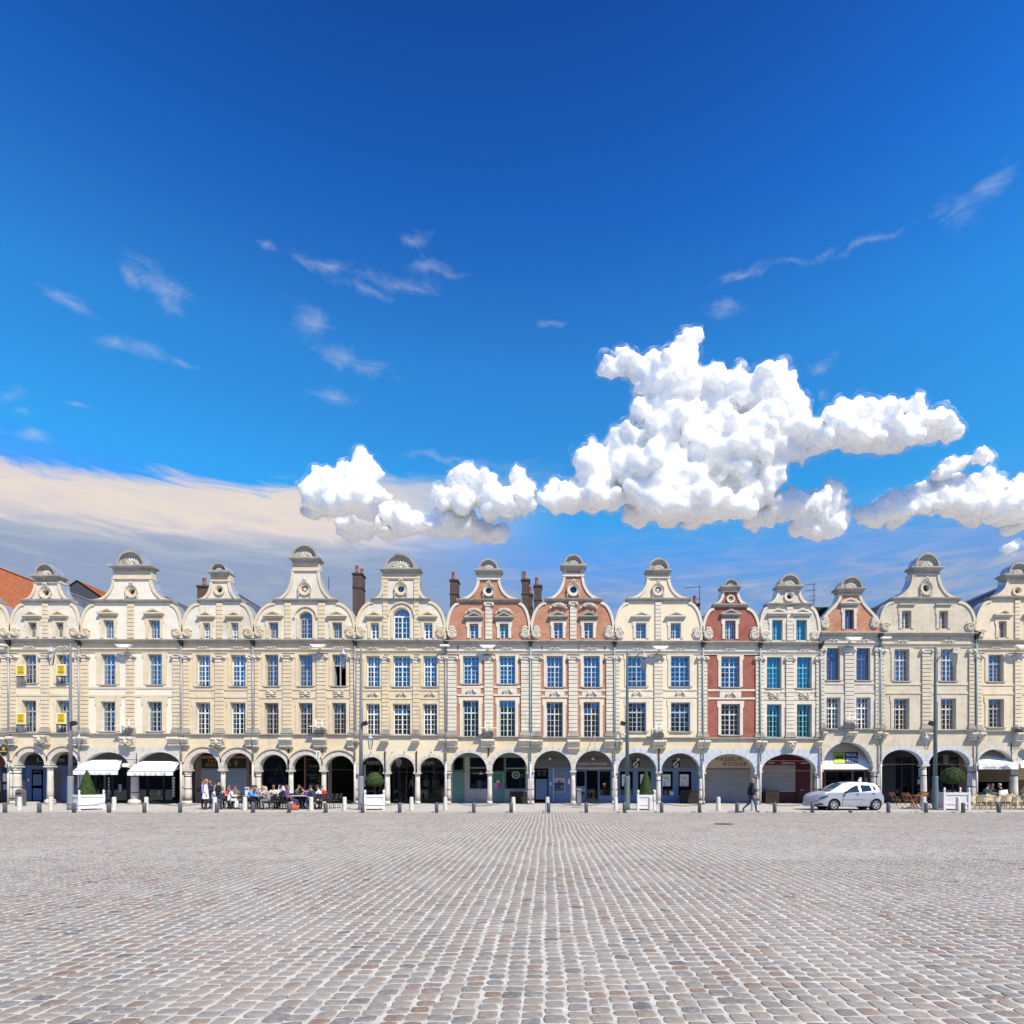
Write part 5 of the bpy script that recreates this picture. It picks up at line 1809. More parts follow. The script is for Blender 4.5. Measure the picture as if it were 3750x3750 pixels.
aerial(hh[8], 2562, 2146, 2260, 43.5, [(0.05, 1.1), (0.9, 0.4)])
aerial(hh[10], 2981, 2134, 2250, 43.0, [(0.1, 0.8), (0.5, 0.6), (0.9, 0.35), (1.2, 0.3)])
aerial(hh[6], 1911, 2092, 2130, 44.2, [])
aerial(hh[4], 1204, 2113, 2160, 46.0, [])

# rear wings whose tiled roofs show between the gables
def rear_wing(label, px, ytop, ybot, Y, hw, length, roofm, wallm):
    X, Z1, Z0 = atx(px, Y), atz(ytop, Y), atz(ybot, Y)
    H = empty('rear_house', (X, Y, 0), label=label, cat='house')
    g = MB(); g.box(X - hw + 0.15, X + hw - 0.15, Y + 0.1, Y + length, 0.0, Z0); g.prism([(X - hw + 0.15, Z0), (X + hw - 0.15, Z0), (X, Z1 - 0.12)], Y + 0.1, Y + 0.3)
    g.build('wall', wallm, H)
    g = MB()
    rows = 26
    for sd in (-1, 1):
        for i in range(rows):
            t0, t1 = i / rows, (i + 1) / rows
            a0, a1 = X + sd * hw * (1 - t0), X + sd * hw * (1 - t1); b0, b1 = Z0 + (Z1 - Z0) * t0, Z0 + (Z1 - Z0) * t1
            g.add([(a0, Y, b0 + 0.05), (a0, Y + length, b0 + 0.05), (a1, Y + length, b1), (a1, Y, b1), (a0, Y, b0 - 0.02), (a0, Y + length, b0 - 0.02)], [(0, 1, 2, 3), (4, 5, 1, 0)])
    g.build('roof', roofm, H)


rear_wing('rear wing with a bright orange tiled roof behind the white-awning house', 281, 2124, 2230, 52, 3.6, 14, TILE, mat('dark slate hanging', (0.06, 0.065, 0.08), 0.8))

# houses across the square, behind the viewer: they show only as dark reflections in the lower windows
g = MB()
for k in range(30):
    xa = -96 + k * 6.4
    cxm = xa + 3.2
    top = 18.0 + 1.2 * math.sin(k * 1.7)
    g.prism([(xa, 0), (xa + 6.38, 0), (xa + 6.38, 15.4), (cxm + 1.3, 16.6), (cxm + 1.0, top), (cxm - 1.0, top), (cxm - 1.3, 16.6), (xa, 15.4)], -34.5, -34.0)
    for i in range(2):
        for z in (1.0, 4.6, 8.0): g.box(xa + 1.0 + i * 3.0, xa + 2.4 + i * 3.0, -34.0, -33.97, z, z + 2.4)
g.box(-96, 96, -46, -34.6, 0, 10.5)
tag(g.build('houses_across_square', mat('shaded stone', (0.26, 0.23, 0.18), 0.9), at=(0, -34, 0)), kind='structure')

# ------------------------------------------------------------------ shop fronts under the arcade (photo pixels at the shop plane)
def sx(px): return atx(px, SHY)
def sz(py): return atz(py, SHY)


def pm(name, col, rough=0.5, var=0.06, **k): return mat(name, col, rough, var, 5.0, **k)


BLUE_W = pm('blue painted wood', (0.085, 0.14, 0.30)); TEAL_W = pm('grey green paint', (0.16, 0.27, 0.26)); TEALD = pm('green door paint', (0.13, 0.27, 0.25))
RED_W = pm('dark red paint', (0.16, 0.015, 0.015)); BURG = pm('burgundy paint', (0.075, 0.010, 0.016)); BLACKP = pm('black signboard', (0.012, 0.012, 0.013), 0.35)
TAUPE = pm('taupe render', (0.22, 0.17, 0.14), 0.8); CREAMF = pm('cream fascia', (0.52, 0.47, 0.39), 0.7); SHUT_B = pm('pale blue shutter', (0.30, 0.36, 0.46), 0.5)
SHUT_G = pm('grey roller shutter', (0.36, 0.36, 0.37), 0.45, metal=0.3); SHUT_D = pm('dark shutter', (0.12, 0.13, 0.15), 0.5); SHUT_N = pm('brown slats', (0.13, 0.095, 0.055), 0.6)
BANKB = pm('bank blue paint', (0.13, 0.21, 0.36)); BANKG = pm('bank grey fascia', (0.14, 0.145, 0.155)); STONEW = stone_mat('shop wall ashlar', (0.46, 0.44, 0.42), (0.6, 0.32), 0.14, 0.2)
PAPER = pm('white paper', (0.72, 0.74, 0.75), 0.8); GOLD = pm('gold lettering', (0.40, 0.27, 0.08), 0.4); WLET = pm('white lettering', (0.75, 0.75, 0.75)); GLET = pm('grey lettering', (0.30, 0.31, 0.33))
BROWNL = pm('bronze lettering', (0.16, 0.085, 0.04), 0.4); NAVY = pm('navy panel', (0.02, 0.045, 0.14)); LIME = pm('lime panel', (0.42, 0.50, 0.03)); PINKP = pm('magenta poster', (0.45, 0.06, 0.22)); LILAC = pm('lilac poster', (0.40, 0.30, 0.55))
DARKF = pm('near black frame', (0.02, 0.022, 0.026)); BRPIC = pm('brown poster', (0.12, 0.06, 0.03)); GREENP = pm('green poster', (0.04, 0.30, 0.10)); REDP = pm('red notice', (0.50, 0.03, 0.03))
AWN_R = pm('faded red awning', (0.22, 0.07, 0.055), 0.8); AWN_W = mat('white awning canvas', (0.82, 0.82, 0.81), 0.8, 0.03, 3.0)
STEELP = pm('steel panel', (0.40, 0.42, 0.46), 0.4)


def panel(H, nm, x0, x1, y0, y1, m, d1=0.05, d0=0.0):
    g = MB(); g.box(sx(x0), sx(x1), SHY - d1, SHY - d0, sz(y1), sz(y0))
    return g.build(nm, m, H)


def glassp(H, x0, x1, y0, y1, fm=None, nm='shop_window'):
    """glazing with a narrow frame round it"""
    X0, X1, Z0, Z1 = sx(x0), sx(x1), sz(y1), sz(y0)
    t = 0.05
    g = MB(); g.prism(rect(X0, X1, Z0, Z1), SHY - 0.045, SHY + 0.02, [rect(X0 + t, X1 - t, Z0 + t, Z1 - t)])
    f = g.build(nm, fm or DARKF, H)
    g = MB(); g.box(X0 + t - 0.004, X1 - t + 0.004, SHY - 0.012, SHY - 0.006, Z0 + t - 0.004, Z1 - t + 0.004); g.build('pane', SHOPGLASS, f)
    return f


def shutter(H, x0, x1, y0, y1, m, pitch=0.085, nm='roller_shutter', d=0.03):
    X0, X1, Z0, Z1 = sx(x0), sx(x1), sz(y1), sz(y0)
    g = MB()
    n = max(2, int((Z1 - Z0) / pitch)); p = (Z1 - Z0) / n
    for k in range(n):
        z = Z0 + k * p
        g.add([(X0, SHY - d + 0.012, z), (X1, SHY - d + 0.012, z), (X1, SHY - d - 0.012, z + p * 0.25), (X0, SHY - d - 0.012, z + p * 0.25),
               (X1, SHY - d - 0.012, z + p * 0.75), (X0, SHY - d - 0.012, z + p * 0.75), (X1, SHY - d + 0.012, z + p), (X0, SHY - d + 0.012, z + p)],
              [(0, 1, 2, 3), (3, 2, 4, 5), (5, 4, 6, 7)])
    s_ = g.build(nm, m, H)
    g = MB()
    g.box(X0 - 0.03, X0 + 0.03, SHY - d - 0.03, SHY - d + 0.03, Z0, Z1); g.box(X1 - 0.03, X1 + 0.03, SHY - d - 0.03, SHY - d + 0.03, Z0, Z1); g.build('guide_rail', m, s_)
    g = MB(); g.box(X0, X1, SHY - d - 0.025, SHY - d + 0.02, Z0 - 0.05, Z0 + 0.02); g.build('bottom_rail', m, s_)
    return s_


def door(H, x0, x1, y0, y1, m, fields=((0.1, 0.9, 0.55, 0.92), (0.1, 0.9, 0.08, 0.48)), planks=0, handle=1, lights=()):
    X0, X1, Z0, Z1 = sx(x0), sx(x1), sz(y1), sz(y0)
    W, Hh = X1 - X0, Z1 - Z0
    g = MB(); g.box(X0, X1, SHY - 0.05, SHY - 0.005, Z0, Z1)
    d = g.build('door', m, H)
    if planks:
        for k in range(planks):
            a = X0 + 0.03 + (W - 0.06) * k / planks
            MB().chamfer(a + 0.006, a + (W - 0.06) / planks - 0.006, SHY - 0.068, SHY - 0.051, Z0 + 0.03, Z1 - 0.03, 0.008).build('plank', m, d)
    else:
        for (a, b, c, e) in fields:
            MB().chamfer(X0 + W * a, X0 + W * b, SHY - 0.072, SHY - 0.051, Z0 + Hh * c, Z0 + Hh * e, 0.015).build('door_panel', m, d)
    for (a, b, c, e) in lights:
        MB().box(X0 + W * a, X0 + W * b, SHY - 0.078, SHY - 0.073, Z0 + Hh * c, Z0 + Hh * e).build('pane', DARKF, d)
    xx = X1 - 0.08 if handle > 0 else X0 + 0.08
    g = MB(); g.tube([(xx, SHY - 0.06, Z0 + 1.0), (xx, SHY - 0.11, Z0 + 1.0), (xx - 0.09 * handle, SHY - 0.11, Z0 + 1.0)], 0.012, 6); g.build('handle', IRON, d)
    return d


def board(H, x0, x1, y0, y1, m, nm='signboard', d=0.10):
    return panel(H, nm, x0, x1, y0, y1, m, d, 0.052)


def words(txt, par, x0, x1, y0, y1, m, d=0.108, **k):
    lettering(txt, par, (sx((x0 + x1) / 2), SHY - d, sz((y0 + y1) / 2)), sx(x1) - sx(x0), sz(y0) - sz(y1), m, **k)


FLOORPX = 2942
for D in HOUSES:
    XL, XR = fx(D['x0']) + 0.004, fx(D['x1']) - 0.004
    zc = fz(D['string']) - 0.56
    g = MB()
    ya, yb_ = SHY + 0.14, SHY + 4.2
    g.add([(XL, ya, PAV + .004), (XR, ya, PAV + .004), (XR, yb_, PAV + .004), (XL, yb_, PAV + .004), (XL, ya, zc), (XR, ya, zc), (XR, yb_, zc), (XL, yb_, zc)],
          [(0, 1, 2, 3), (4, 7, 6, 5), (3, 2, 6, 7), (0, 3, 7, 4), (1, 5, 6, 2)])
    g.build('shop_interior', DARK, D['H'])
    # upper strip and thin jambs so that the front closes up to the ceiling
    g = MB(); g.box(XL, XR, SHY, SHY + 0.13, sz(2752), zc); g.build('shop_lintel', D.get('lint', TAUPE), D['H'])

h = hh[0]
panel(h, 'fascia', -222, 38, 2752, 2806, RED_W); glassp(h, -222, -100, 2806, 2900, RED_W); glassp(h, -98, 8, 2806, 2900, RED_W); glassp(h, 9, 38, 2806, 2900, RED_W); panel(h, 'stall_riser', -222, 38, 2900, FLOORPX, DARKF)
panel(h, 'menu_sheet', 13, 31, 2832, 2862, PAPER, 0.06, 0.052); panel(h, 'menu_sheet', 14, 29, 2872, 2892, SHUT_B, 0.06, 0.052)

h = hh[1]
glassp(h, 40, 98, 2752, FLOORPX - 4, RED_W)
panel(h, 'shop_surround', 98, 293, 2752, 2766, TAUPE); b = board(h, 100, 293, 2766, 2804, BLACKP)
words('L', b, 141, 158, 2773, 2790, GLET); words('nt', b, 189, 200, 2781, 2789, GLET); words('Des', b, 209, 240, 2773, 2790, GLET); words('s', b, 273, 281, 2780, 2792, GLET)
panel(h, 'shop_surround', 98, 186, 2804, FLOORPX, BLUE_W)
door(h, 118, 160, 2818, FLOORPX - 2, BLUE_W, ((0.12, 0.88, 0.52, 0.86), (0.12, 0.88, 0.06, 0.44)), lights=((0.12, 0.88, 0.90, 0.97),))
panel(h, 'letter_plate', 104, 109, 2852, 2862, PAPER, 0.06, 0.052)
panel(h, 'shop_surround', 186, 230, 2804, 2817, BLUE_W); shutter(h, 188, 229, 2817, 2934, SHUT_D, 0.075); panel(h, 'shop_surround', 186, 230, 2934, FLOORPX, BLUE_W, 0.04)
panel(h, 'shop_surround', 230, 293, 2804, FLOORPX, BLUE_W)
for (a, c) in ((246, 2822), (246, 2852), (272, 2852), (272, 2826)): panel(h, 'poster', a, a + 11, c, c + 20, BRPIC, 0.062, 0.052)
MB().box(sx(120), sx(168), SHY - 0.6, SHY - 0.06, PAV + 0.002, PAV + 0.10).build('door_step', COLST, h)

h = hh[2]
for (a, b) in ((300, 350), (352, 412), (414, 468), (502, 540), (544, 600), (602, 664)): glassp(h, a, b, 2800, FLOORPX - 10)
panel(h, 'fascia', 298, 666, 2752, 2800, BANKG); panel(h, 'stall_riser', 298, 666, FLOORPX - 10, FLOORPX, DARKF); panel(h, 'pier', 468, 502, 2752, FLOORPX, DARKF)
for k in range(7):
    panel(h, 'price_ticket', 398, 403, 2848 + k * 11, 2855 + k * 11, PAPER, 0.06, 0.052); panel(h, 'price_ticket', 632, 642, 2846 + k * 10.5, 2854 + k * 10.5, PAPER, 0.06, 0.052)
panel(h, 'display_shelf', 548, 575, 2905, 2907, STEELP, 0.06, 0.05); panel(h, 'display_box', 580, 590, 2896, 2914, STEELP, 0.06, 0.05); panel(h, 'display_box', 436, 448, 2872, 2900, STEELP, 0.06, 0.052)

h = hh[3]
panel(h, 'pier', 716, 741, 2752, FLOORPX, TAUPE); panel(h, 'pier', 902, 914, 2752, FLOORPX, TAUPE); panel(h, 'wall_strip', 672, 716, 2752, FLOORPX, DARKF)
panel(h, 'wall_strip', 741, 902, 2752, 2779, TAUPE)
b = board(h, 741, 902, 2779, 2813, BLACKP)
words('PATISSIER', b, 765, 845, 2781, 2792, GOLD); words('BOULANGER', b, 757, 850, 2795, 2807, GOLD)
g = MB()
for k in range(7): g.tube([(sx(868), SHY - 0.108, sz(2808)), (sx(866 + k * 1.6 - 4), SHY - 0.112, sz(2796)), (sx(860 + k * 3), SHY - 0.108, sz(2784 + abs(k - 3)))], 0.012, 4)
g.build('wheat_emblem', GOLD, b)
shutter(h, 741, 902, 2814, FLOORPX - 1, SHUT_B, 0.06)
door(h, 916, 928, 2836, FLOORPX - 1, TAUPE, ((0.2, 0.8, 0.1, 0.9),)); panel(h, 'transom', 914, 929, 2752, 2834, DARKF); panel(h, 'notice', 924, 928, 2849, 2858, REDP, 0.062, 0.052)
for (a, b_, t, ta, tb) in ((694, 806, 'BOULANGERIE', 712, 784), (820, 926, 'FRANÇOIS', 848, 906)):
    g = MB(); X0, X1 = atx(a, 41.6), atx(b_, 41.6)
    g.add([(X0, 42.3, atz(2756, 42.3)), (X1, 42.3, atz(2756, 42.3)), (X1, 41.6, atz(2767, 41.6)), (X0, 41.6, atz(2767, 41.6)), (X1, 41.6, atz(2779, 41.6)), (X0, 41.6, atz(2779, 41.6))], [(0, 1, 2, 3), (3, 2, 4, 5)])
    aw = tag(g.build('shop_awning', AWN_R), 'faded red rolled-up awning lettered %s over the bakery' % t, 'awning')
    lettering(t, aw, (atx((ta + tb) / 2, 41.59), 41.59, atz(2773, 41.59)), atx(tb, 41.59) - atx(ta, 41.59), 0.13, pm('faded awning lettering', (0.50, 0.42, 0.40)))

h = hh[4]
for (a, b) in ((952, 962), (1115, 1119), (1201, 1207)): panel(h, 'post', a, b, 2770, FLOORPX, TAUPE)
glassp(h, 962, 1066, 2770, FLOORPX - 12, RED_W); glassp(h, 1119, 1180, 2780, FLOORPX - 8, RED_W); panel(h, 'fascia', 932, 1200, 2752, 2771, BURG); panel(h, 'wall_strip', 932, 952, 2752, FLOORPX, TAUPE)
panel(h, 'stall_riser', 962, 1115, FLOORPX - 12, FLOORPX, DARKF); panel(h, 'wall_strip', 1207, 1216, 2752, FLOORPX, BANKG)
panel(h, 'menu_sheet', 950, 957, 2870, 2884, PAPER, 0.06, 0.052)
dm = pm('dim window lettering', (0.20, 0.20, 0.17))
lettering('LE BAR', h, (sx(1150), SHY - 0.05, sz(2806)), sx(1168) - sx(1132), 0.13, dm); lettering('Spécialité', h, (sx(1144), SHY - 0.05, sz(2838)), sx(1162) - sx(1127), 0.13, dm, shear=0.2)
lettering('Moules', h, (sx(1148), SHY - 0.05, sz(2848)), sx(1161) - sx(1136), 0.13, dm, shear=0.2); lettering('Sp', h, (sx(1168), SHY - 0.05, sz(2860)), sx(1174) - sx(1163), 0.12, dm, shear=0.2)
g = MB()
fm_ = [(1026, 2797), (1003, 2850), (984, 2848), (1000, 2872), (1040, 2872), (1052, 2848), (1042, 2850)]
for a, b in zip(fm_, fm_[1:] + fm_[:1]): g.tube([(sx(a[0]), SHY - 0.05, sz(a[1])), (sx(b[0]), SHY - 0.05, sz(b[1]))], 0.018, 4)
for k in range(8): g.tube([(sx(988 + k * 8), SHY - 0.05, sz(2850)), (sx(998 + k * 5.5), SHY - 0.05, sz(2871))], 0.010, 4)
g.build('boat_emblem', pm('blue window outline', (0.05, 0.06, 0.14)), h)
g = MB(); g.prism(arc(sx(1144), sz(2883), 0.30, 0.30, 10, 170, 14) + arc(sx(1144), sz(2885), 0.14, 0.12, 160, 20, 8), SHY - 0.056, SHY - 0.05); g.build('mussel_emblem', pm('dark blue print', (0.02, 0.03, 0.10)), h)

h = hh[5]
glassp(h, 1316, 1334, 2772, FLOORPX - 12); glassp(h, 1336, 1424, 2800, FLOORPX - 12); panel(h, 'fascia', 1304, 1440, 2752, 2800, BLACKP); panel(h, 'pillar', 1333, 1340, 2770, 2880, STEELP)
glassp(h, 1440, 1462, 2810, FLOORPX - 6); glassp(h, 1464, 1492, 2810, FLOORPX - 6); panel(h, 'fascia', 1440, 1512, 2752, 2810, BLACKP); glassp(h, 1512, 1630, 2806, FLOORPX - 16); panel(h, 'fascia', 1512, 1632, 2752, 2806, BLACKP); panel(h, 'stall_riser', 1512, 1632, FLOORPX - 16, FLOORPX, DARKF)
words('FASHION', hh[5], 1344, 1408, 2787, 2800, GLET, d=0.07, bold=0.01); words('FASHION', hh[5], 1530, 1590, 2787, 2801, GLET, d=0.07, mirror=True, bold=0.01)
g = MB(); g.prism([(sx(1451), sz(2782)), (sx(1461), sz(2777)), (sx(1471), sz(2782)), (sx(1471), sz(2797)), (sx(1461), sz(2810)), (sx(1451), sz(2797))][::-1], SHY - 0.07, SHY - 0.052); sh_ = g.build('shield_emblem', GLET, h)
g = MB(); g.box(sx(1460.2), sx(1461.8), SHY - 0.08, SHY - 0.071, sz(2804), sz(2784)); g.box(sx(1457), sx(1465), SHY - 0.08, SHY - 0.071, sz(2799), sz(2797)); g.build('sword_emblem', DARKF, sh_)


def mannequin(px, label, top, skirt, tall=1.72):
    """headless-looking shop dummy on a stand just inside the glass"""
    Y = SHY + 0.55
    X = atx(px, Y)
    t = empty('mannequin', (X, Y, PAV + 0.28), label=label, cat='mannequin', group='mannequins in the dark shop window')
    g = MB(); g.smooth = True
    sk = pm('dummy plastic', (0.55, 0.52, 0.50))
    g.lathe([(0.03, 1.38), (0.045, 1.42), (0.07, 1.50), (0.085, 1.58), (0.07, 1.66), (0.02, 1.70)], (0, 0, 0), 10)
    for sd in (-1, 1): g.tube([(sd * 0.17, 0, 1.34), (sd * 0.24, -0.02, 1.08), (sd * 0.27, -0.06, 0.84), (sd * 0.28, -0.09, 0.72)], [0.04, 0.036, 0.028, 0.02], 6)
    for sd in (-1, 1): g.tube([(sd * 0.09, 0, 0.9), (sd * 0.10, 0, 0.45), (sd * 0.09, 0, 0.04)], [0.075, 0.055, 0.035], 6)
    g.build('body', sk, t, local=True)
    g = MB(); g.smooth = True
    g.lathe([(0.15, 0.82), (0.13, 0.98), (0.15, 1.15), (0.17, 1.30), (0.10, 1.39)], (0, 0, 0), 12, 1.15, 0.72); g.build('top', top, t, local=True)
    g = MB(); g.smooth = True
    g.lathe([(0.22, 0.18), (0.20, 0.5), (0.165, 0.84)], (0, 0, 0), 12, 1.0, 0.72); g.build('skirt', skirt, t, local=True)
    g = MB(); g.lathe([(0.16, -0.28), (0.16, -0.265), (0.015, -0.26), (0.015, 0.25)], (0, 0, 0), 12); g.build('stand', STEELP, t, local=True)


mannequin(1561, 'shop dummy in a white wrap top and black skirt', PAPER, BLACKP)
mannequin(1598, 'shop dummy in a pale grey short-sleeved top, nearest the right pier', STEELP, BLACKP)
mannequin(1514, 'shop dummy half hidden behind the round column', pm('beige cloth', (0.40, 0.34, 0.30)), BLACKP)
panel(h, 'hanging_coat', 1336, 1349, 2866, 2900, BRPIC, -0.3, -0.35); panel(h, 'hanging_jeans', 1378, 1392, 2868, 2902, NAVY, -0.3, -0.35); panel(h, 'hanging_shirt', 1354, 1368, 2892, 2902, PAPER, -0.3, -0.35)

h = hh[6]
door(h, 1658, 1702, 2826, FLOORPX - 1, TEALD, planks=6); panel(h, 'fascia', 1637, 1942, 2752, 2772, TEAL_W); glassp(h, 1660, 1700, 2772, 2823, TEAL_W, 'fanlight')
panel(h, 'wall_pier', 1637, 1658, 2772, FLOORPX, STONEW); panel(h, 'wall_pier', 1702, 1719, 2772, FLOORPX, STONEW); glassp(h, 1719, 1790, 2772, 2812, TEAL_W, 'fanlight'); glassp(h, 1719, 1790, 2812, 2890, TEAL_W); panel(h, 'stall_riser', 1719, 1803, 2890, FLOORPX, STONEW)
panel(h, 'wall_pier', 1790, 1803, 2772, 2890, TEAL_W); glassp(h, 1803, 1848, 2772, 2826, TEAL_W, 'fanlight')
d_ = door(h, 1803, 1848, 2828, FLOORPX - 1, TEALD, planks=5)
panel(d_, 'door_glass', 1808, 1840, 2834, 2888, pm('green tinted glass', (0.06, 0.20, 0.12), 0.15), 0.075, 0.069); panel(d_, 'poster', 1808, 1822, 2868, 2888, LILAC, 0.082, 0.076); panel(d_, 'poster', 1823, 1838, 2868, 2888, PINKP, 0.082, 0.076); panel(d_, 'notice', 1819, 1829, 2858, 2866, PAPER, 0.082, 0.076)
glassp(h, 1850, 1926, 2772, 2814, TEAL_W, 'fanlight'); w_ = glassp(h, 1850, 1926, 2814, 2890, TEAL_W); panel(h, 'stall_riser', 1848, 1942, 2890, FLOORPX, STONEW); panel(h, 'wall_pier', 1926, 1942, 2772, 2890, STONEW)
g = MB(); g.prism(arc(sx(1889), sz(2838), 0.26, 0.26, 0, 350, 24), SHY - 0.052, SHY - 0.048, [arc(sx(1889), sz(2838), 0.215, 0.215, 0, 350, 24)]); g.build('round_emblem', PAPER, w_)
g = MB(); g.prism(arc(sx(1889), sz(2838), 0.15, 0.14, 0, 340, 16), SHY - 0.052, SHY - 0.048); g.build('round_emblem_leaf', GREENP, w_)
g = MB(); g.tube([(sx(1728 + k * 2.2), SHY - 0.05, sz(2832 + (1.2 if k % 2 else -1.2))) for k in range(24)], 0.014, 4); g.tube([(sx(1756), SHY - 0.055, sz(2836)), (sx(1763), SHY - 0.06, sz(2828)), (sx(1767), SHY - 0.055, sz(2836)), (sx(1761), SHY - 0.055, sz(2834)), (sx(1758), SHY - 0.055, sz(2829))], [0.02, 0.05, 0.02, 0.05, 0.02], 5); g.build('swallow_emblem', PAPER, h)
for (a, b, c, e, m_) in ((1745, 1764, 2858, 2886, PAPER), (1766, 1780, 2862, 2886, SHUT_B), (1724, 1740, 2870, 2888, BANKB), (1866, 1890, 2862, 2888, BRPIC), (1898, 1912, 2846, 2888, GREENP), (1905, 1918, 2834, 2850, PAPER), (1851, 1858, 2874, 2888, SHUT_B)): panel(h, 'display_item', a, b, c, e, m_, -0.25, -0.29)

h = hh[7]
panel(h, 'fascia', 1945, 2249, 2778, 2810, BANKG, 0.14); panel(h, 'wall_strip', 1945, 2249, 2752, 2778, BANKG)
panel(h, 'shop_surround', 1945, 2105, 2810, FLOORPX, BANKB)
door(h, 1958, 2008, 2814, FLOORPX - 8, BANKB, ((0.08, 0.92, 0.05, 0.68),), lights=((0.18, 0.48, 0.76, 0.93), (0.55, 0.85, 0.76, 0.93))); panel(h, 'threshold', 1958, 2008, FLOORPX - 8, FLOORPX, DARKF, 0.08)
panel(h, 'bell_plate', 2013, 2019, 2864, 2876, PAPER, 0.06, 0.052)
a_ = empty('cash_machine', (sx(2047), SHY, PAV), label='wall cash machine with dark blue screen in a pale surround', cat='cash machine')
g = MB(); g.prism(rect(sx(2026), sx(2070), sz(2902), sz(2848)), SHY - 0.09, SHY - 0.052, [rect(sx(2030), sx(2066), sz(2898), sz(2866))]); g.build('surround', STEELP, a_)
g = MB(); g.box(sx(2030), sx(2066), SHY - 0.056, SHY - 0.052, sz(2898), sz(2866)); g.build('recess', NAVY, a_)
g = MB(); g.box(sx(2034), sx(2050), SHY - 0.066, SHY - 0.058, sz(2887), sz(2876)); g.build('screen', pm('machine screen', (0.03, 0.08, 0.25), 0.15), a_)
g = MB()
for i in range(4):
    for j in range(3): g.box(sx(2053 + i * 2.6), sx(2055 + i * 2.6), SHY - 0.068, SHY - 0.058, sz(2886 - j * 3), sz(2884 - j * 3))
g.build('keypad', STEELP, a_)
g = MB(); g.box(sx(2034), sx(2062), SHY - 0.10, SHY - 0.058, sz(2893), sz(2891)); g.build('note_slot', GOLD, a_); g = MB(); g.box(sx(2043), sx(2053), SHY - 0.10, SHY - 0.091, sz(2866), sz(2858)); g.build('badge', REDP, a_)
panel(h, 'corner_trim', 2025, 2027, 2812, 2934, WLET, 0.06, 0.052); panel(h, 'notice', 2080, 2088, 2852, 2872, PAPER, 0.06, 0.052)
b = board(h, 2108, 2236, 2790, 2806, pm('bank sign face', (0.17, 0.175, 0.19)), d=0.17)
words("CAISSE D'EPARGNE", b, 2113, 2222, 2793, 2801, WLET, d=0.178, shear=0.2, space=1.15); panel(b, 'underline', 2128, 2216, 2803, 2804, REDP, 0.176, 0.171)
glassp(h, 2108, 2144, 2822, 2916, BANKB); glassp(h, 2145, 2192, 2818, FLOORPX - 1, BANKB); glassp(h, 2193, 2238, 2822, 2916, BANKB); panel(h, 'stall_riser', 2108, 2144, 2916, FLOORPX, BANKB); panel(h, 'stall_riser', 2193, 2249, 2916, FLOORPX, BANKB); panel(h, 'shop_surround', 2108, 2249, 2810, 2818, STEELP); panel(h, 'pier', 2238, 2249, 2818, 2916, BANKB)
for k in range(8): panel(h, 'privacy_stripe', 2110, 2142, 2880 + k * 2.4, 2881.4 + k * 2.4, STEELP, 0.052, 0.047)
g = MB(); g.prism([(sx(2207), sz(2874)), (sx(2220), sz(2874)), (sx(2213.5), sz(2886))][::-1], SHY - 0.056, SHY - 0.047); g.build('warning_sticker', REDP, h); panel(h, 'sticker', 2208, 2217, 2868, 2873, PAPER, 0.056, 0.047)
for q in (2014, 2170):
    MB().box(sx(q - 4), sx(q + 4), SHY - 0.55, SHY - 0.35, sz(2784), sz(2776)).build('ceiling_lamp', PAPER, h)

h = hh[8]
panel(h, 'fascia', 2252, 2572, 2778, 2812, BANKG, 0.14); panel(h, 'wall_strip', 2252, 2572, 2752, 2778, BANKG); panel(h, 'shop_surround', 2252, 2572, 2812, 2822, BANKB)
for (a, b) in ((2268, 2320), (2334, 2386), (2424, 2466), (2482, 2534)):
    glassp(h, a, b, 2822, 2914, BANKB)
for (a, b) in ((2252, 2268), (2320, 2334), (2386, 2424), (2466, 2482), (2534, 2572)): panel(h, 'pier', a, b, 2822, 2914, BANKB)
panel(h, 'stall_riser', 2252, 2572, 2914, FLOORPX, BANKB)
for (a, b) in ((2277, 2306), (2345, 2372), (2426, 2455), (2489, 2521)):
    p_ = panel(h, 'poster', a, b, 2836, 2879, PAPER, 0.054, 0.048)
    g = MB(); q = (a + b) / 2
    g.tube([(sx(q - 7), SHY - 0.058, sz(2878)), (sx(q - 5), SHY - 0.058, sz(2870)), (sx(q - 8), SHY - 0.058, sz(2863))], [0.03, 0.022, 0.01], 4); g.tube([(sx(q + 2), SHY - 0.058, sz(2852)), (sx(q + 10), SHY - 0.058, sz(2860))], 0.012, 4)
    for k in range(3): g.box(sx(a + 5), sx(b - 4 - 3 * k), SHY - 0.058, SHY - 0.055, sz(2846 + 3 * k), sz(2845 + 3 * k))
    g.build('poster_print', BANKG, p_)
panel(h, 'small_notice', 2452, 2466, 2898, 2912, PAPER, 0.056, 0.048)
for q in (2328, 2474):
    b = panel(h, 'signboard', q - 14, q + 14, 2784, 2812, pm('logo panel', (0.02, 0.024, 0.035)), 0.17, 0.142)
    g = MB(); yy = SHY - 0.176

    def LP(L, r): g.tube([(sx(q + a), yy, sz(c)) for a, c in L], r, 5, flat=0.4)
    LP([(9, 2783), (3, 2788), (-3, 2793), (-9, 2799), (-10, 2803)], [0.03, 0.035, 0.05, 0.06, 0.02]); LP([(-9, 2802), (-6, 2808), (-2, 2811), (3, 2801), (6, 2795)], [0.03, 0.03, 0.03, 0.03, 0.02]); LP([(3, 2800), (8, 2799), (7, 2803)], 0.02); LP([(1, 2806), (9, 2806)], 0.016); LP([(-2, 2812), (9, 2812)], 0.016)
    g.build('squirrel_logo', WLET, b)
    MB().box(sx(q + 1), sx(q + 9), SHY - 0.55, SHY - 0.35, sz(2786), sz(2778)).build('ceiling_lamp', PAPER, h)

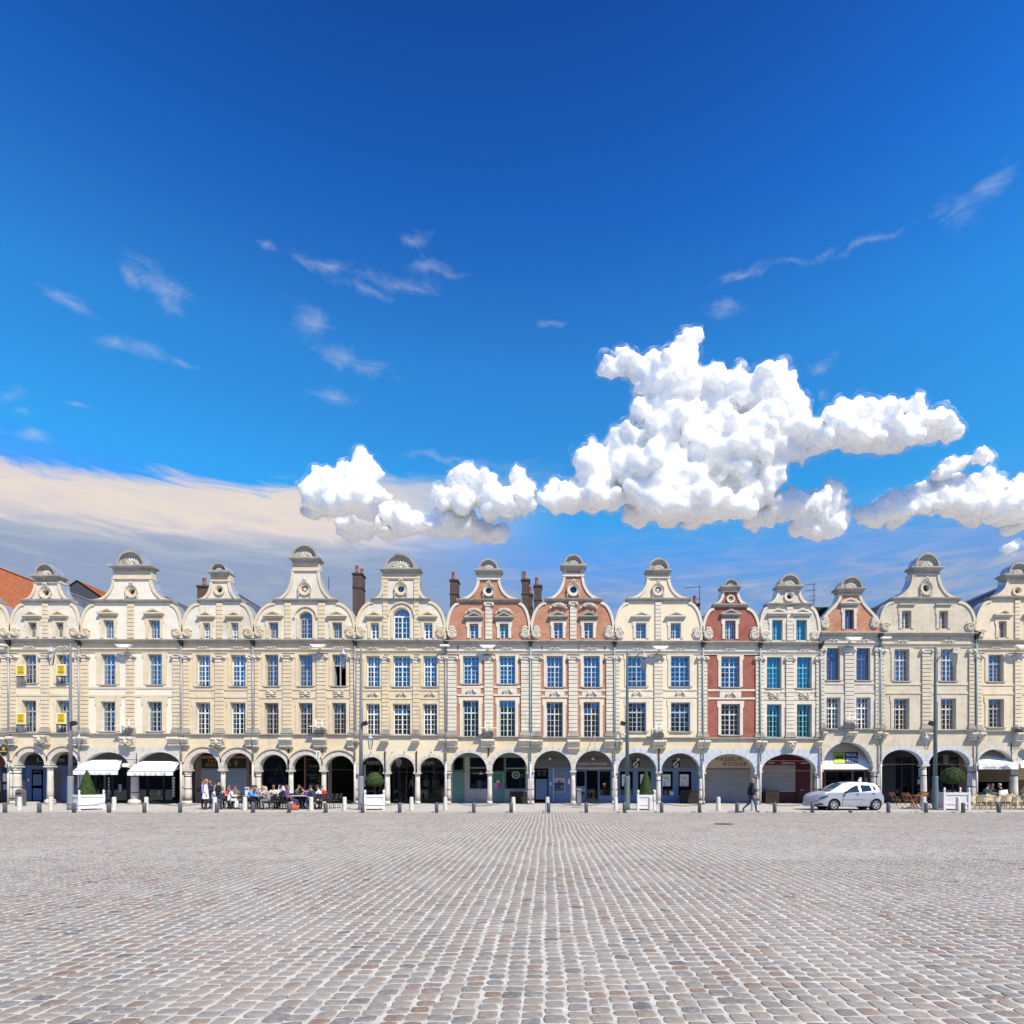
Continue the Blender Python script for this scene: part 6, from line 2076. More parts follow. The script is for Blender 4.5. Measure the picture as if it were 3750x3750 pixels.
h = hh[9]
panel(h, 'fascia', 2576, 2758, 2752, 2814, CREAMF, 0.08); panel(h, 'wall_strip', 2758, 2780, 2752, FLOORPX, TAUPE, 0.04); panel(h, 'pier', 2744, 2758, 2814, FLOORPX, CREAMF, 0.06)
shutter(h, 2576, 2744, 2818, FLOORPX - 1, SHUT_G, 0.095); panel(h, 'shutter_box', 2576, 2746, 2813, 2819, TAUPE, 0.10)
lettering('VASSEUR', h, (sx(2668), SHY - 0.088, sz(2780)), sx(2717) - sx(2619), sz(2773) - sz(2787), BROWNL, space=1.1, bold=0.012); lettering('ROGIER', h, (sx(2692), SHY - 0.088, sz(2798)), sx(2736) - sx(2648), sz(2791) - sz(2805), BROWNL, space=1.15, bold=0.012)

h = hh[10]
panel(h, 'wall_strip', 2785, 3000, 2752, 2788, BURG, 0.05); b = board(h, 2788, 2971, 2788, 2801, pm('deep red fascia', (0.15, 0.008, 0.012)), d=0.12); panel(b, 'trim', 2788, 2971, 2785, 2787, STEELP, 0.13, 0.05)
words('Jupiler', b, 2808, 2836, 2790, 2797, WLET, d=0.128, shear=0.15, bold=0.015); words("L'Estaminet", b, 2858, 2909, 2789, 2798, WLET, d=0.128, shear=0.35); words('Jupiler', b, 2930, 2960, 2791, 2798, WLET, d=0.128, shear=0.15, bold=0.015)
shutter(h, 2788, 2910, 2801, 2897, SHUT_G, 0.11); panel(h, 'stall_riser', 2786, 2912, 2898, FLOORPX, BURG); door(h, 2914, 2956, 2803, FLOORPX - 1, BURG, ((0.1, 0.9, 0.75, 0.95), (0.1, 0.9, 0.08, 0.70))); panel(h, 'pier', 2956, 2966, 2801, FLOORPX, BURG); panel(h, 'post', 2966, 2974, 2796, FLOORPX, CREAMF, 0.09); panel(h, 'wall_strip', 2974, 3001, 2752, FLOORPX, BANKG, 0.03); panel(h, 'letter_slot', 2929, 2943, 2892, 2895, STEELP, 0.08, 0.072)

h = hh[11]
glassp(h, 3020, 3120, 2822, FLOORPX - 14, BANKG); glassp(h, 3122, 3166, 2822, FLOORPX - 4, BANKG); panel(h, 'wall_strip', 3166, 3219, 2752, FLOORPX, DARKF); panel(h, 'wall_strip', 3006, 3020, 2752, FLOORPX, RED_W); panel(h, 'stall_riser', 3020, 3120, FLOORPX - 14, FLOORPX, BANKG); panel(h, 'fascia', 3020, 3166, 2752, 2822, BANKG)
panel(h, 'display_item', 3042, 3066, 2822, 2842, REDP, -0.3, -0.34); panel(h, 'display_item', 3092, 3110, 2826, 2840, TAUPE, -0.3, -0.34); panel(h, 'door_handle', 3168, 3171, 2848, 2866, STEELP, 0.10, 0.05); panel(h, 'display_rail', 3034, 3088, 2859, 2861, PAPER, -0.3, -0.33)

h = hh[12]
panel(h, 'wall_strip', 3224, 3276, 2752, FLOORPX, DARKF); glassp(h, 3276, 3300, 2770, FLOORPX - 6); glassp(h, 3302, 3340, 2770, FLOORPX - 6); glassp(h, 3342, 3400, 2770, FLOORPX - 6); panel(h, 'poster', 3362, 3378, 2812, 2838, SHUT_B, 0.054, 0.048); panel(h, 'poster', 3362, 3378, 2838, 2848, BANKB, 0.054, 0.048); panel(h, 'poster', 3358, 3378, 2854, 2872, SHUT_B, 0.054, 0.048)
glassp(h, 3402, 3445, 2770, FLOORPX - 6); glassp(h, 3447, 3505, 2770, FLOORPX - 6); panel(h, 'wall_strip', 3510, 3570, 2752, FLOORPX, SHUT_N); panel(h, 'notice', 3528, 3542, 2830, 2848, RED_W, 0.062, 0.052); panel(h, 'fascia', 3224, 3570, 2752, 2770, DARKF, 0.04); panel(h, 'pillar', 3452, 3470, 2764, 2800, BANKG, 0.10)
h = hh[13]
shutter(h, 3580, 3692, 2800, 2860, SHUT_N, 0.10, 'wooden_blind'); panel(h, 'pier', 3692, 3706, 2752, FLOORPX, SHUT_N); shutter(h, 3706, 3860, 2800, 2900, SHUT_N, 0.10, 'wooden_blind'); panel(h, 'wall_strip', 3573, 3580, 2752, FLOORPX, DARKF); panel(h, 'fascia', 3574, 3875, 2752, 2800, SHUT_N, 0.04); panel(h, 'stall_riser', 3706, 3875, 2900, FLOORPX, DARKF)


# ------------------------------------------------------------------ awnings
def awning(label, xt, yt, Yt, xf, yf, Yf, val=14, sag=0.03, name='shop_awning', m=None, n=12):
    """canvas sheet from the wall (xt, yt at depth Yt) to the front bar, with a hanging valance"""
    m = m or AWN_W
    g = MB()
    Xa0, Xa1, Xb0, Xb1 = atx(xt[0], Yt), atx(xt[1], Yt), atx(xf[0], Yf), atx(xf[1], Yf)
    Za, Zb = atz(yt, Yt), atz(yf, Yf)
    V, Fc = [], []
    for i in range(n + 1):
        t = i / n
        for j in range(5):
            u = j / 4
            x = (Xa0 + (Xa1 - Xa0) * t) * (1 - u) + (Xb0 + (Xb1 - Xb0) * t) * u
            V.append((x, Yt + (Yf - Yt) * u, Za + (Zb - Za) * u - sag * math.sin(math.pi * u) * (0.6 + 0.4 * math.cos(t * 12.6))))
    for i in range(n):
        for j in range(4): Fc.append((i * 5 + j, i * 5 + j + 1, (i + 1) * 5 + j + 1, (i + 1) * 5 + j))
    g.smooth = True
    g.add(V, Fc)
    a = tag(g.build(name, m), label, 'awning', 'white shop awnings')
    if val:
        g = MB(); vh = val * Yf / F_PX
        V = []
        for i in range(25):
            t = i / 24
            V += [(Xb0 + (Xb1 - Xb0) * t, Yf - 0.01, Zb), (Xb0 + (Xb1 - Xb0) * t, Yf - 0.012 - 0.02 * math.sin(i * 1.3), Zb - vh)]
        g.add(V, [(2 * k, 2 * k + 1, 2 * k + 3, 2 * k + 2) for k in range(24)])
        g.build('valance', m, a)
    g = MB(); g.tube([(Xb0, Yf, Zb + 0.02), (Xb1, Yf, Zb + 0.02)], 0.03, 6)
    for (p, q) in ((Xa0, Xb0), (Xa1, Xb1)): g.tube([(p, Yt, Za - 0.35), (q, Yf, Zb)], 0.018, 5)
    g.build('awning_frame', STEELP, a)
    return a


FAINT = pm('pale grey print', (0.42, 0.44, 0.50))
a1 = awning('white awning lettered HUBERT, partly behind the cone-shaped bush', (312, 447), 2783, 40.25, (267, 432), 2823, 39.15)
a2 = awning('white awning lettered HUBERT, the right one of the pair', (502, 660), 2788, 40.25, (466, 634), 2826, 39.15)
for (a, x0) in ((a1, 285), (a2, 487)):
    for k, ch in enumerate('HUBERT'):
        lettering(ch, a, (atx(x0 + 6 + k * 19.5, 39.10), 39.10, atz(2834, 39.1)), 0.14, 0.15, FAINT, name='lettering')
    MB().box(atx(x0 + 112, 39.1), atx(x0 + 119, 39.1), 39.095, 39.11, atz(2837, 39.1), atz(2830, 39.1)).build('emblem', pm('lilac emblem', (0.30, 0.30, 0.62)), a)
a3 = awning('steep white arch awning with lime and navy BACK STORE sign', (3017, 3190), 2724, 41.6, (3009, 3193), 2818, 40.2, 0, 0.02, n=16)
slope = math.atan2(41.6 - 40.2, atz(2724, 41.6) - atz(2818, 40.2))


def on_a3(px, t):
    """place on the sheet of that awning; t = 0 top .. 1 bottom"""
    Y = 41.6 + (40.2 - 41.6) * t - 0.03
    return atx(px, Y), Y - 0.02, (atz(2724, 41.6) * (1 - t) + atz(2818, 40.2) * t) + 0.01


def sheet(par, nm, x0, x1, t0, t1, m, lift=0.0):
    a, b = on_a3(x0, t0), on_a3(x1, t0); c, d = on_a3(x1, t1), on_a3(x0, t1)
    g = MB(); o_ = Vector((0, -lift, lift * 0.9))
    g.add([Vector(p) + o_ for p in (a, b, c, d)] + [Vector(p) + o_ + Vector((0, 0.008, -0.004)) for p in (a, b, c, d)], [(0, 3, 2, 1), (4, 5, 6, 7), (0, 1, 5, 4), (1, 2, 6, 5), (2, 3, 7, 6), (3, 0, 4, 7)])
    return g.build(nm, m, par)


lim = sheet(a3, 'lime_square', 3053, 3093, 0.34, 0.76, LIME, 0.012); nav = sheet(a3, 'navy_square', 3093, 3141, 0.34, 0.77, NAVY, 0.014)
rot3 = (math.radians(90) - slope, 0, 0)
for (tx, px, t, wd, ht) in (('BACK', 3117, 0.46, 0.70, 0.26), ('STORE', 3118, 0.645, 0.74, 0.24)):
    p = on_a3(px, t); lettering(tx, nav, (p[0], p[1] - 0.035, p[2] + 0.03), wd, ht, WLET, rot=rot3, bold=0.02)
for q in (3065, 3079):
    g = MB(); a, b, c = on_a3(q - 7, 0.55), on_a3(q + 6, 0.47), on_a3(q + 6, 0.64)
    g.add([Vector(p) + Vector((0, -0.034, 0.03)) for p in (a, b, c)], [(0, 1, 2)]); g.build('arrow', NAVY, lim)
p = on_a3(3074, 0.80); lettering('OUTLET', a3, (p[0], p[1] - 0.025, p[2] + 0.03), 0.60, 0.13, FAINT, rot=(rot3[0], math.radians(-12), 0))
a4 = awning('white café awning lettered COULEUR CAFE above the rattan chairs', (3582, 3709), 2752, 41.4, (3584, 3730), 2801, 39.7, 16, 0.04)
lettering('COULEUR CAFE', a4, (atx(3640, 39.65), 39.65, atz(2810, 39.65)), atx(3678, 39.65) - atx(3602, 39.65), 0.13, pm('dark print', (0.13, 0.10, 0.14)), shear=0.15); lettering('Belle', a4, (atx(3702, 39.65), 39.65, atz(2811, 39.65)), 0.35, 0.09, pm('red print', (0.40, 0.10, 0.14)), shear=0.2) if False else None
awning('white awning cut off by the right edge of the picture', (3740, 3868), 2760, 41.4, (3737, 3878), 2802, 39.7, 10, 0.03)

# ------------------------------------------------------------------ bollards and chains
ORD = ['first', 'second', 'third', 'fourth', 'fifth', 'sixth', 'seventh', 'eighth', 'ninth', 'tenth', 'eleventh', 'twelfth', 'thirteenth', 'fourteenth', 'fifteenth', 'sixteenth', 'seventeenth', 'eighteenth',
       'nineteenth', 'twentieth', 'twenty-first', 'twenty-second', 'twenty-third', 'twenty-fourth', 'twenty-fifth', 'twenty-sixth', 'twenty-seventh', 'twenty-eighth']
GREYB = mat('grey painted steel', (0.12, 0.125, 0.14), 0.5, 0.12, 6)
g = MB(); g.smooth = True
g.lathe([(0.092, -0.02), (0.092, 0.47), (0.088, 0.492), (0.074, 0.505), (0.01, 0.51)], (0, 0, 0), 18)
gb_me = g.mesh('kerb_bollard', GREYB)
GX = [18, 144, 271, 399, 529, 660, 794, 927, 1059, 1193, 1328, 1464, 1599, 1735, 1872, 2009, 2147, 2287, 2423, 2562, 2699, 2837, 2975, 3253, 3391, 3527, 3659]
GY = 30.62
for k, px in enumerate(GX):
    o = link('kerb_bollard', gb_me, None, (atx(px, GY), GY, 0), (0, -0.14 if k == len(GX) - 1 else 0, 0))
    lb = 'short grey steel bollard on the kerb, %s counted from the left edge' % ORD[k]
    if k == len(GX) - 1: lb = 'short grey kerb bollard leaning over, in front of the rattan chairs'
    if k == 22: lb = 'short grey kerb bollard in front of the car\'s front wheel'
    tag(o, lb, 'bollard', 'grey bollards along the kerb')
g = MB(); g.smooth = True
g.lathe([(0.092, -0.02), (0.092, 0.10), (0.086, 0.125), (0.07, 0.135), (0.01, 0.14)], (atx(3115, GY), GY, 0), 18)
tag(g.build('kerb_bollard_stump', GREYB), 'sunken stump of a grey kerb bollard in front of the car\'s rear wheel', 'bollard', 'grey bollards along the kerb')
STB = stone_mat('bollard stone', (0.60, 0.57, 0.52), (3, 3), 0, 0.2, 0.10, 0.15)
g = MB(); g.smooth = True
g.lathe([(0.118, -0.02), (0.116, 0.05), (0.098, 0.64), (0.092, 0.685), (0.07, 0.71), (0.02, 0.715)], (0, 0, 0), 20)
sb_me = g.mesh('stone_bollard', STB)
SX = [72, 187, 418, 536, 787, 897, 1140, 1262, 1507, 1631, 1880, 2005, 2255, 2381, 2631, 2758, 3383, 3509]
SY = 31.45
SREF = ['in front of the blue shop door', 'right of the blue shop door', 'between the cone-bush planter and the awnings', 'under the right HUBERT awning', 'behind the standing group', 'among the left café tables', 'beside the right café table',
        'left of the lamp post by the round bush', 'right of the round-bush planter', 'in front of the downpipe by the green door', 'in front of the slatted black box', 'in front of the blue bank door', 'left of the cone-bush planter by the bank', 'in front of the bank planter',
        'in front of the roller shutter', 'behind the walking man', 'left of the right-hand lamp post', 'in front of the right-hand planter']
for k, px in enumerate(SX):
    o = link('stone_bollard', sb_me, None, (atx(px, SY), SY, PAV), (0, 0, R.uniform(0, 6)))
    tag(o, 'tapering pale stone bollard ' + SREF[k], 'bollard', 'pale stone bollards on the pavement')


def chain(p0, p1, sag, label):
    X0, X1 = atx(p0, SY) + 0.10, atx(p1, SY) - 0.10
    g = MB()
    n = int((X1 - X0) / 0.075)
    for i in range(n):
        t = (i + 0.5) / n
        x = X0 + (X1 - X0) * t
        z = PAV + 0.56 - sag * 4 * t * (1 - t)
        ang = math.atan(-sag * 4 * (1 - 2 * t) / (X1 - X0))
        ring = []
        for k in range(8):
            a = 2 * math.pi * k / 8
            u, v = 0.052 * math.cos(a), 0.026 * math.sin(a)
            dx, dz = u * math.cos(ang), u * math.sin(ang)
            ring.append((x + dx - (v * math.sin(ang) if i % 2 else 0), SY + (0 if i % 2 else v), z + dz + (v * math.cos(ang) if i % 2 else 0)))
        g.tube(ring + [ring[0]], 0.008, 4, cap=False)
    tag(g.build('chain', IRON), label, 'chain', 'iron chains between stone bollards')


for (a, b, l) in ((187, 418, 'slack iron chain passing behind the cone-bush planter on the left'), (536, 787, 'slack iron chain between stone bollards left of the standing group'), (1262, 1507, 'slack iron chain passing behind the round-bush planter near the FASHION shop'),
                  (1631, 1880, 'slack iron chain in front of the green shop front'), (2005, 2255, 'slack iron chain in front of the cash machine'), (2381, 2631, 'slack iron chain right of the bank planter'), (2758, 3005, 'slack iron chain running behind the front of the car')):
    chain(a, b, 0.30, l)

# ------------------------------------------------------------------ street lamps
LAMPM = mat('lamp post paint', (0.20, 0.215, 0.245), 0.45, 0.08, 4)
LAMPT = mat('teal lamp post paint', (0.10, 0.145, 0.155), 0.45, 0.08, 4)
CLEARG = glass_mat('lantern glass', 0.10, (0.9, 0.93, 0.95))


def lantern(par, x, y, z, s=1.0):
    g = MB(); g.smooth = True
    g.lathe([(0.17 * s, 0.0), (0.15 * s, 0.05 * s), (0.07 * s, 0.12 * s), (0.05 * s, 0.20 * s), (0.02 * s, 0.26 * s)], (x, y, z), 14)
    l = g.build('lantern', STEELP, par)
    g = MB(); g.smooth = True; g.lathe([(0.05 * s, -0.62 * s), (0.09 * s, -0.55 * s), (0.16 * s, -0.02 * s)], (x, y, z), 14, cap=False); g.build('glass_shade', CLEARG, l)


def lamp(px, Y, label, m, flip, ytop=2352):
    X = atx(px, Y)
    t = empty('street_lamp', (X, Y, PAV), label=label, cat='street lamp', group='tall street lamps on the pavement')
    zt = atz(ytop, Y); zm = atz(2842, Y)
    g = MB(); g.smooth = True
    g.lathe([(0.16, PAV), (0.15, PAV + 0.2), (0.145, zm - 0.05), (0.13, zm)], (X, Y, 0), 16); g.build('base_post', m, t)
    g = MB(); g.smooth = True
    g.lathe([(0.105, zm - 0.02), (0.085, zm + 3.0), (0.060, zt - 0.5), (0.045, zt), (0.02, zt + 0.22)], (X, Y, 0), 14); p = g.build('pole', m, t)
    d = flip
    g = MB(); g.smooth = True
    g.tube([(X, Y, zt - 0.75), (X + d * 0.25, Y - 0.05, zt - 0.35), (X + d * 0.60, Y - 0.15, zt - 0.08), (X + d * 0.80, Y - 0.2, zt + 0.02), (X + d * 0.86, Y - 0.2, zt - 0.10)], 0.028, 7)
    g.tube([(X, Y, zt + 0.05), (X + d * 0.15, Y - 0.04, zt - 0.12), (X + d * 0.22, Y - 0.05, zt - 0.30)], 0.015, 5); g.build('arm', m, p)
    lantern(t, X + d * 0.86, Y - 0.2, zt - 0.28, 1.15)
    # low side lantern on the other side, and a spot
    zl = atz(2700, Y)
    g = MB(); g.smooth = True
    g.tube([(X, Y, zl - 0.05), (X - d * 0.22, Y - 0.04, zl + 0.14), (X - d * 0.46, Y - 0.08, zl + 0.20), (X - d * 0.52, Y - 0.08, zl + 0.10)], 0.022, 7); g.build('arm', m, p)
    lantern(t, X - d * 0.52, Y - 0.08, zl - 0.08, 0.95)
    zs = atz(2650, Y)
    g = MB(); g.cbox((X - d * 0.24, Y - 0.1, zs), (0.26, 0.22, 0.20), Matrix.Rotation(0.3 * d, 3, 'Y')); g.tube([(X, Y, zs), (X - d * 0.15, Y - 0.05, zs)], 0.03, 5); g.build('spotlight', IRON, p)


lamp(258, 32.5, 'tall grey street lamp left of the cone-bush planter and awnings', LAMPM, -1, 2372)
lamp(1322, 32.5, 'tall grey street lamp beside the round-topped bush near the FASHION shop', LAMPM, -1, 2382)
lamp(2297, 32.5, 'tall teal-grey street lamp in front of the bank arches', LAMPT, 1, 2392)
lamp(3425, 32.5, 'tall teal street lamp beside the folding wooden chairs', LAMPT, 1, 2378)

# ------------------------------------------------------------------ planters and clipped bushes
LEAF = mat('box leaves', (0.050, 0.085, 0.022), 0.6, 0.45, 18.0, spec=0.3)
BARK = mat('bark', (0.10, 0.07, 0.05), 0.9, 0.2, 14)
PLW = mat('planter white paint', (0.74, 0.73, 0.73), 0.5, 0.05, 5)


def planter(px, Y, w, label, rz=0.0, hgt=0.80):
    X = atx(px, Y)
    t = empty('planter', (X, Y, PAV), rz, label, 'planter', 'white wooden planters on the pavement')
    h = w / 2
    for sx_ in (-1, 1):
        for sy_ in (-1, 1):
            g = MB(); g.box(sx_ * h - 0.05, sx_ * h + 0.05, sy_ * h - 0.05, sy_ * h + 0.05, 0.0, hgt + 0.05)
            p = g.build('post', PLW, t, local=True)
            g = MB(); g.smooth = True
            g.lathe([(0.05, hgt + 0.05), (0.03, hgt + 0.08), (0.055, hgt + 0.13), (0.062, hgt + 0.18), (0.045, hgt + 0.22), (0.01, hgt + 0.27)], (sx_ * h, sy_ * h, 0), 10); g.build('finial', PLW, p, local=True)
    for k in range(4):
        c, s_ = (math.cos(k * math.pi / 2), math.sin(k * math.pi / 2))
        M = Matrix.Rotation(k * math.pi / 2, 3, 'Z')
        g = MB()
        for (z0, z1, d) in ((hgt - 0.12, hgt, 0.035), (0.38 * hgt - 0.05, 0.38 * hgt + 0.05, 0.03), (0.07, 0.15, 0.03)): g.cbox(M @ Vector((0, -h, (z0 + z1) / 2)), (w - 0.1, d * 2, z1 - z0), M)
        r = g.build('rail', PLW, t, local=True)
        n = 9
        for q in range(n):
            x = -h + 0.05 + (w - 0.1) * (q + 0.5) / n
            g = MB(); g.cbox(M @ Vector((x, -h + 0.012, hgt * 0.54)), ((w - 0.1) / n - 0.008, 0.03, hgt * 0.86), M); g.build('board', PLW, r, local=True)
    g = MB(); g.box(-h + 0.04, h - 0.04, -h + 0.04, h - 0.04, hgt - 0.2, hgt - 0.08); g.build('soil', mat('soil', (0.05, 0.035, 0.025), 0.95), t, local=True)
    return X, Y, PAV + hgt - 0.08


def leaf_mesh(name, sampler, n, size, seed):
    rg = np.random.default_rng(seed)
    P, N = sampler(rg, n)
    n = len(P)
    t1 = rg.normal(size=(n, 3)); t1 -= (t1 * N).sum(1)[:, None] * N * 0.75; t1 /= np.linalg.norm(t1, axis=1)[:, None]
    t2 = np.cross(N + rg.normal(scale=0.45, size=(n, 3)), t1); t2 /= np.linalg.norm(t2, axis=1)[:, None]
    s = size * rg.uniform(0.6, 1.25, (n, 1))
    V = np.stack([P - t1 * s, P + t2 * s * 0.55, P + t1 * s, P - t2 * s * 0.55], 1).reshape(-1, 3)
    me = bpy.data.meshes.new(name)
    me.vertices.add(n * 4); me.vertices.foreach_set('co', V.ravel().astype(np.float32))
    me.loops.add(n * 4); me.loops.foreach_set('vertex_index', np.arange(n * 4, dtype=np.int32))
    me.polygons.add(n); me.polygons.foreach_set('loop_start', np.arange(0, n * 4, 4, dtype=np.int32)); me.polygons.foreach_set('loop_total', np.full(n, 4, np.int32))
    me.update(calc_edges=True); me.materials.append(LEAF)
    return me


def cone_sampler(r0, h, z0):
    def f(rg, n):
        u = 1 - np.sqrt(rg.uniform(0, 1, n)); a = rg.uniform(0, 2 * np.pi, n)
        dep = 1 - np.abs(rg.normal(0, 0.10, n))
        lump = 1 + 0.05 * np.sin(a * 5 + u * 11) + 0.04 * np.sin(a * 9 - u * 17)
        r = r0 * (1 - u) ** 0.92 * dep * lump
        P = np.stack([r * np.cos(a), r * np.sin(a), z0 + u * h], 1)
        N = np.stack([np.cos(a), np.sin(a), np.full(n, r0 / h)], 1); N /= np.linalg.norm(N, axis=1)[:, None]
        return P, N
    return f


def dome_sampler(r0, hz, zc):
    def f(rg, n):
        d = rg.normal(size=(n, 3)); d /= np.linalg.norm(d, axis=1)[:, None]
        d[:, 2] = np.where(d[:, 2] < 0, d[:, 2] * 0.55, d[:, 2])
        lump = 1 + 0.035 * np.sin(d[:, 0] * 9 + 1) * np.sin(d[:, 2] * 8) + 0.03 * np.sin(d[:, 1] * 13)
        k = (1 - np.abs(rg.normal(0, 0.09, n))) * lump
        P = np.stack([d[:, 0] * r0 * k, d[:, 1] * r0 * k, zc + d[:, 2] * hz * k], 1)
        return P, d
    return f


def bush(pos, kind, label, r0, h, seed):
    X, Y, Z = pos
    t = empty('clipped_tree', (X, Y, Z), label=label, cat='tree', group='clipped trees in white planters')
    g = MB(); g.smooth = True
    if kind == 'cone':
        g.tube([(0, 0, 0), (0.01, 0, h * 0.4), (0, 0.01, h * 0.85)], [0.05, 0.035, 0.012], 7)
        for k in range(9):
            a = k * 2.4; z = 0.1 + k * h * 0.08
            g.tube([(0, 0, z), (math.cos(a) * r0 * (1 - z / h) * 0.8, math.sin(a) * r0 * (1 - z / h) * 0.8, z + 0.12)], [0.015, 0.006], 5)
        me = leaf_mesh('crown', cone_sampler(r0, h, 0.02), 6500, 0.032, seed)
        core = [(r0 * 0.80, 0.05), (r0 * 0.42, h * 0.46), (0.02, h * 0.88)]
    else:
        g.tube([(0, 0, 0), (0.015, 0, h * 0.5), (0, 0, h)], [0.045, 0.04, 0.035], 7)
        for k in range(8):
            a = k * 0.8; g.tube([(0, 0, h * 0.95), (math.cos(a) * r0 * 0.6, math.sin(a) * r0 * 0.6, h + 0.25 + 0.1 * (k % 2))], [0.02, 0.007], 5)
        me = leaf_mesh('crown', dome_sampler(r0, r0 * 1.02, h + r0 * 0.42), 7500, 0.034, seed)
        core = [(r0 * 0.55, h), (r0 * 0.84, h + r0 * 0.35), (r0 * 0.70, h + r0 * 0.85), (0.05, h + r0 * 1.2)]
    g.build('trunk', BARK, t, local=True)
    c = link('crown', me, t, (0, 0, 0), local=True)
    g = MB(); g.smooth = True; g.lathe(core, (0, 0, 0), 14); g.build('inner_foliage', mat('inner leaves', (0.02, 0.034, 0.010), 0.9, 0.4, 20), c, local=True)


p1 = planter(318, 32.9, 1.12, 'white panelled planter set cornerwise with the left cone-shaped bush', math.radians(58))
bush((p1[0] - 0.0, p1[1], p1[2]), 'cone', 'cone-shaped clipped bush in front of the HUBERT awnings', 0.47, 1.42, 1)
p2 = planter(1372, 32.9, 0.95, 'white panelled planter with the round-topped tree by the FASHION shop', math.radians(14))
bush(p2, 'dome', 'round-topped clipped tree by the FASHION shop', 0.50, 0.56, 2)
p3 = planter(2366, 32.8, 0.86, 'white panelled planter with the cone-shaped bush at the bank', math.radians(-6))
bush(p3, 'cone', 'cone-shaped clipped bush in front of the bank arches', 0.44, 1.48, 3)
p4 = planter(3488, 32.9, 1.15, 'white panelled planter with the round-topped tree by the rattan chairs', math.radians(-14), 0.92)
bush(p4, 'dome', 'round-topped clipped tree right of the right-hand lamp post', 0.58, 0.62, 4)

# ------------------------------------------------------------------ notices, floodlights, hanging signs, bins, planter boxes
YEL = mat('yellow notice', (0.78, 0.58, 0.02), 0.6, 0.04); 
def notice(px, py, label):
    X, Z, Y = fx(px), fz(py), FY - 0.42
    t = empty('sale_notice', (X, Y, Z), label=label, cat='notice', group='yellow notices on the left house')
    g = MB(); g.prism(rect(-0.30, 0.30, -0.36, 0.36), -0.02, 0.02); g.build('board', PAPER, t, local=True)
    g = MB(); g.box(-0.26, 0.26, -0.028, -0.021, -0.30, 0.31); f = g.build('face', YEL, t, local=True)
    g = MB()
    for k in range(8):
        wv = (0.20, 0.16, 0.21, 0.12, 0.20, 0.18, 0.21, 0.15)[k]
        z = 0.20 - k * 0.062
        g.box(-wv, wv, -0.034, -0.029, z, z + (0.045 if k in (0, 6) else 0.026))
    g.build('print_lines', pm('ochre print', (0.30, 0.16, 0.01)), f, local=True)
    g = MB(); g.box(-0.30, 0.30, -0.02, 0.02, -0.43, -0.365); g.tube([(-0.2, 0.0, -0.38), (-0.2, 0.6, -0.45)], 0.015, 5); g.tube([(0.2, 0.0, -0.38), (0.2, 0.6, -0.45)], 0.015, 5); g.build('bracket', IRON, t, local=True)


for (a, b, l) in ((97, 2459, 'yellow notice at the upper left window of the beige house'), (243, 2458, 'yellow notice at the upper right window of the beige house'), (97, 2634, 'yellow notice at the lower left window of the beige house'), (243, 2633, 'yellow notice at the lower right window of the beige house')):
    notice(a, b, l)


def trough(px, py, label):
    X, Z = fx(px), fz(py)
    g = MB(); V = []
    for (k, z) in ((0.30, -0.13), (0.50, 0.02), (0.52, 0.06)):
        V += [(X - k, FY - 0.62, Z + z), (X + k, FY - 0.62, Z + z), (X + k, FY - 0.36, Z + z), (X - k, FY - 0.36, Z + z)]
    Fc = [(3, 2, 1, 0), (8, 9, 10, 11)]
    for i in range(2):
        for k in range(4): Fc.append((i * 4 + k, i * 4 + (k + 1) % 4, i * 4 + 4 + (k + 1) % 4, i * 4 + 4 + k))
    g.add(V, Fc); g.box(X - 0.06, X + 0.06, FY - 0.37, FY - 0.02, Z - 0.12, Z - 0.02)
    tag(g.build('floodlight_trough', WHITE), label, 'floodlight', 'white floodlight troughs under the cornices')


for (a, b, l) in ((474, 2370, 'white floodlight trough on the wide off-white house'), (1176, 2370, 'white floodlight trough on the tall star-oculus house'), (1789, 2372, 'white floodlight trough on the left brick house'), (2414, 2376, 'white floodlight trough on the cream plaster house'),
                  (3112, 2344, 'white floodlight trough on the low brick-gabled house'), (3724, 2372, 'white floodlight trough on the house at the right edge')): trough(a, b, l)


def hframe(px, py, label):
    X, Z = fx(px), fz(py)
    g = MB()
    g.box(X - 0.52, X + 0.52, FY - 0.66, FY - 0.30, Z - 0.03, Z + 0.02)
    for sd in (-1, 1):
        g.box(X + sd * 0.20 - 0.025, X + sd * 0.20 + 0.025, FY - 0.34, FY - 0.30, Z, Z + 0.46); g.box(X + sd * 0.22 - 0.04, X + sd * 0.22 + 0.04, FY - 0.34, FY - 0.02, Z - 0.10, Z - 0.031)
    g.box(X - 0.2, X + 0.2, FY - 0.335, FY - 0.305, Z + 0.15, Z + 0.18)
    tag(g.build('light_bracket', WHITE), label, 'bracket', 'white frames at the first-floor pilasters')


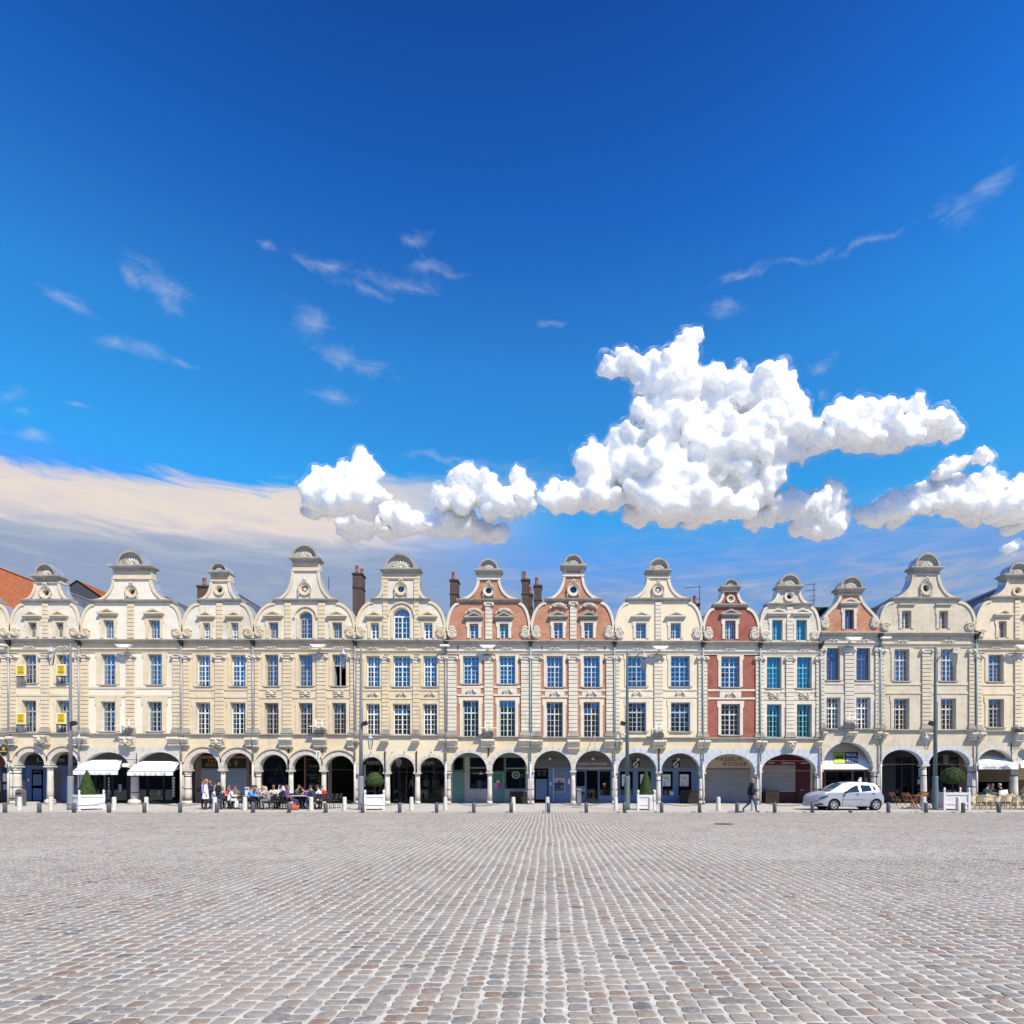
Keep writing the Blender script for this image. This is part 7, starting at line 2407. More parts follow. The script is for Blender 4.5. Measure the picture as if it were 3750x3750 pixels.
for (a, b, l) in ((474, 2660, 'white open frame on the middle pilaster of the wide off-white house'), (1175, 2662, 'white open frame beside the right bay of the tall star-oculus house'), (1790, 2668, 'white open frame on the middle pilaster of the left brick house'), (2411, 2672, 'white open frame on the middle pilaster of the cream plaster house'),
                  (3113, 2637, 'white open frame on the middle pilaster of the low brick-gabled house'), (3730, 2662, 'white open frame on the pilaster at the right edge')): hframe(a, b, l)
for (a, b, l) in ((24, 2367, 'flat white lamp on the wall at the left edge'), (1384, 2369, 'x'), (3232, 2341, 'flat white lamp at the downpipe between the low and the broad house')):
    if l == 'x': a, l = 1634, 'flat white lamp at the downpipe left of the brick houses'
    g = MB(); g.box(fx(a) - 0.32, fx(a) + 0.28, FY - 0.55, FY - 0.25, fz(b) - 0.05, fz(b) + 0.05); g.box(fx(a) - 0.03, fx(a) + 0.03, FY - 0.26, FY - 0.01, fz(b) - 0.03, fz(b) + 0.03)
    tag(g.build('wall_lamp', WHITE), l, 'lamp', 'flat white wall lamps')


def hanging_sign(label, px, py, shape, m, face, Y=39.2, arm=0.9):
    X, Z = atx(px, Y), atz(py, Y)
    t = empty('hanging_sign', (X, Y, Z), label=label, cat='sign')
    g = MB(); g.tube([(X, Y, Z + 0.34), (X, FY - 0.02, Z + 0.40)], 0.02, 5); g.tube([(X, Y, Z + 0.36), (X, Y, Z + 0.2)], 0.012, 4); g.tube([(X, FY - 0.5, Z + 0.39), (X, FY - 0.03, Z + 0.05)], 0.014, 4); g.box(X - 0.02, X + 0.02, FY - 0.045, FY - 0.015, Z - 0.35, Z + 0.8); g.build('bracket', IRON, t)
    g = MB(); g.prism(shape(X, Z), Y - 0.03, Y + 0.03); b = g.build('board', m, t)
    if face: face(b, X, Y, Z)
    return t


def ov(rx, rz): return lambda X, Z: arc(X, Z, rx, rz, 0, 345, 23)


def green_face(b, X, Y, Z):
    g = MB(); g.prism(arc(X, Z, 0.22, 0.32, 0, 345, 23), Y - 0.036, Y - 0.031); g.build('face', pm('sign black', (0.01, 0.012, 0.01)), b)
    g = MB(); g.prism(arc(X + 0.02, Z + 0.12, 0.11, 0.13, 0, 340, 14), Y - 0.046, Y - 0.040); g.box(X - 0.21, X + 0.21, Y - 0.046, Y - 0.040, Z - 0.10, Z - 0.02); g.build('gold_print', GOLD, b)


hanging_sign('oval black and green hanging sign at the left edge', 14, 2748, ov(0.26, 0.38), pm('sign green', (0.05, 0.08, 0.03)), green_face, 39.0)
hanging_sign('white lantern-shaped shop sign between the two HUBERT awnings', 459, 2802, lambda X, Z: [(X - 0.14, Z - 0.12), (X + 0.14, Z - 0.12), (X + 0.20, Z - 0.04), (X + 0.20, Z + 0.06), (X + 0.14, Z + 0.12), (X - 0.14, Z + 0.12), (X - 0.20, Z + 0.06), (X - 0.20, Z - 0.04)], PAPER, None, 38.9)


def face37(b, X, Y, Z): lettering('37', b, (X, Y - 0.04, Z), 0.14, 0.28, IRON)


hanging_sign('white oval hanging sign above the middle café arch', 1166, 2763, ov(0.15, 0.24), PAPER, face37, 39.3)
hanging_sign('dark round hanging sign at the right edge', 3746, 2762, ov(0.30, 0.30), pm('sign slate', (0.10, 0.12, 0.13)), None, 39.0)
g = MB(); X, Z = fx(2175), fz(2708)
g.tube([(X, FY - 0.02, Z + 0.3), (X, FY - 0.75, Z + 0.05), (X, FY - 0.9, Z - 0.75)], 0.022, 6); g.prism([(X - 0.34, Z - 0.75), (X + 0.34, Z - 0.75), (X + 0.30, Z - 0.68), (X - 0.30, Z - 0.68)], FY - 0.95, FY - 0.80); g.tube([(X - 0.08, FY - 0.72, Z + 0.1), (X + 0.08, FY - 0.72, Z + 0.1)], 0.05, 6)
tag(g.build('sign_bracket', STEELP), 'grey steel sign bracket over the bank entrance arch', 'sign bracket')
for (px, l) in ((1360, 'left arch'), (1438, 'left side of the middle arch'), (1482, 'right side of the middle arch'), (1580, 'right arch')):
    g = MB(); X, Z = fx(px), fz(2752); g.tube([(X, FY - 0.01, Z), (X - 0.1, FY - 0.38, Z - 0.18), (X - 0.14, FY - 0.5, Z - 0.26)], 0.014, 5); g.ball((X, FY - 0.03, Z), 0.05, 7, 5); tag(g.build('spot_lamp', STEELP), 'small thin spot lamp above the %s of the FASHION shop' % l, 'lamp', 'spot lamps over the FASHION arches')
for k, (px, y0, y1, l) in enumerate(((1411, 2750, 2828, 'between the left and middle arches of the FASHION shop'), (1526, 2750, 2828, 'between the middle and right arches of the FASHION shop'), (1790, 2740, 2768, 'between the two green shop arches'), (2413, 2742, 2825, 'between the two bluish bank arches'), (1057, 2742, 2818, 'between the left and middle café arches'))):
    g = MB(); g.box(fx(px) - 0.03, fx(px) + 0.03, FY - 0.10, FY - 0.03, fz(y1), fz(y0)); g.box(fx(px) - 0.05, fx(px) + 0.05, FY - 0.06, FY - 0.028, fz(y0 + 8), fz(y0 + 4)); g.box(fx(px) - 0.05, fx(px) + 0.05, FY - 0.06, FY - 0.028, fz(y1 - 4), fz(y1 - 8)); tag(g.build('cable_duct', IRON), 'thin black vertical duct ' + l, 'duct', 'black ducts between arches')

# bins
g = MB(); X, Y = atx(76, 37.5), 37.5
t = empty('litter_bin', (X, Y, PAV), label='grey litter bin with rounded top near the left blue door', cat='litter bin')
g.prism([(-0.22, 0), (0.22, 0), (0.22, 0.82)] + arc(0, 0.82, 0.22, 0.22, 0, 180, 12)[1:] , -0.15, 0.15); g.build('body', GREYB, t, local=True)
MB().box(-0.16, 0.16, -0.158, -0.151, 0.70, 0.82).build('slot', DARKF, t, local=True)
MB().box(-0.20, 0.20, -0.155, -0.151, 0.05, 0.62).build('door', mat('bin door', (0.17, 0.175, 0.19), 0.5), t, local=True)
X, Y = atx(2120, 39.0), 39.0
t = empty('litter_bin', (X, Y, PAV), label='tall slim dark grey litter bin right of the cash machine column', cat='litter bin')
g = MB(); g.box(-0.14, 0.14, -0.14, 0.14, 0, 0.98); g.build('body', GREYB, t, local=True)
g = MB(); g.add([(-0.16, -0.16, 1.0), (0.16, -0.16, 0.96), (0.16, 0.16, 0.96), (-0.16, 0.16, 1.0), (-0.16, -0.16, 1.05), (0.16, -0.16, 1.01), (0.16, 0.16, 1.01), (-0.16, 0.16, 1.05)], [(3, 2, 1, 0), (4, 5, 6, 7), (0, 1, 5, 4), (1, 2, 6, 5), (2, 3, 7, 6), (3, 0, 4, 7)]); g.build('lid', STEELP, t, local=True)
MB().box(-0.13, 0.13, -0.147, -0.141, 0.1, 0.8).build('door', mat('bin door', (0.17, 0.175, 0.19)), t, local=True)
DWOOD = mat('dark stained slats', (0.035, 0.028, 0.024), 0.8, 0.3, 10)


def slat_box(px, Y, w, h, label, rim=None):
    X = atx(px, Y)
    t = empty('slatted_planter_box', (X, Y, PAV), label=label, cat='planter box', group='dark slatted boxes under the arcade')
    n = int(w / 0.085)
    for k in range(n):
        x = -w / 2 + w * (k + 0.5) / n
        MB().box(x - w / n * 0.40, x + w / n * 0.40, -0.26, -0.235, 0.02, h - 0.06).build('slat', DWOOD, t, local=True)
    g = MB(); g.box(-w / 2 - 0.02, w / 2 + 0.02, -0.29, 0.26, h - 0.07, h); g.build('rim', rim or DWOOD, t, local=True)
    g = MB(); g.box(-w / 2, w / 2, -0.225, 0.24, 0.0, h - 0.08); g.build('liner', DARKF, t, local=True)


slat_box(1900, 41.6, 1.22, 0.86, 'dark slatted box with grey rim right of the green shop door', SHUT_D)
slat_box(2526, 41.6, 1.20, 0.90, 'dark wooden tub-like slatted box at the bank corner', None)
slat_box(2824, 41.6, 0.90, 0.92, 'dark slatted box in front of the burgundy café', None)

# ------------------------------------------------------------------ chairs and tables
BLKM = mat('black metal furniture', (0.030, 0.030, 0.033), 0.45, 0.1, 8)
BLKW = mat('black woven seat', (0.040, 0.040, 0.042), 0.7, 0.2, 40)
RAT = mat('rattan cane', (0.50, 0.36, 0.16), 0.55, 0.18, 30); RATW = mat('woven cream seat', (0.66, 0.58, 0.42), 0.6, 0.15, 60)
FOLD = mat('varnished wood', (0.30, 0.125, 0.05), 0.45, 0.2, 12)


def parts_to_proto(parts):
    return [(nm, g.mesh(nm, m), subs) for nm, g, m, subs in parts]


def chair_proto():
    L = []
    g = MB(); g.smooth = False
    g.box(-0.21, 0.21, -0.21, 0.21, 0.435, 0.455); L.append(('seat', g, BLKW, []))
    g = MB()
    n = 8; V = []
    for i in range(n + 1):
        y = -0.21 + 0.42 * i / n; x = -0.22 - 0.035 * math.cos((i / n - 0.5) * math.pi)
        for (z, dx) in ((0.54, 0.02), (0.84, -0.05)): V += [(x + dx, y, z), (x + dx - 0.015, y, z)]
    Fc = []
    for i in range(n):
        a, b = i * 4, i * 4 + 4
        Fc += [(a, b, b + 2, a + 2), (a + 1, a + 3, b + 3, b + 1), (a + 2, b + 2, b + 3, a + 3), (a, a + 1, b + 1, b)]
    g.add(V, Fc); L.append(('backrest', g, BLKW, []))
    for sx_ in (-1, 1):
        for sy_ in (-1, 1):
            g = MB()
            if sx_ > 0: g.tube([(0.19, sy_ * 0.20, 0.44), (0.23, sy_ * 0.21, 0.0)], 0.012, 5)
            else: g.tube([(-0.30, sy_ * 0.215, 0.84), (-0.20, sy_ * 0.205, 0.45), (-0.27, sy_ * 0.215, 0.0)], 0.012, 5)
            L.append(('leg', g, BLKM, []))
    return parts_to_proto(L)


def table_proto(top=0.36, rect_=False, m=None, tm=None):
    L = []
    m = m or BLKM
    g = MB()
    if rect_: g.box(-0.60, 0.60, -0.38, 0.38, 0.715, 0.745)
    else: g.smooth = False; g.lathe([(top, 0.72), (top, 0.745)], (0, 0, 0), 24)
    L.append(('table_top', g, tm or mat('pale table top', (0.55, 0.55, 0.56), 0.35, 0.05), []))
    for sd in (-1, 1):
        g = MB()
        w_ = 0.42 if rect_ else 0.24
        g.tube([(-w_, sd * 0.28, 0.0), (w_, sd * 0.22, 0.715)], 0.014, 5); g.tube([(w_, sd * 0.28, 0.0), (-w_, sd * 0.22, 0.715)], 0.014, 5)
        L.append(('leg_frame', g, m, []))
    return parts_to_proto(L)


def rattan_proto():
    L = []
    g = MB(); g.lathe([(0.23, 0.43), (0.24, 0.455), (0.22, 0.47)], (0, 0, 0), 18); L.append(('seat', g, RATW, []))
    g = MB(); g.smooth = True
    V = []; n = 16
    for i in range(n + 1):
        a = math.radians(75 + 210 * i / n)
        top = 0.80 - 0.16 * abs(i / n - 0.5) * 2
        for (r, z) in ((0.24, 0.47), (0.275, 0.62), (0.30, top)): V.append((r * math.cos(a), r * math.sin(a), z))
    Fc = []
    for i in range(n):
        for k in range(2): Fc.append((i * 3 + k, i * 3 + k + 1, i * 3 + k + 4, i * 3 + k + 3))
    g.add(V, Fc); L.append(('backrest', g, RATW, []))
    g = MB(); g.smooth = True
    g.tube([(0.30 * math.cos(math.radians(75 + 210 * i / n)), 0.30 * math.sin(math.radians(75 + 210 * i / n)), 0.80 - 0.16 * abs(i / n - 0.5) * 2) for i in range(n + 1)], 0.018, 6); L.append(('back_rim', g, RAT, []))
    for k in range(4):
        a = math.radians(45 + 90 * k)
        g = MB(); g.tube([(0.20 * math.cos(a), 0.20 * math.sin(a), 0.44), (0.24 * math.cos(a), 0.24 * math.sin(a), 0.0)], 0.017, 6); L.append(('leg', g, RAT, []))
    g = MB(); g.tube([(0.22 * math.cos(k * math.pi / 6), 0.22 * math.sin(k * math.pi / 6), 0.20) for k in range(13)], 0.010, 5); L.append(('stretcher', g, RAT, []))
    return parts_to_proto(L)


def folding_proto():
    L = []
    for k in range(6):
        g = MB(); x = -0.18 + k * 0.07; g.box(x, x + 0.055, -0.20, 0.20, 0.44, 0.458); L.append(('seat_slat', g, FOLD, []))
    for z in (0.70, 0.79):
        g = MB(); g.box(-0.30, -0.28, -0.20, 0.20, z, z + 0.075); L.append(('back_slat', g, FOLD, []))
    for sd in (-1, 1):
        g = MB(); g.tube([(0.24, sd * 0.20, 0.0), (-0.29, sd * 0.20, 0.88)], 0.017, 4); L.append(('back_leg', g, FOLD, []))
        g = MB(); g.tube([(-0.26, sd * 0.175, 0.0), (0.20, sd * 0.175, 0.45)], 0.017, 4); L.append(('front_leg', g, FOLD, []))
    return parts_to_proto(L)


def place(proto, name, px, Y, rz, label, cat, group, z=PAV):
    t = empty(name, (atx(px, Y), Y, z), rz, label, cat, group)
    for (nm, me, _) in proto: link(nm, me, t, (0, 0, 0), local=True)
    return t


CH, TB, TBR, RT, FD = chair_proto(), table_proto(0.36), table_proto(rect_=True), rattan_proto(), folding_proto()
TW, TR = table_proto(0.0, True, FOLD, FOLD), table_proto(0.33, False, RAT, RATW)

# ------------------------------------------------------------------ people
SKIN = mat('skin', (0.42, 0.235, 0.165), 0.55, 0.08, 10); SKIN_D = mat('dark skin', (0.20, 0.10, 0.06), 0.5, 0.08, 10); SHOE = mat('dark shoes', (0.03, 0.022, 0.018), 0.5); EYE = mat('eye', (0.02, 0.015, 0.012), 0.3)
LIPS = mat('lips', (0.30, 0.11, 0.09), 0.5)


def cloth(nm, c): return mat('cloth ' + nm, c, 0.85, 0.14, 9, bump=0.35, bscale=26)


def pose_joints(kind, lean=0.0, arms='down', turn=0.0):
    """joint places of a 1.75 m figure facing +x; x forward, y left"""
    J = {}
    if kind == 'sit':
        hz = 0.56
        ca, sa = math.cos(lean), math.sin(lean)

        def T(x, y, z): return (x * ca + z * sa, y, hz + z * ca - x * sa)
        J.update(pelvis=(0, 0, hz), belly=T(0.02, 0, 0.15), chest=T(0.0, 0, 0.36), collar=T(0.0, 0, 0.51), neck=T(0.03, 0, 0.58), jaw=T(0.07, 0, 0.65), head=T(0.055, 0, 0.735), crown=T(0.045, 0, 0.80))
        for s_, q in ((1, 'l'), (-1, 'r')):
            J['sho_' + q] = T(0.0, s_ * 0.18, 0.465)
            J['hip_' + q] = (0.05, s_ * 0.10, hz - 0.03); J['knee_' + q] = (0.46, s_ * (0.12 + 0.03), hz - 0.02); J['ank_' + q] = (0.43, s_ * 0.14, 0.09); J['toe_' + q] = (0.59, s_ * 0.15, 0.035)
            sh_ = Vector(J['sho_' + q])
            if arms == 'table':
                J['elb_' + q] = tuple(sh_ + Vector((0.14, s_ * 0.07, -0.22))); J['wri_' + q] = (max(0.40, sh_.x + 0.34), s_ * 0.12, 0.80)
            elif arms == 'chin':
                J['elb_' + q] = (max(0.32, sh_.x + 0.22), s_ * 0.16, 0.80); J['wri_' + q] = (J['jaw'][0] + 0.09, s_ * 0.06, J['jaw'][2] - 0.06)
            else:
                J['elb_' + q] = tuple(sh_ + Vector((0.03, s_ * 0.06, -0.27))); J['wri_' + q] = (0.24, s_ * 0.16, hz + 0.12)
    else:
        hz = 0.93
        ca, sa = math.cos(lean), math.sin(lean)

        def T(x, y, z): return (x * ca + z * sa, y, hz + z * ca - x * sa)
        J.update(pelvis=(0, 0, hz), belly=T(0.03, 0, 0.17), chest=T(0.0, 0, 0.38), collar=T(-0.01, 0, 0.53), neck=T(0.02, 0, 0.60), jaw=T(0.06, 0, 0.665), head=T(0.045, 0, 0.745), crown=T(0.035, 0, 0.81))
        for s_, q in ((1, 'l'), (-1, 'r')):
            J['sho_' + q] = T(0.0, s_ * 0.185, 0.485)
            sh_ = Vector(J['sho_' + q])
            if arms == 'walk':
                f = -0.16 if q == 'r' else 0.14
                J['elb_' + q] = tuple(sh_ + Vector((f * 0.5, s_ * 0.06, -0.28))); J['wri_' + q] = tuple(sh_ + Vector((f * 0.6 + (0.24 if q == 'l' else 0.10), s_ * 0.03, -0.52 if q == 'r' else -0.33)))
            elif arms == 'fold':
                J['elb_' + q] = tuple(sh_ + Vector((0.03, s_ * 0.07, -0.27))); J['wri_' + q] = tuple(sh_ + Vector((0.24, -s_ * 0.06, -0.26)))
            else:
                J['elb_' + q] = tuple(sh_ + Vector((-0.03, s_ * 0.055, -0.29))); J['wri_' + q] = tuple(sh_ + Vector((0.05, s_ * 0.05, -0.53)))
            if kind == 'walk':
                if q == 'r':   # near leg forward
                    J['hip_' + q] = (0.0, s_ * 0.095, hz - 0.03); J['knee_' + q] = (0.16, s_ * 0.10, 0.50); J['ank_' + q] = (0.20, s_ * 0.10, 0.095); J['toe_' + q] = (0.38, s_ * 0.11, 0.045)
                else:
                    J['hip_' + q] = (0.0, s_ * 0.095, hz - 0.03); J['knee_' + q] = (-0.07, s_ * 0.10, 0.49); J['ank_' + q] = (-0.40, s_ * 0.10, 0.20); J['toe_' + q] = (-0.33, s_ * 0.11, 0.045)
            else:
                J['hip_' + q] = (0.0, s_ * 0.095, hz - 0.03); J['knee_' + q] = (0.02, s_ * 0.105, 0.50); J['ank_' + q] = (-0.02, s_ * 0.11, 0.09); J['toe_' + q] = (0.15, s_ * 0.13, 0.035)
    return J


BONES = [('pelvis', 'belly', 't'), ('belly', 'chest', 't'), ('chest', 'collar', 't'), ('collar', 'neck', 's'), ('neck', 'jaw', 's'), ('jaw', 'head', 's'), ('head', 'crown', 's')]
for q in 'lr':
    BONES += [('chest', 'sho_' + q, 't'), ('sho_' + q, 'elb_' + q, 't'), ('elb_' + q, 'wri_' + q, 'f'), ('pelvis', 'hip_' + q, 'p'), ('hip_' + q, 'knee_' + q, 'p'), ('knee_' + q, 'ank_' + q, 'p'), ('ank_' + q, 'toe_' + q, 'o')]
RAD = dict(pelvis=(0.150, 0.125), belly=(0.145, 0.120), chest=(0.155, 0.118), collar=(0.085, 0.080), neck=(0.056, 0.056), jaw=(0.066, 0.070), head=(0.082, 0.092), crown=(0.055, 0.065))
RADL = dict(sho=(0.068, 0.068), elb=(0.048, 0.048), wri=(0.031, 0.031), hip=(0.100, 0.100), knee=(0.066, 0.066), ank=(0.046, 0.046), toe=(0.040, 0.034), han=(0.036, 0.022))
people_jobs = []


def person(px, Y, face, label, top, legs, kind='stand', lean=0.0, arms='down', hair=None, hs='short', height=1.68, skin=None, z=PAV, fat=1.0, sleeve=True, extra=None, shoes=None):
    J = pose_joints(kind, lean, arms)
    names = list(J)
    bones = list(BONES)
    for q in 'lr':
        d = (Vector(J['wri_' + q]) - Vector(J['elb_' + q])).normalized()
        J['han_' + q] = tuple(Vector(J['wri_' + q]) + d * 0.085); names.append('han_' + q); bones.append(('wri_' + q, 'han_' + q, 'h'))
    me = bpy.data.meshes.new('body_tmp')
    idx = {n: i for i, n in enumerate(names)}
    me.from_pydata([J[n] for n in names], [(idx[a], idx[b]) for a, b, _ in bones], [])
    o = bpy.data.objects.new('body_tmp', me); COL.objects.link(o)
    o.modifiers.new('skin', 'SKIN')
    sv = me.skin_vertices[0].data
    for n in names:
        r = RAD.get(n) or RADL[n.split('_')[0]]
        k = fat if n in ('pelvis', 'belly', 'chest') else (1 + (fat - 1) * 0.4 if n.split('_')[0] in ('hip', 'knee', 'sho', 'elb') else 1.0)
        sv[idx[n]].radius = (r[0] * k, r[1] * k)
        sv[idx[n]].use_root = (n == 'pelvis')
    ss = o.modifiers.new('sub', 'SUBSURF'); ss.levels = 1; ss.render_levels = 1
    people_jobs.append(dict(o=o, J=J, bones=bones, px=px, Y=Y, face=face, label=label, top=top, legs=legs, hair=hair, hs=hs, height=height, skin=skin or SKIN, z=z, kind=kind, sleeve=sleeve, extra=extra, shoes=shoes or SHOE))


def seg_d(p, a, b):
    ab = b - a
    t = np.clip(((p - a) @ ab) / max(1e-9, ab @ ab), 0, 1)
    return np.linalg.norm(p - (a + t[:, None] * ab), axis=1)


def finish_people():
    dg = bpy.context.evaluated_depsgraph_get()
    for P in people_jobs:
        me = bpy.data.meshes.new_from_object(P['o'].evaluated_get(dg))
        J = {k: Vector(v) for k, v in P['J'].items()}
        n = len(me.vertices)
        co = np.empty(n * 3); me.vertices.foreach_get('co', co); co = co.reshape(-1, 3)
        faces = [tuple(f.vertices) for f in me.polygons]
        cen = np.array([co[list(f)].mean(0) for f in faces])
        reg = [b[2] for b in P['bones']]
        D_ = np.stack([seg_d(cen, np.array(J[a]), np.array(J[b])) for a, b, _ in P['bones']], 1)
        best = D_.argmin(1)
        slot = {'t': 0, 'p': 1, 's': 2, 'h': 2, 'o': 3, 'f': 0 if P['sleeve'] else 2}
        mi = [slot[reg[k]] for k in best]
        g = MB(); g.smooth = True
        g.v = [tuple(c) for c in co]; g.f = faces; g.m = mi; g.sm = [True] * len(faces)
        # five fingers on each hand
        for q in 'lr':
            w_, h_ = J['wri_' + q], J['han_' + q]
            d = (h_ - w_).normalized(); side = Vector((0, 0, 1)).cross(d); side = side.normalized() if side.length > 0.1 else Vector((1, 0, 0)); up = d.cross(side)
            g.cur = 2
            for k, ln in enumerate((0.062, 0.072, 0.068, 0.052)):
                b0 = h_ + side * (-0.027 + 0.018 * k) - d * 0.012
                g.tube([b0, b0 + d * ln * 0.55, b0 + d * ln * 0.9 - up * 0.022], [0.009, 0.0085, 0.007], 5)
            s_ = 1 if q == 'l' else -1
            b0 = w_ + d * 0.03 + side * 0.025
            g.tube([b0, b0 + d * 0.03 + side * 0.028, b0 + d * 0.06 + side * 0.032], [0.011, 0.0095, 0.008], 5)
        # face: nose, ears, eyes, mouth
        hd, jw, cr = J['head'], J['jaw'], J['crown']
        upv = (cr - jw).normalized(); fw = Vector((1, 0, 0)); fw = (fw - upv * fw.dot(upv)).normalized(); lf = upv.cross(fw)
        g.cur = 2
        g.tube([hd + fw * 0.070 + upv * 0.005, hd + fw * 0.100 - upv * 0.030, hd + fw * 0.082 - upv * 0.042], [0.010, 0.017, 0.010], 5)
        for s_ in (-1, 1):
            g.ball(tuple(hd + lf * s_ * 0.079 - upv * 0.015 - fw * 0.005), 0.024, 6, 4, 0.7, 0.5, 1.2)
        g.cur = 4
        for s_ in (-1, 1): g.ball(tuple(hd + fw * 0.076 + lf * s_ * 0.032 + upv * 0.002), 0.012, 6, 4)
        g.cur = 5
        g.tube([hd + fw * 0.074 + lf * 0.024 - upv * 0.066, hd + fw * 0.082 - upv * 0.068, hd + fw * 0.074 - lf * 0.024 - upv * 0.066], 0.007, 4)
        sc_ = P['height'] / 1.75
        t = empty('person', (atx(P['px'], P['Y']), P['Y'], P['z']), P['face'], P['label'], 'person')
        t.scale = (sc_, sc_, sc_)
        g.build('body', [P['top'], P['legs'], P['skin'], P['shoes'], EYE, LIPS], t, local=True)
        if P['hair'] is not None:
            h = MB(); h.smooth = True
            c = hd + upv * 0.012 - fw * 0.012
            V, Fc = [], []
            nu, nv = 12, 6
            for i in range(nv + 1):
                th = math.radians(100 * i / nv if P['hs'] != 'bald' else 0)
                for k in range(nu):
                    a = 2 * math.pi * k / nu
                    dirv = fw * math.cos(a) + lf * math.sin(a)
                    lim = 1.0 if math.cos(a) < 0.3 else 0.62
                    if P['hs'] == 'long' and math.cos(a) < 0.35: lim = 1.35
                    tt = th * lim
                    rr = 0.103 + 0.008 * math.sin(k * 2.3 + i)
                    pt = c + upv * math.cos(min(tt, 1.75)) * (rr + 0.006) + dirv * math.sin(min(tt, 1.75)) * rr
                    if tt > 1.75: pt = pt - upv * (tt - 1.75) * 0.32
                    V.append(tuple(pt))
            for i in range(nv):
                for k in range(nu): Fc.append((i * nu + k, i * nu + (k + 1) % nu, (i + 1) * nu + (k + 1) % nu, (i + 1) * nu + k))
            h.add(V, Fc)
            h.build('hair', P['hair'], t, local=True)
        if P['extra']: P['extra'](t, J)
        old = P['o'].data
        bpy.data.objects.remove(P['o']); bpy.data.meshes.remove(old); bpy.data.meshes.remove(me)


def backpack(m):
    def f(t, J):
        g = MB(); g.smooth = True
        c = (J['chest'] + J['belly']) / 2
        g.ball((c.x - 0.20, 0, c.z + 0.02), 0.20, 12, 8, 0.55, 0.8, 1.2)
        b = g.build('backpack', m, t, local=True)
        g = MB(); g.ball((c.x - 0.30, 0, c.z - 0.06), 0.10, 8, 6, 0.4, 1.0, 0.8); g.build('pocket', m, b, local=True)
        for s_ in (-1, 1):
            g = MB(); g.tube([(c.x - 0.14, s_ * 0.10, c.z + 0.20), (J['collar'].x, s_ * 0.11, J['collar'].z + 0.035), (c.x + 0.15, s_ * 0.12, c.z + 0.10), (c.x - 0.02, s_ * 0.17, c.z - 0.12)], 0.018, 5); g.build('strap', m, b, local=True)
    return f


def coat(m, length=0.28):
    def f(t, J):
        g = MB(); g.smooth = True
        p = J['pelvis']
        g.lathe([(0.235, -length), (0.215, -0.08), (0.185, 0.10), (0.178, 0.24)], tuple(p), 18, 0.82, 1.0, cap=False); g.build('coat_skirt', m, t, local=True)
    return f


def collar_of(m):
    def f(t, J):
        g = MB(); g.smooth = True
        c = J['collar']; g.lathe([(0.105, -0.03), (0.082, 0.03), (0.072, 0.07)], tuple(c), 12, 0.95, 1.1, cap=False); g.build('collar', m, t, local=True)
    return f


def jacket(m):
    def f(t, J):
        g = MB(); g.smooth = True
        p = J['pelvis']
        g.lathe([(0.192, -0.05), (0.200, 0.06), (0.196, 0.2), (0.182, 0.34)], tuple(p), 18, 0.98, 1.0, cap=False); g.build('jacket_hem', m, t, local=True)
        collar_of(m)(t, J)
    return f


PI = math.pi
HB, HD, HL, HR, HG = mat('brown hair', (0.06, 0.035, 0.02), 0.6, 0.3, 40), mat('dark hair', (0.018, 0.014, 0.012), 0.6, 0.3, 40), mat('blond hair', (0.36, 0.24, 0.11), 0.6, 0.25, 40), mat('red hair', (0.25, 0.075, 0.025), 0.6, 0.25, 40), mat('grey hair', (0.42, 0.41, 0.39), 0.6, 0.2, 40)
JEANS, NAVYC, BLK, WHT = cloth('blue denim', (0.035, 0.075, 0.17)), cloth('navy', (0.025, 0.04, 0.10)), cloth('black', (0.010, 0.011, 0.014)), cloth('white', (0.72, 0.72, 0.72))
BEI, OLV, GRY, TAU = cloth('beige', (0.36, 0.32, 0.26)), cloth('olive', (0.16, 0.135, 0.09)), cloth('grey', (0.20, 0.21, 0.24)), cloth('taupe', (0.30, 0.26, 0.26))
REDC, BLUC, PURC, GRNC, PNKC, MAG = cloth('red', (0.55, 0.015, 0.02)), cloth('sky blue', (0.10, 0.30, 0.72)), cloth('purple', (0.11, 0.05, 0.30)), cloth('dark green', (0.03, 0.09, 0.045)), cloth('pink', (0.55, 0.32, 0.30)), cloth('coral red', (0.52, 0.10, 0.12))

person(2752, 30.55, 0.0, 'bald man in a black jacket and blue jeans walking right along the kerb', BLK, JEANS, 'walk', 0.05, 'walk', HG, 'bald', 1.73, z=0.0, fat=1.16, extra=jacket(BLK))
person(753, 32.9, 0.35, 'standing woman with blond hair and a long white coat', WHT, cloth('dark brown', (0.05, 0.035, 0.03)), 'stand', 0.04, 'down', HL, 'short', 1.60, extra=coat(WHT, 0.30))
person(741, 33.6, 0.5, 'standing man in a lilac top with a black backpack, behind the white coat', cloth('lilac', (0.26, 0.24, 0.55)), BLK, 'stand', 0.04, 'down', HB, 'short', 1.63, extra=backpack(BLK))
person(774, 34.4, -PI / 2 - 0.5, 'standing woman in dark blue facing the square, behind the café guests', NAVYC, NAVYC, 'stand', 0.0, 'fold', HB, 'long', 1.56)
person(801, 32.7, PI / 2 + 0.4, 'standing person in a beige jacket and jeans with a small black backpack', BEI, NAVYC, 'stand', 0.05, 'fold', HD, 'short', 1.60, extra=backpack(BLK))
person(780, 33.6, 0.2, 'seated grey-haired guest in a pale grey top beside the standing group', cloth('pale grey', (0.50, 0.52, 0.54)), GRY, 'sit', 0.15, 'table', HG, 'short', 1.55)
person(820, 34.1, 0.0, 'seated dark-haired guest in a coral red top', MAG, NAVYC, 'sit', 0.25, 'table', HD, 'long', 1.62)
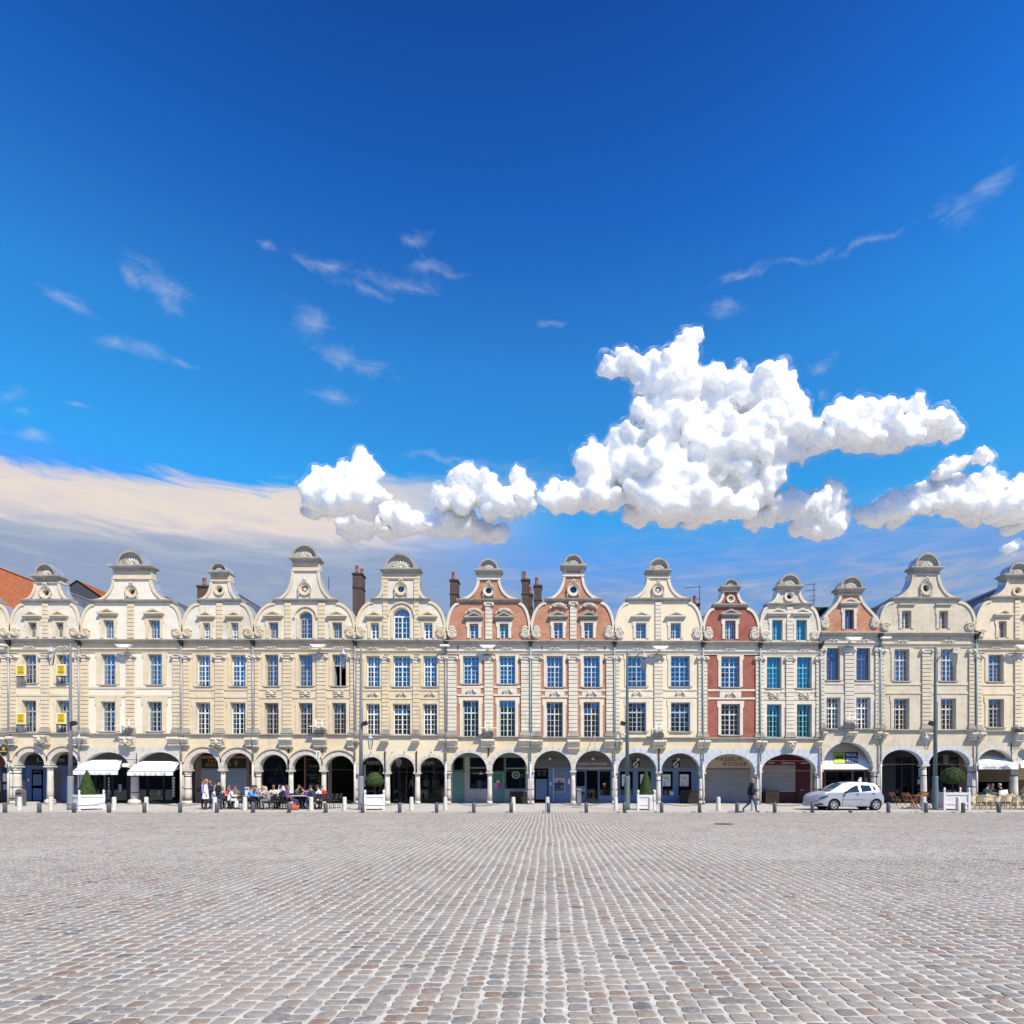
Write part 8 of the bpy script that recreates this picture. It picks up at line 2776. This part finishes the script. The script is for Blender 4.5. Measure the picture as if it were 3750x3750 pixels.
person(842, 34.9, -PI / 2, 'seated bald guest facing the square at the left café table', cloth('wine', (0.20, 0.04, 0.06)), NAVYC, 'sit', 0.10, 'table', None, 'bald', 1.66)
person(836, 33.1, 0.15, 'seated red-haired guest in a white shirt and white trousers', WHT, WHT, 'sit', 0.45, 'table', HR, 'short', 1.64)
person(872, 33.7, PI - 0.5, 'seated brown-haired guest in an olive shirt seen from behind', OLV, BEI, 'sit', 0.35, 'table', HB, 'short', 1.68)
person(908, 33.0, 0.0, 'seated man in a bright sky blue shirt leaning over a table', BLUC, BLK, 'sit', 0.42, 'table', HB, 'short', 1.72)
person(930, 34.4, -PI / 2, 'seated guest in a pink top behind the blue-shirted man', PNKC, GRY, 'sit', 0.15, 'chin', HB, 'short', 1.62)
person(952, 34.2, PI, 'seated guest in a grey-blue jacket facing the blue-shirted man', cloth('grey blue', (0.17, 0.21, 0.29)), BLK, 'sit', 0.30, 'chin', HD, 'short', 1.66)
person(988, 32.9, PI, 'seated grey-haired woman in a taupe jacket', TAU, GRY, 'sit', 0.30, 'table', HG, 'long', 1.60)
person(974, 34.0, PI, 'seated blond guest in a striped pale top', cloth('rose stripe', (0.52, 0.40, 0.40)), NAVYC, 'sit', 0.20, 'table', HL, 'long', 1.60)
person(1004, 34.6, -PI / 2 + 0.15, 'seated bald man with dark glasses in an off-white shirt facing the square', cloth('off white', (0.64, 0.58, 0.52)), BEI, 'sit', 0.12, 'table', None, 'bald', 1.70,
       extra=lambda t, J: MB().box(J['head'].x + 0.07, J['head'].x + 0.092, -0.07, 0.07, J['head'].z - 0.012, J['head'].z + 0.020).build('sunglasses', IRON, t, local=True))
person(1046, 34.0, PI, 'seated guest in a black coat left of the purple-topped woman', BLK, BLK, 'sit', 0.35, 'table', HD, 'short', 1.66)
person(1056, 32.8, 0.1, 'seated long-haired woman in a purple top with bare arms', PURC, cloth('indigo', (0.05, 0.04, 0.16)), 'sit', -0.18, 'lap', HB, 'long', 1.66, skin=SKIN_D, sleeve=False)
person(1080, 34.4, -0.2, 'seated dark-haired guest in a dark green jacket', GRNC, BLK, 'sit', 0.30, 'table', HD, 'short', 1.72)
person(1106, 33.9, 0.0, 'seated grey-haired guest in violet bending over the right café table', PURC, NAVYC, 'sit', 0.60, 'table', HD, 'short', 1.68)
person(1134, 34.5, PI, 'seated guest in a pink shirt bending over the right café table', PNKC, GRY, 'sit', 0.60, 'table', HB, 'short', 1.66)
person(1152, 33.1, PI - 0.3, 'seated man in a navy sweater seen from behind', NAVYC, JEANS, 'sit', 0.30, 'table', HB, 'short', 1.66)
person(1176, 33.5, PI - 0.1, 'seated woman in a white top and white trousers', WHT, WHT, 'sit', 0.25, 'table', HB, 'short', 1.68)
person(1199, 33.8, PI - 0.15, 'seated guest in a bright red sweater hunched forward', REDC, NAVYC, 'sit', 0.48, 'table', HD, 'short', 1.72)
person(3151, 36.5, PI / 2, 'pedestrian with grey hair passing behind the parked car', cloth('slate', (0.16, 0.19, 0.22)), BLK, 'stand', 0.0, 'down', HG, 'short', 1.70)
person(3606, 37.4, 0.15, 'seated café guest in dark clothes with pale trousers under the white awning', cloth('teal', (0.06, 0.13, 0.15)), cloth('khaki', (0.30, 0.25, 0.17)), 'sit', 0.28, 'table', HD, 'short', 1.74)
person(3628, 38.6, -PI / 2, 'seated café guest in black at the back under the white awning', BLK, BLK, 'sit', 0.15, 'table', HD, 'short', 1.74)
person(3672, 37.6, PI, 'seated café guest in black and blue opposite the teal guest', cloth('black blue', (0.015, 0.02, 0.07)), BLK, 'sit', 0.20, 'table', HG, 'short', 1.74)
finish_people()

# café furniture on the left: one chair under every seated guest, the free ones named by where they stand
GL = 'black café chairs on the left terrace'
for k, (px, Y, f, l) in enumerate([(780, 33.6, 0.2, 'under the grey-haired guest beside the standing group'), (820, 34.1, 0, 'under the guest in coral red'), (842, 34.9, -PI / 2, 'under the bald guest facing the square on the left'), (836, 33.1, 0.15, 'under the white-dressed red-haired guest'), (872, 33.7, PI - 0.5, 'under the guest in olive'),
                                   (908, 33.0, 0, 'under the man in sky blue'), (930, 34.4, -PI / 2, 'under the pink-topped guest on the left'), (952, 34.2, PI, 'under the guest in grey-blue'), (988, 32.9, PI, 'under the grey-haired woman in taupe'), (974, 34.0, PI, 'under the blond guest'), (1004, 34.6, -PI / 2 + 0.15, 'under the man with dark glasses'),
                                   (1046, 34.0, PI, 'under the guest in the black coat'), (1056, 32.8, 0.1, 'under the woman in purple'), (1080, 34.4, -0.2, 'under the guest in dark green'), (1106, 33.9, 0, 'under the guest in violet'), (1134, 34.5, PI, 'under the guest in the pink shirt'), (1152, 33.1, PI - 0.3, 'under the man in navy'),
                                   (1176, 33.5, PI - 0.1, 'under the woman in white at the right table'), (1199, 33.8, PI - 0.15, 'under the guest in the red sweater'),
                                   (1010, 32.7, PI, 'standing empty right of the taupe jacket'), (1024, 33.2, PI, 'standing empty, middle of the three free ones'), (1036, 33.7, PI, 'standing empty left of the purple-topped woman'), (1172, 32.8, PI - 0.4, 'standing empty right of the navy sweater'), (1216, 34.0, PI, 'standing empty right of the red sweater'), (1232, 34.6, PI, 'standing empty, farthest right of the terrace')]):
    place(CH, 'cafe_chair', px, Y, f, 'black café chair ' + l, 'chair', GL)
for (px, Y, l) in ((850, 34.0, 'left, between the coral and the olive guest'), (943, 33.2, 'in front of the man in sky blue'), (1020, 33.9, 'below the man with dark glasses'), (1092, 33.2, 'in front of the woman in purple'), (1124, 33.7, 'between the violet and the navy guest')):
    place(TBR, 'cafe_table', px, Y, 0, 'pale café table with crossed black legs, ' + l, 'table', 'pale café tables on the left terrace')
GLS = glass_mat('drinking glass', 0.08, (0.85, 0.9, 0.92))
for k, (px, Y, c) in enumerate(((846, 34.0, 'left café table'), (950, 33.1, 'table of the man in sky blue'), (1098, 33.3, 'table of the woman in purple'), (1128, 33.6, 'table of the navy-sweatered man'))):
    g = MB(); g.smooth = True; g.lathe([(0.03, 0.0), (0.036, 0.12), (0.033, 0.12), (0.028, 0.012)], (atx(px, Y), Y, PAV + 0.746), 10); tag(g.build('drinking_glass', GLS), 'clear drinking glass on the ' + c, 'glass', 'glasses on the café tables')
    g = MB(); X = atx(px, Y) + 0.22; g.box(X - 0.11, X + 0.11, Y - 0.08, Y + 0.08, PAV + 0.747, PAV + 0.752); tag(g.build('paper_menu', PAPER), 'white sheet lying on the ' + c, 'paper', 'white papers on the café tables')
# menu board, small price sign, orange bag
t = empty('menu_board', (atx(1038, 35.6), 35.6, PAV), label='white menu board in a dark frame leaning behind the café guests', cat='menu board')
Ml = Matrix.Rotation(math.radians(10), 3, 'Y')
g = MB(); g.cbox((0, 0, 1.02), (0.66, 0.03, 0.50), Ml); g.build('frame', BLKM, t, local=True); g = MB(); g.cbox((0, -0.019, 1.02), (0.60, 0.006, 0.44), Ml); g.build('sheet', PAPER, t, local=True)
g = MB(); g.tube([(-0.22, 0, 0.82), (-0.28, -0.1, 0)], 0.016, 5); g.tube([(0.18, 0, 0.82), (0.26, -0.1, 0)], 0.016, 5); g.tube([(0, 0.02, 0.9), (0, 0.4, 0)], 0.016, 5); g.build('easel', BLKM, t, local=True)
t = empty('price_stand', (atx(905, 35.4), 35.4, PAV), label='narrow white price stand with a blue field left of the man in blue', cat='sign')
g = MB(); g.box(-0.12, 0.12, -0.02, 0.02, 0.70, 1.18); g.build('board', PAPER, t, local=True); g = MB(); g.box(-0.10, 0.10, -0.027, -0.021, 1.0, 1.12); g.build('blue_field', BANKB, t, local=True); g = MB(); g.tube([(0, 0, 0.7), (0, 0, 0.02)], 0.02, 6); g.lathe([(0.16, 0), (0.16, 0.03)], (0, 0, 0), 14); g.build('stand', STEELP, t, local=True)
g = MB(); g.smooth = True; X, Y = atx(1078, 32.3), 32.3
g.lathe([(0.17, 0.0), (0.22, 0.08), (0.18, 0.20), (0.09, 0.27), (0.05, 0.28)], (X, Y, PAV), 12, 1.15, 0.7); g.tube([(X - 0.12, Y, PAV + 0.2), (X - 0.08, Y, PAV + 0.42), (X + 0.06, Y, PAV + 0.40), (X + 0.10, Y, PAV + 0.2)], 0.015, 5)
tag(g.build('handbag', cloth('orange leather', (0.45, 0.09, 0.03))), 'orange handbag on the ground below the woman in purple', 'bag')
# right terrace
for (px, Y, f, l) in ((3282, 35.2, 0.0, 'leftmost, by the dark shop window'), (3326, 34.7, 0.5, 'behind the stone bollard pair'), (3342, 33.3, -0.2, 'nearest the kerb, left of the lamp post'), (3356, 35.0, PI, 'at the back of the wooden table'), (3404, 33.8, PI + 0.2, 'just left of the lamp post'), (3376, 34.9, PI / 2, 'behind the stone bollard left of the lamp post')):
    place(FD, 'folding_chair', px, Y, f, 'folding wooden chair ' + l, 'chair', 'folding wooden chairs by the right-hand lamp post')
place(TW, 'folding_table', 3372, 33.9, 0.1, 'folding wooden table left of the right-hand lamp post', 'table', None)
for k, (px, Y, f, l) in enumerate(((3550, 32.5, 1.9, 'nearest the planter'), (3592, 33.6, -1.2, 'second from the planter, its round back to the square'), (3600, 32.4, 0.9, 'in the front row, second from the planter'), (3634, 34.4, -1.4, 'in the back row behind the first tables'), (3642, 32.5, 2.6, 'in the front row left of the leaning bollard'), (3682, 32.5, 1.7, 'in the front row right of the leaning bollard'),
                                   (3700, 33.7, -1.3, 'in the middle row near the right edge'), (3726, 32.8, -0.9, 'in the front row at the right edge'), (3722, 34.6, -1.5, 'in the back row at the right edge'), (3668, 34.2, PI, 'behind the leaning bollard'))):
    place(RT, 'rattan_chair', px, Y, f, 'round-backed rattan café chair ' + l, 'chair', 'rattan chairs on the right terrace')
for (px, Y, l) in ((3576, 33.0, 'nearest the planter'), (3622, 33.2, 'behind the leaning bollard'), (3692, 33.1, 'near the right edge')):
    place(TR, 'bistro_table', px, Y, 0.4, 'small round cane-edged bistro table ' + l, 'table', 'round bistro tables on the right terrace')
for (px, Y, f, l) in ((3606, 37.4, 0.15, 'under the teal-dressed guest'), (3628, 38.6, -PI / 2, 'under the guest in black at the back'), (3672, 37.6, PI, 'under the guest with the white coat behind')): place(CH, 'cafe_chair', px, Y, f, 'black café chair under the awning, ' + l, 'chair', 'chairs under the right awning')
place(TB, 'cafe_table', 3640, 37.7, 0, 'round pale table between the guests under the white awning', 'table', None)
g = MB(); g.smooth = True
X, Y = atx(3674, 37.2) , 37.2
g.add([(X - 0.22, Y, PAV + 0.95), (X + 0.26, Y, PAV + 1.0), (X + 0.34, Y - 0.05, PAV + 0.35), (X - 0.32, Y - 0.05, PAV + 0.35), (X - 0.20, Y + 0.06, PAV + 0.95), (X + 0.24, Y + 0.06, PAV + 1.0), (X + 0.32, Y + 0.04, PAV + 0.35), (X - 0.30, Y + 0.04, PAV + 0.35), (X, Y - 0.09, PAV + 0.62)], [(0, 8, 1), (1, 8, 2), (2, 8, 3), (3, 8, 0), (7, 6, 5, 4), (0, 1, 5, 4), (1, 2, 6, 5), (2, 3, 7, 6), (3, 0, 4, 7)])
tag(g.build('coat', WHT), 'white coat hung over a chair back under the white awning', 'coat')

# ------------------------------------------------------------------ the parked car
def car_profile():
    q = 0.00248
    L = [(205, 775), (198, 740), (198, 690), (204, 620), (226, 577), (300, 526), (430, 492), (570, 470), (735, 385), (900, 302), (1000, 286), (1200, 276), (1450, 285), (1590, 306), (1645, 345), (1700, 440), (1758, 520), (1785, 600), (1788, 700), (1745, 757)]
    return [((a - 198) * q, (860 - b) * q) for a, b in L]


def car_w(x, z):
    w_ = 0.845
    if x < 0.75: w_ -= 0.40 * ((0.75 - x) / 0.75) ** 2.2
    if x > 3.45: w_ -= 0.16 * ((x - 3.45) / 0.5) ** 2
    if z > 0.93: w_ -= (z - 0.93) * 0.50
    if z < 0.45: w_ -= (0.45 - z) * 0.16
    w_ += 0.012 * math.exp(-((z - 0.62) / 0.06) ** 2)
    return w_


def make_car(label, paint, X0, Yc, cat_group):
    t = empty('parked_car', (X0, Yc, PAV), label=label, cat='car', group=cat_group)
    t.scale = (0.95, 1, 1)
    prof = car_profile()
    FW, RW, WR = (1.16, 0.285), (3.46, 0.285), 0.345
    bottom = [(3.72, 0.24), (RW[0] + WR * 0.98, 0.23)] + arc(RW[0], RW[1], WR, WR, -8, 188, 14)[0:] + [(RW[0] - WR * 0.99, 0.22), (FW[0] + WR * 0.99, 0.22)] + arc(FW[0], FW[1], WR, WR, -8, 188, 14) + [(FW[0] - WR * 0.99, 0.23)]
    outline = prof + bottom
    pts = [Vector(p) for p in outline]
    n0 = len(pts)
    edges = [(i, (i + 1) % n0) for i in range(n0)]
    x = 0.06
    while x < 3.95:
        z = 0.26
        while z < 1.46:
            p = Vector((x, z))
            if inside(p, outline) and min((p - Vector(q)).length for q in outline) > 0.035: pts.append(p)
            z += 0.075
        x += 0.11
    vo, eo, fo, *_ = geometry.delaunay_2d_cdt(pts, edges, [], 0, 1e-6)
    tri = [f for f in fo if inside(sum((vo[i] for i in f), Vector((0, 0))) / 3, outline)]
    g = MB(); g.smooth = True
    for s_ in (-1, 1): g.add([(p.x, s_ * car_w(p.x, p.y), p.y) for p in vo], tri if s_ < 0 else [f[::-1] for f in tri])
    # skin across the top, nose and tail

    def strip(pr, lift, inset, nw=8):
        V = []
        m = len(pr)
        for i, (a, b) in enumerate(pr):
            t_ = Vector(pr[min(i + 1, m - 1)]) - Vector(pr[max(i - 1, 0)]); nrm = Vector((-t_.y, t_.x)).normalized()
            w_ = car_w(a, b) - inset
            for k in range(nw + 1):
                u = -1 + 2 * k / nw
                c = (0.055 + 0.07 * max(0.0, 1 - a / 0.35)) * (1 - u * u) + lift
                V.append((a + nrm.x * c, u * w_, b + nrm.y * c))
        return V, [(i * (nw + 1) + k, i * (nw + 1) + k + 1, (i + 1) * (nw + 1) + k + 1, (i + 1) * (nw + 1) + k) for i in range(m - 1) for k in range(nw)]
    V, Fc = strip(prof, 0.0, 0.0); g.add(V, Fc)
    body = g.build('body', paint, t, local=True)
    MB().box(0.10, 3.80, -0.70, 0.70, 0.20, 0.30).build('underbody', DARKF, t, local=True)
    CG = mat('car glass', (0.020, 0.035, 0.065), 0.02, 0.3, 3.0, spec=0.5)
    DK = mat('car trim black', (0.012, 0.012, 0.014), 0.4)

    def on_side(poly, nm, m, s_=-1, off=0.014, par=t):
        q = 0.00248
        P2 = [((a - 198) * q, (860 - b) * q) for a, b in poly]
        gg = MB(); gg.smooth = False
        pp = [Vector(p) for p in P2]
        xs = [p.x for p in pp]; zs = [p.y for p in pp]
        xx = min(xs) + 0.08
        while xx < max(xs):
            zz = min(zs) + 0.05
            while zz < max(zs):
                if inside((xx, zz), P2) and min((Vector((xx, zz)) - r).length for r in pp) > 0.02: pp.append(Vector((xx, zz)))
                zz += 0.09
            xx += 0.12
        v2, _, f2, *_ = geometry.delaunay_2d_cdt(pp, [(i, (i + 1) % len(P2)) for i in range(len(P2))], [], 0, 1e-6)
        f2 = [f for f in f2 if inside(sum((v2[i] for i in f), Vector((0, 0))) / 3, P2)]
        gg.add([(p.x, s_ * (car_w(p.x, p.y) + off), p.y) for p in v2], f2)
        return gg.build(nm, m, par, local=True)
    wins = [('side_window', [(905, 484), (960, 430), (1060, 372), (1160, 334), (1212, 322), (1216, 468)]), ('side_window', [(1268, 322), (1470, 328), (1505, 446), (1272, 464)]), ('quarter_window', [(1512, 334), (1570, 362), (1594, 400), (1590, 428), (1558, 444)])]
    for (nm, pl) in wins:
        on_side(pl, nm, CG, -1, 0.022); on_side(pl, nm, CG, 1, 0.022)
    ws = [(0.95, 0.988), (1.15, 1.09), (1.40, 1.22), (1.62, 1.33), (1.70, 1.372)]
    V, Fc = strip(ws, 0.024, 0.06); g = MB(); g.smooth = True; g.add(V, Fc); g.build('windscreen', CG, t, local=True)
    V, Fc = strip([(3.50, 1.335), (3.57, 1.29), (3.66, 1.14), (3.72, 1.03)], 0.024, 0.10); g = MB(); g.smooth = True; g.add(V, Fc); g.build('rear_window', CG, t, local=True)
    LMP = mat('headlamp glass', (0.06, 0.09, 0.18), 0.1, 0.2, 20, spec=0.9); RL = mat('tail lamp red', (0.45, 0.01, 0.015), 0.2)
    for s_ in (-1, 1):
        on_side([(345, 585), (420, 555), (535, 540), (515, 580), (440, 612), (345, 636)], 'headlight', LMP, s_)
        on_side([(1705, 455), (1728, 470), (1766, 545), (1752, 540), (1722, 500)], 'tail_light', RL, s_)
        on_side([(315, 715), (400, 710), (440, 742), (320, 748)], 'fog_lamp_recess', DK, s_)
        for (a, b) in ((1145, 520), (1495, 500)):
            h_ = on_side([(a, b - 6), (a + 58, b - 8), (a + 52, b + 8), (a + 8, b + 10)], 'door_handle', DK, s_, 0.024)
        for pl in ([(1238, 470), (1243, 470), (1246, 735), (1240, 735)], [(878, 500), (884, 498), (850, 640), (846, 735), (838, 735), (842, 640)], [(1480, 450), (1486, 452), (1470, 640), (1440, 720), (1434, 718), (1464, 638)], [(846, 632), (1270, 630), (1340, 640), (1340, 644), (1270, 635), (846, 637)]): on_side(pl, 'panel_gap', DK, s_, 0.010)
        on_side([(830, 742), (1450, 738), (1450, 752), (830, 758)], 'sill_trim', STEELP, s_, 0.016)
        g = MB(); g.smooth = True; x_ = (915 - 198) * 0.00248; z_ = (860 - 470) * 0.00248
        g.ball((x_, s_ * 0.93, z_), 0.10, 10, 6, 0.7, 0.9, 0.75); g.tube([(x_ - 0.06, s_ * 0.80, z_ - 0.05), (x_, s_ * 0.90, z_)], 0.025, 5); g.build('wing_mirror', DK, t, local=True)
    g = MB(); g.box(-0.02, 0.03, -0.34, 0.34, 0.585, 0.685); g.build('grille', DK, t, local=True)
    g = MB(); g.box(-0.045, 0.0, -0.30, 0.30, 0.30, 0.40); g.build('lower_grille', DK, t, local=True)
    g = MB(); g.box(-0.075, -0.055, -0.26, 0.26, 0.425, 0.535); p_ = g.build('number_plate', mat('plate', (0.62, 0.60, 0.50), 0.5), t, local=True); g = MB(); g.box(-0.080, -0.076, -0.26, -0.215, 0.427, 0.533); g.build('blue_band', NAVY, p_, local=True)
    TY = mat('tyre rubber', (0.015, 0.015, 0.016), 0.75); RIM = mat('alloy rim', (0.50, 0.51, 0.53), 0.35, 0.05, metal=0.5)
    for (wx, wz) in (FW, RW):
        for s_ in (-1, 1):
            y0 = s_ * 0.72
            wl_ = empty('wheel', (wx, y0, wz), parent=t)
            g = MB(); g.smooth = True
            V = []; n = 28
            for (r, yy) in ((0.19, -0.09), (0.255, -0.10), (0.285, -0.075), (0.285, 0.075), (0.255, 0.10), (0.19, 0.09)):
                for k in range(n): V.append((r * math.cos(2 * math.pi * k / n), yy, r * math.sin(2 * math.pi * k / n)))
            g.add(V, [(i * n + k, i * n + (k + 1) % n, (i + 1) * n + (k + 1) % n, (i + 1) * n + k) for i in range(5) for k in range(n)]); g.build('tyre', TY, wl_, local=True)
            g = MB(); yy = s_ * 0.075
            g.prism(arc(0, 0, 0.195, 0.195, 0, 348, 29), yy - 0.012, yy + 0.012, [arc(0, 0, 0.168, 0.168, 0, 348, 29)])
            for k in range(5):
                a = k * 2 * math.pi / 5 + 0.3
                c, s2 = math.cos(a), math.sin(a)
                g.prism([(0.03 * c - 0.030 * s2, 0.03 * s2 + 0.030 * c), (0.03 * c + 0.030 * s2, 0.03 * s2 - 0.030 * c), (0.17 * c + 0.042 * s2, 0.17 * s2 - 0.042 * c), (0.17 * c - 0.042 * s2, 0.17 * s2 + 0.042 * c)], yy - 0.010, yy + 0.014)
            g.prism(arc(0, 0, 0.05, 0.05, 0, 330, 11), yy - 0.014, yy + 0.018); g.build('rim', RIM, wl_, local=True)
            g = MB(); g.prism(arc(0, 0, 0.19, 0.19, 0, 345, 23), -0.03, 0.03); g.build('brake_disc', DARKF, wl_, local=True)
    for (wx, wz) in (FW, RW):
        g = MB()
        for s_ in (-1, 1): g.prism(arc(wx, wz, 0.345, 0.345, 0, 345, 23), s_ * 0.60 - 0.02, s_ * 0.60 + 0.02)
        g.build('wheel_well', DARKF, t, local=True)
    return t


SILV = mat('silver car paint', (0.42, 0.45, 0.52), 0.36, 0.03, 2.0, metal=0.35, coat=0.35)
c1 = make_car('silver five-door hatchback parked at the kerb facing left', SILV, 13.72, 31.8 + 0.86, 'parked cars at the kerb')
g = MB(); g.smooth = True; g.lathe([(0.10, 1.47), (0.10, 1.53), (0.07, 1.60), (0.01, 1.62)], ((1375 - 198) * 0.00248, -0.1, 0), 14); g.build('roof_light', WHITE, c1, local=True)
make_car('front of a second parked car cut off by the right edge', mat('dark silver paint', (0.30, 0.31, 0.34), 0.3, 0.03, 2.0, metal=0.5, coat=0.5), 25.55, 31.9 + 0.86, 'parked cars at the kerb')
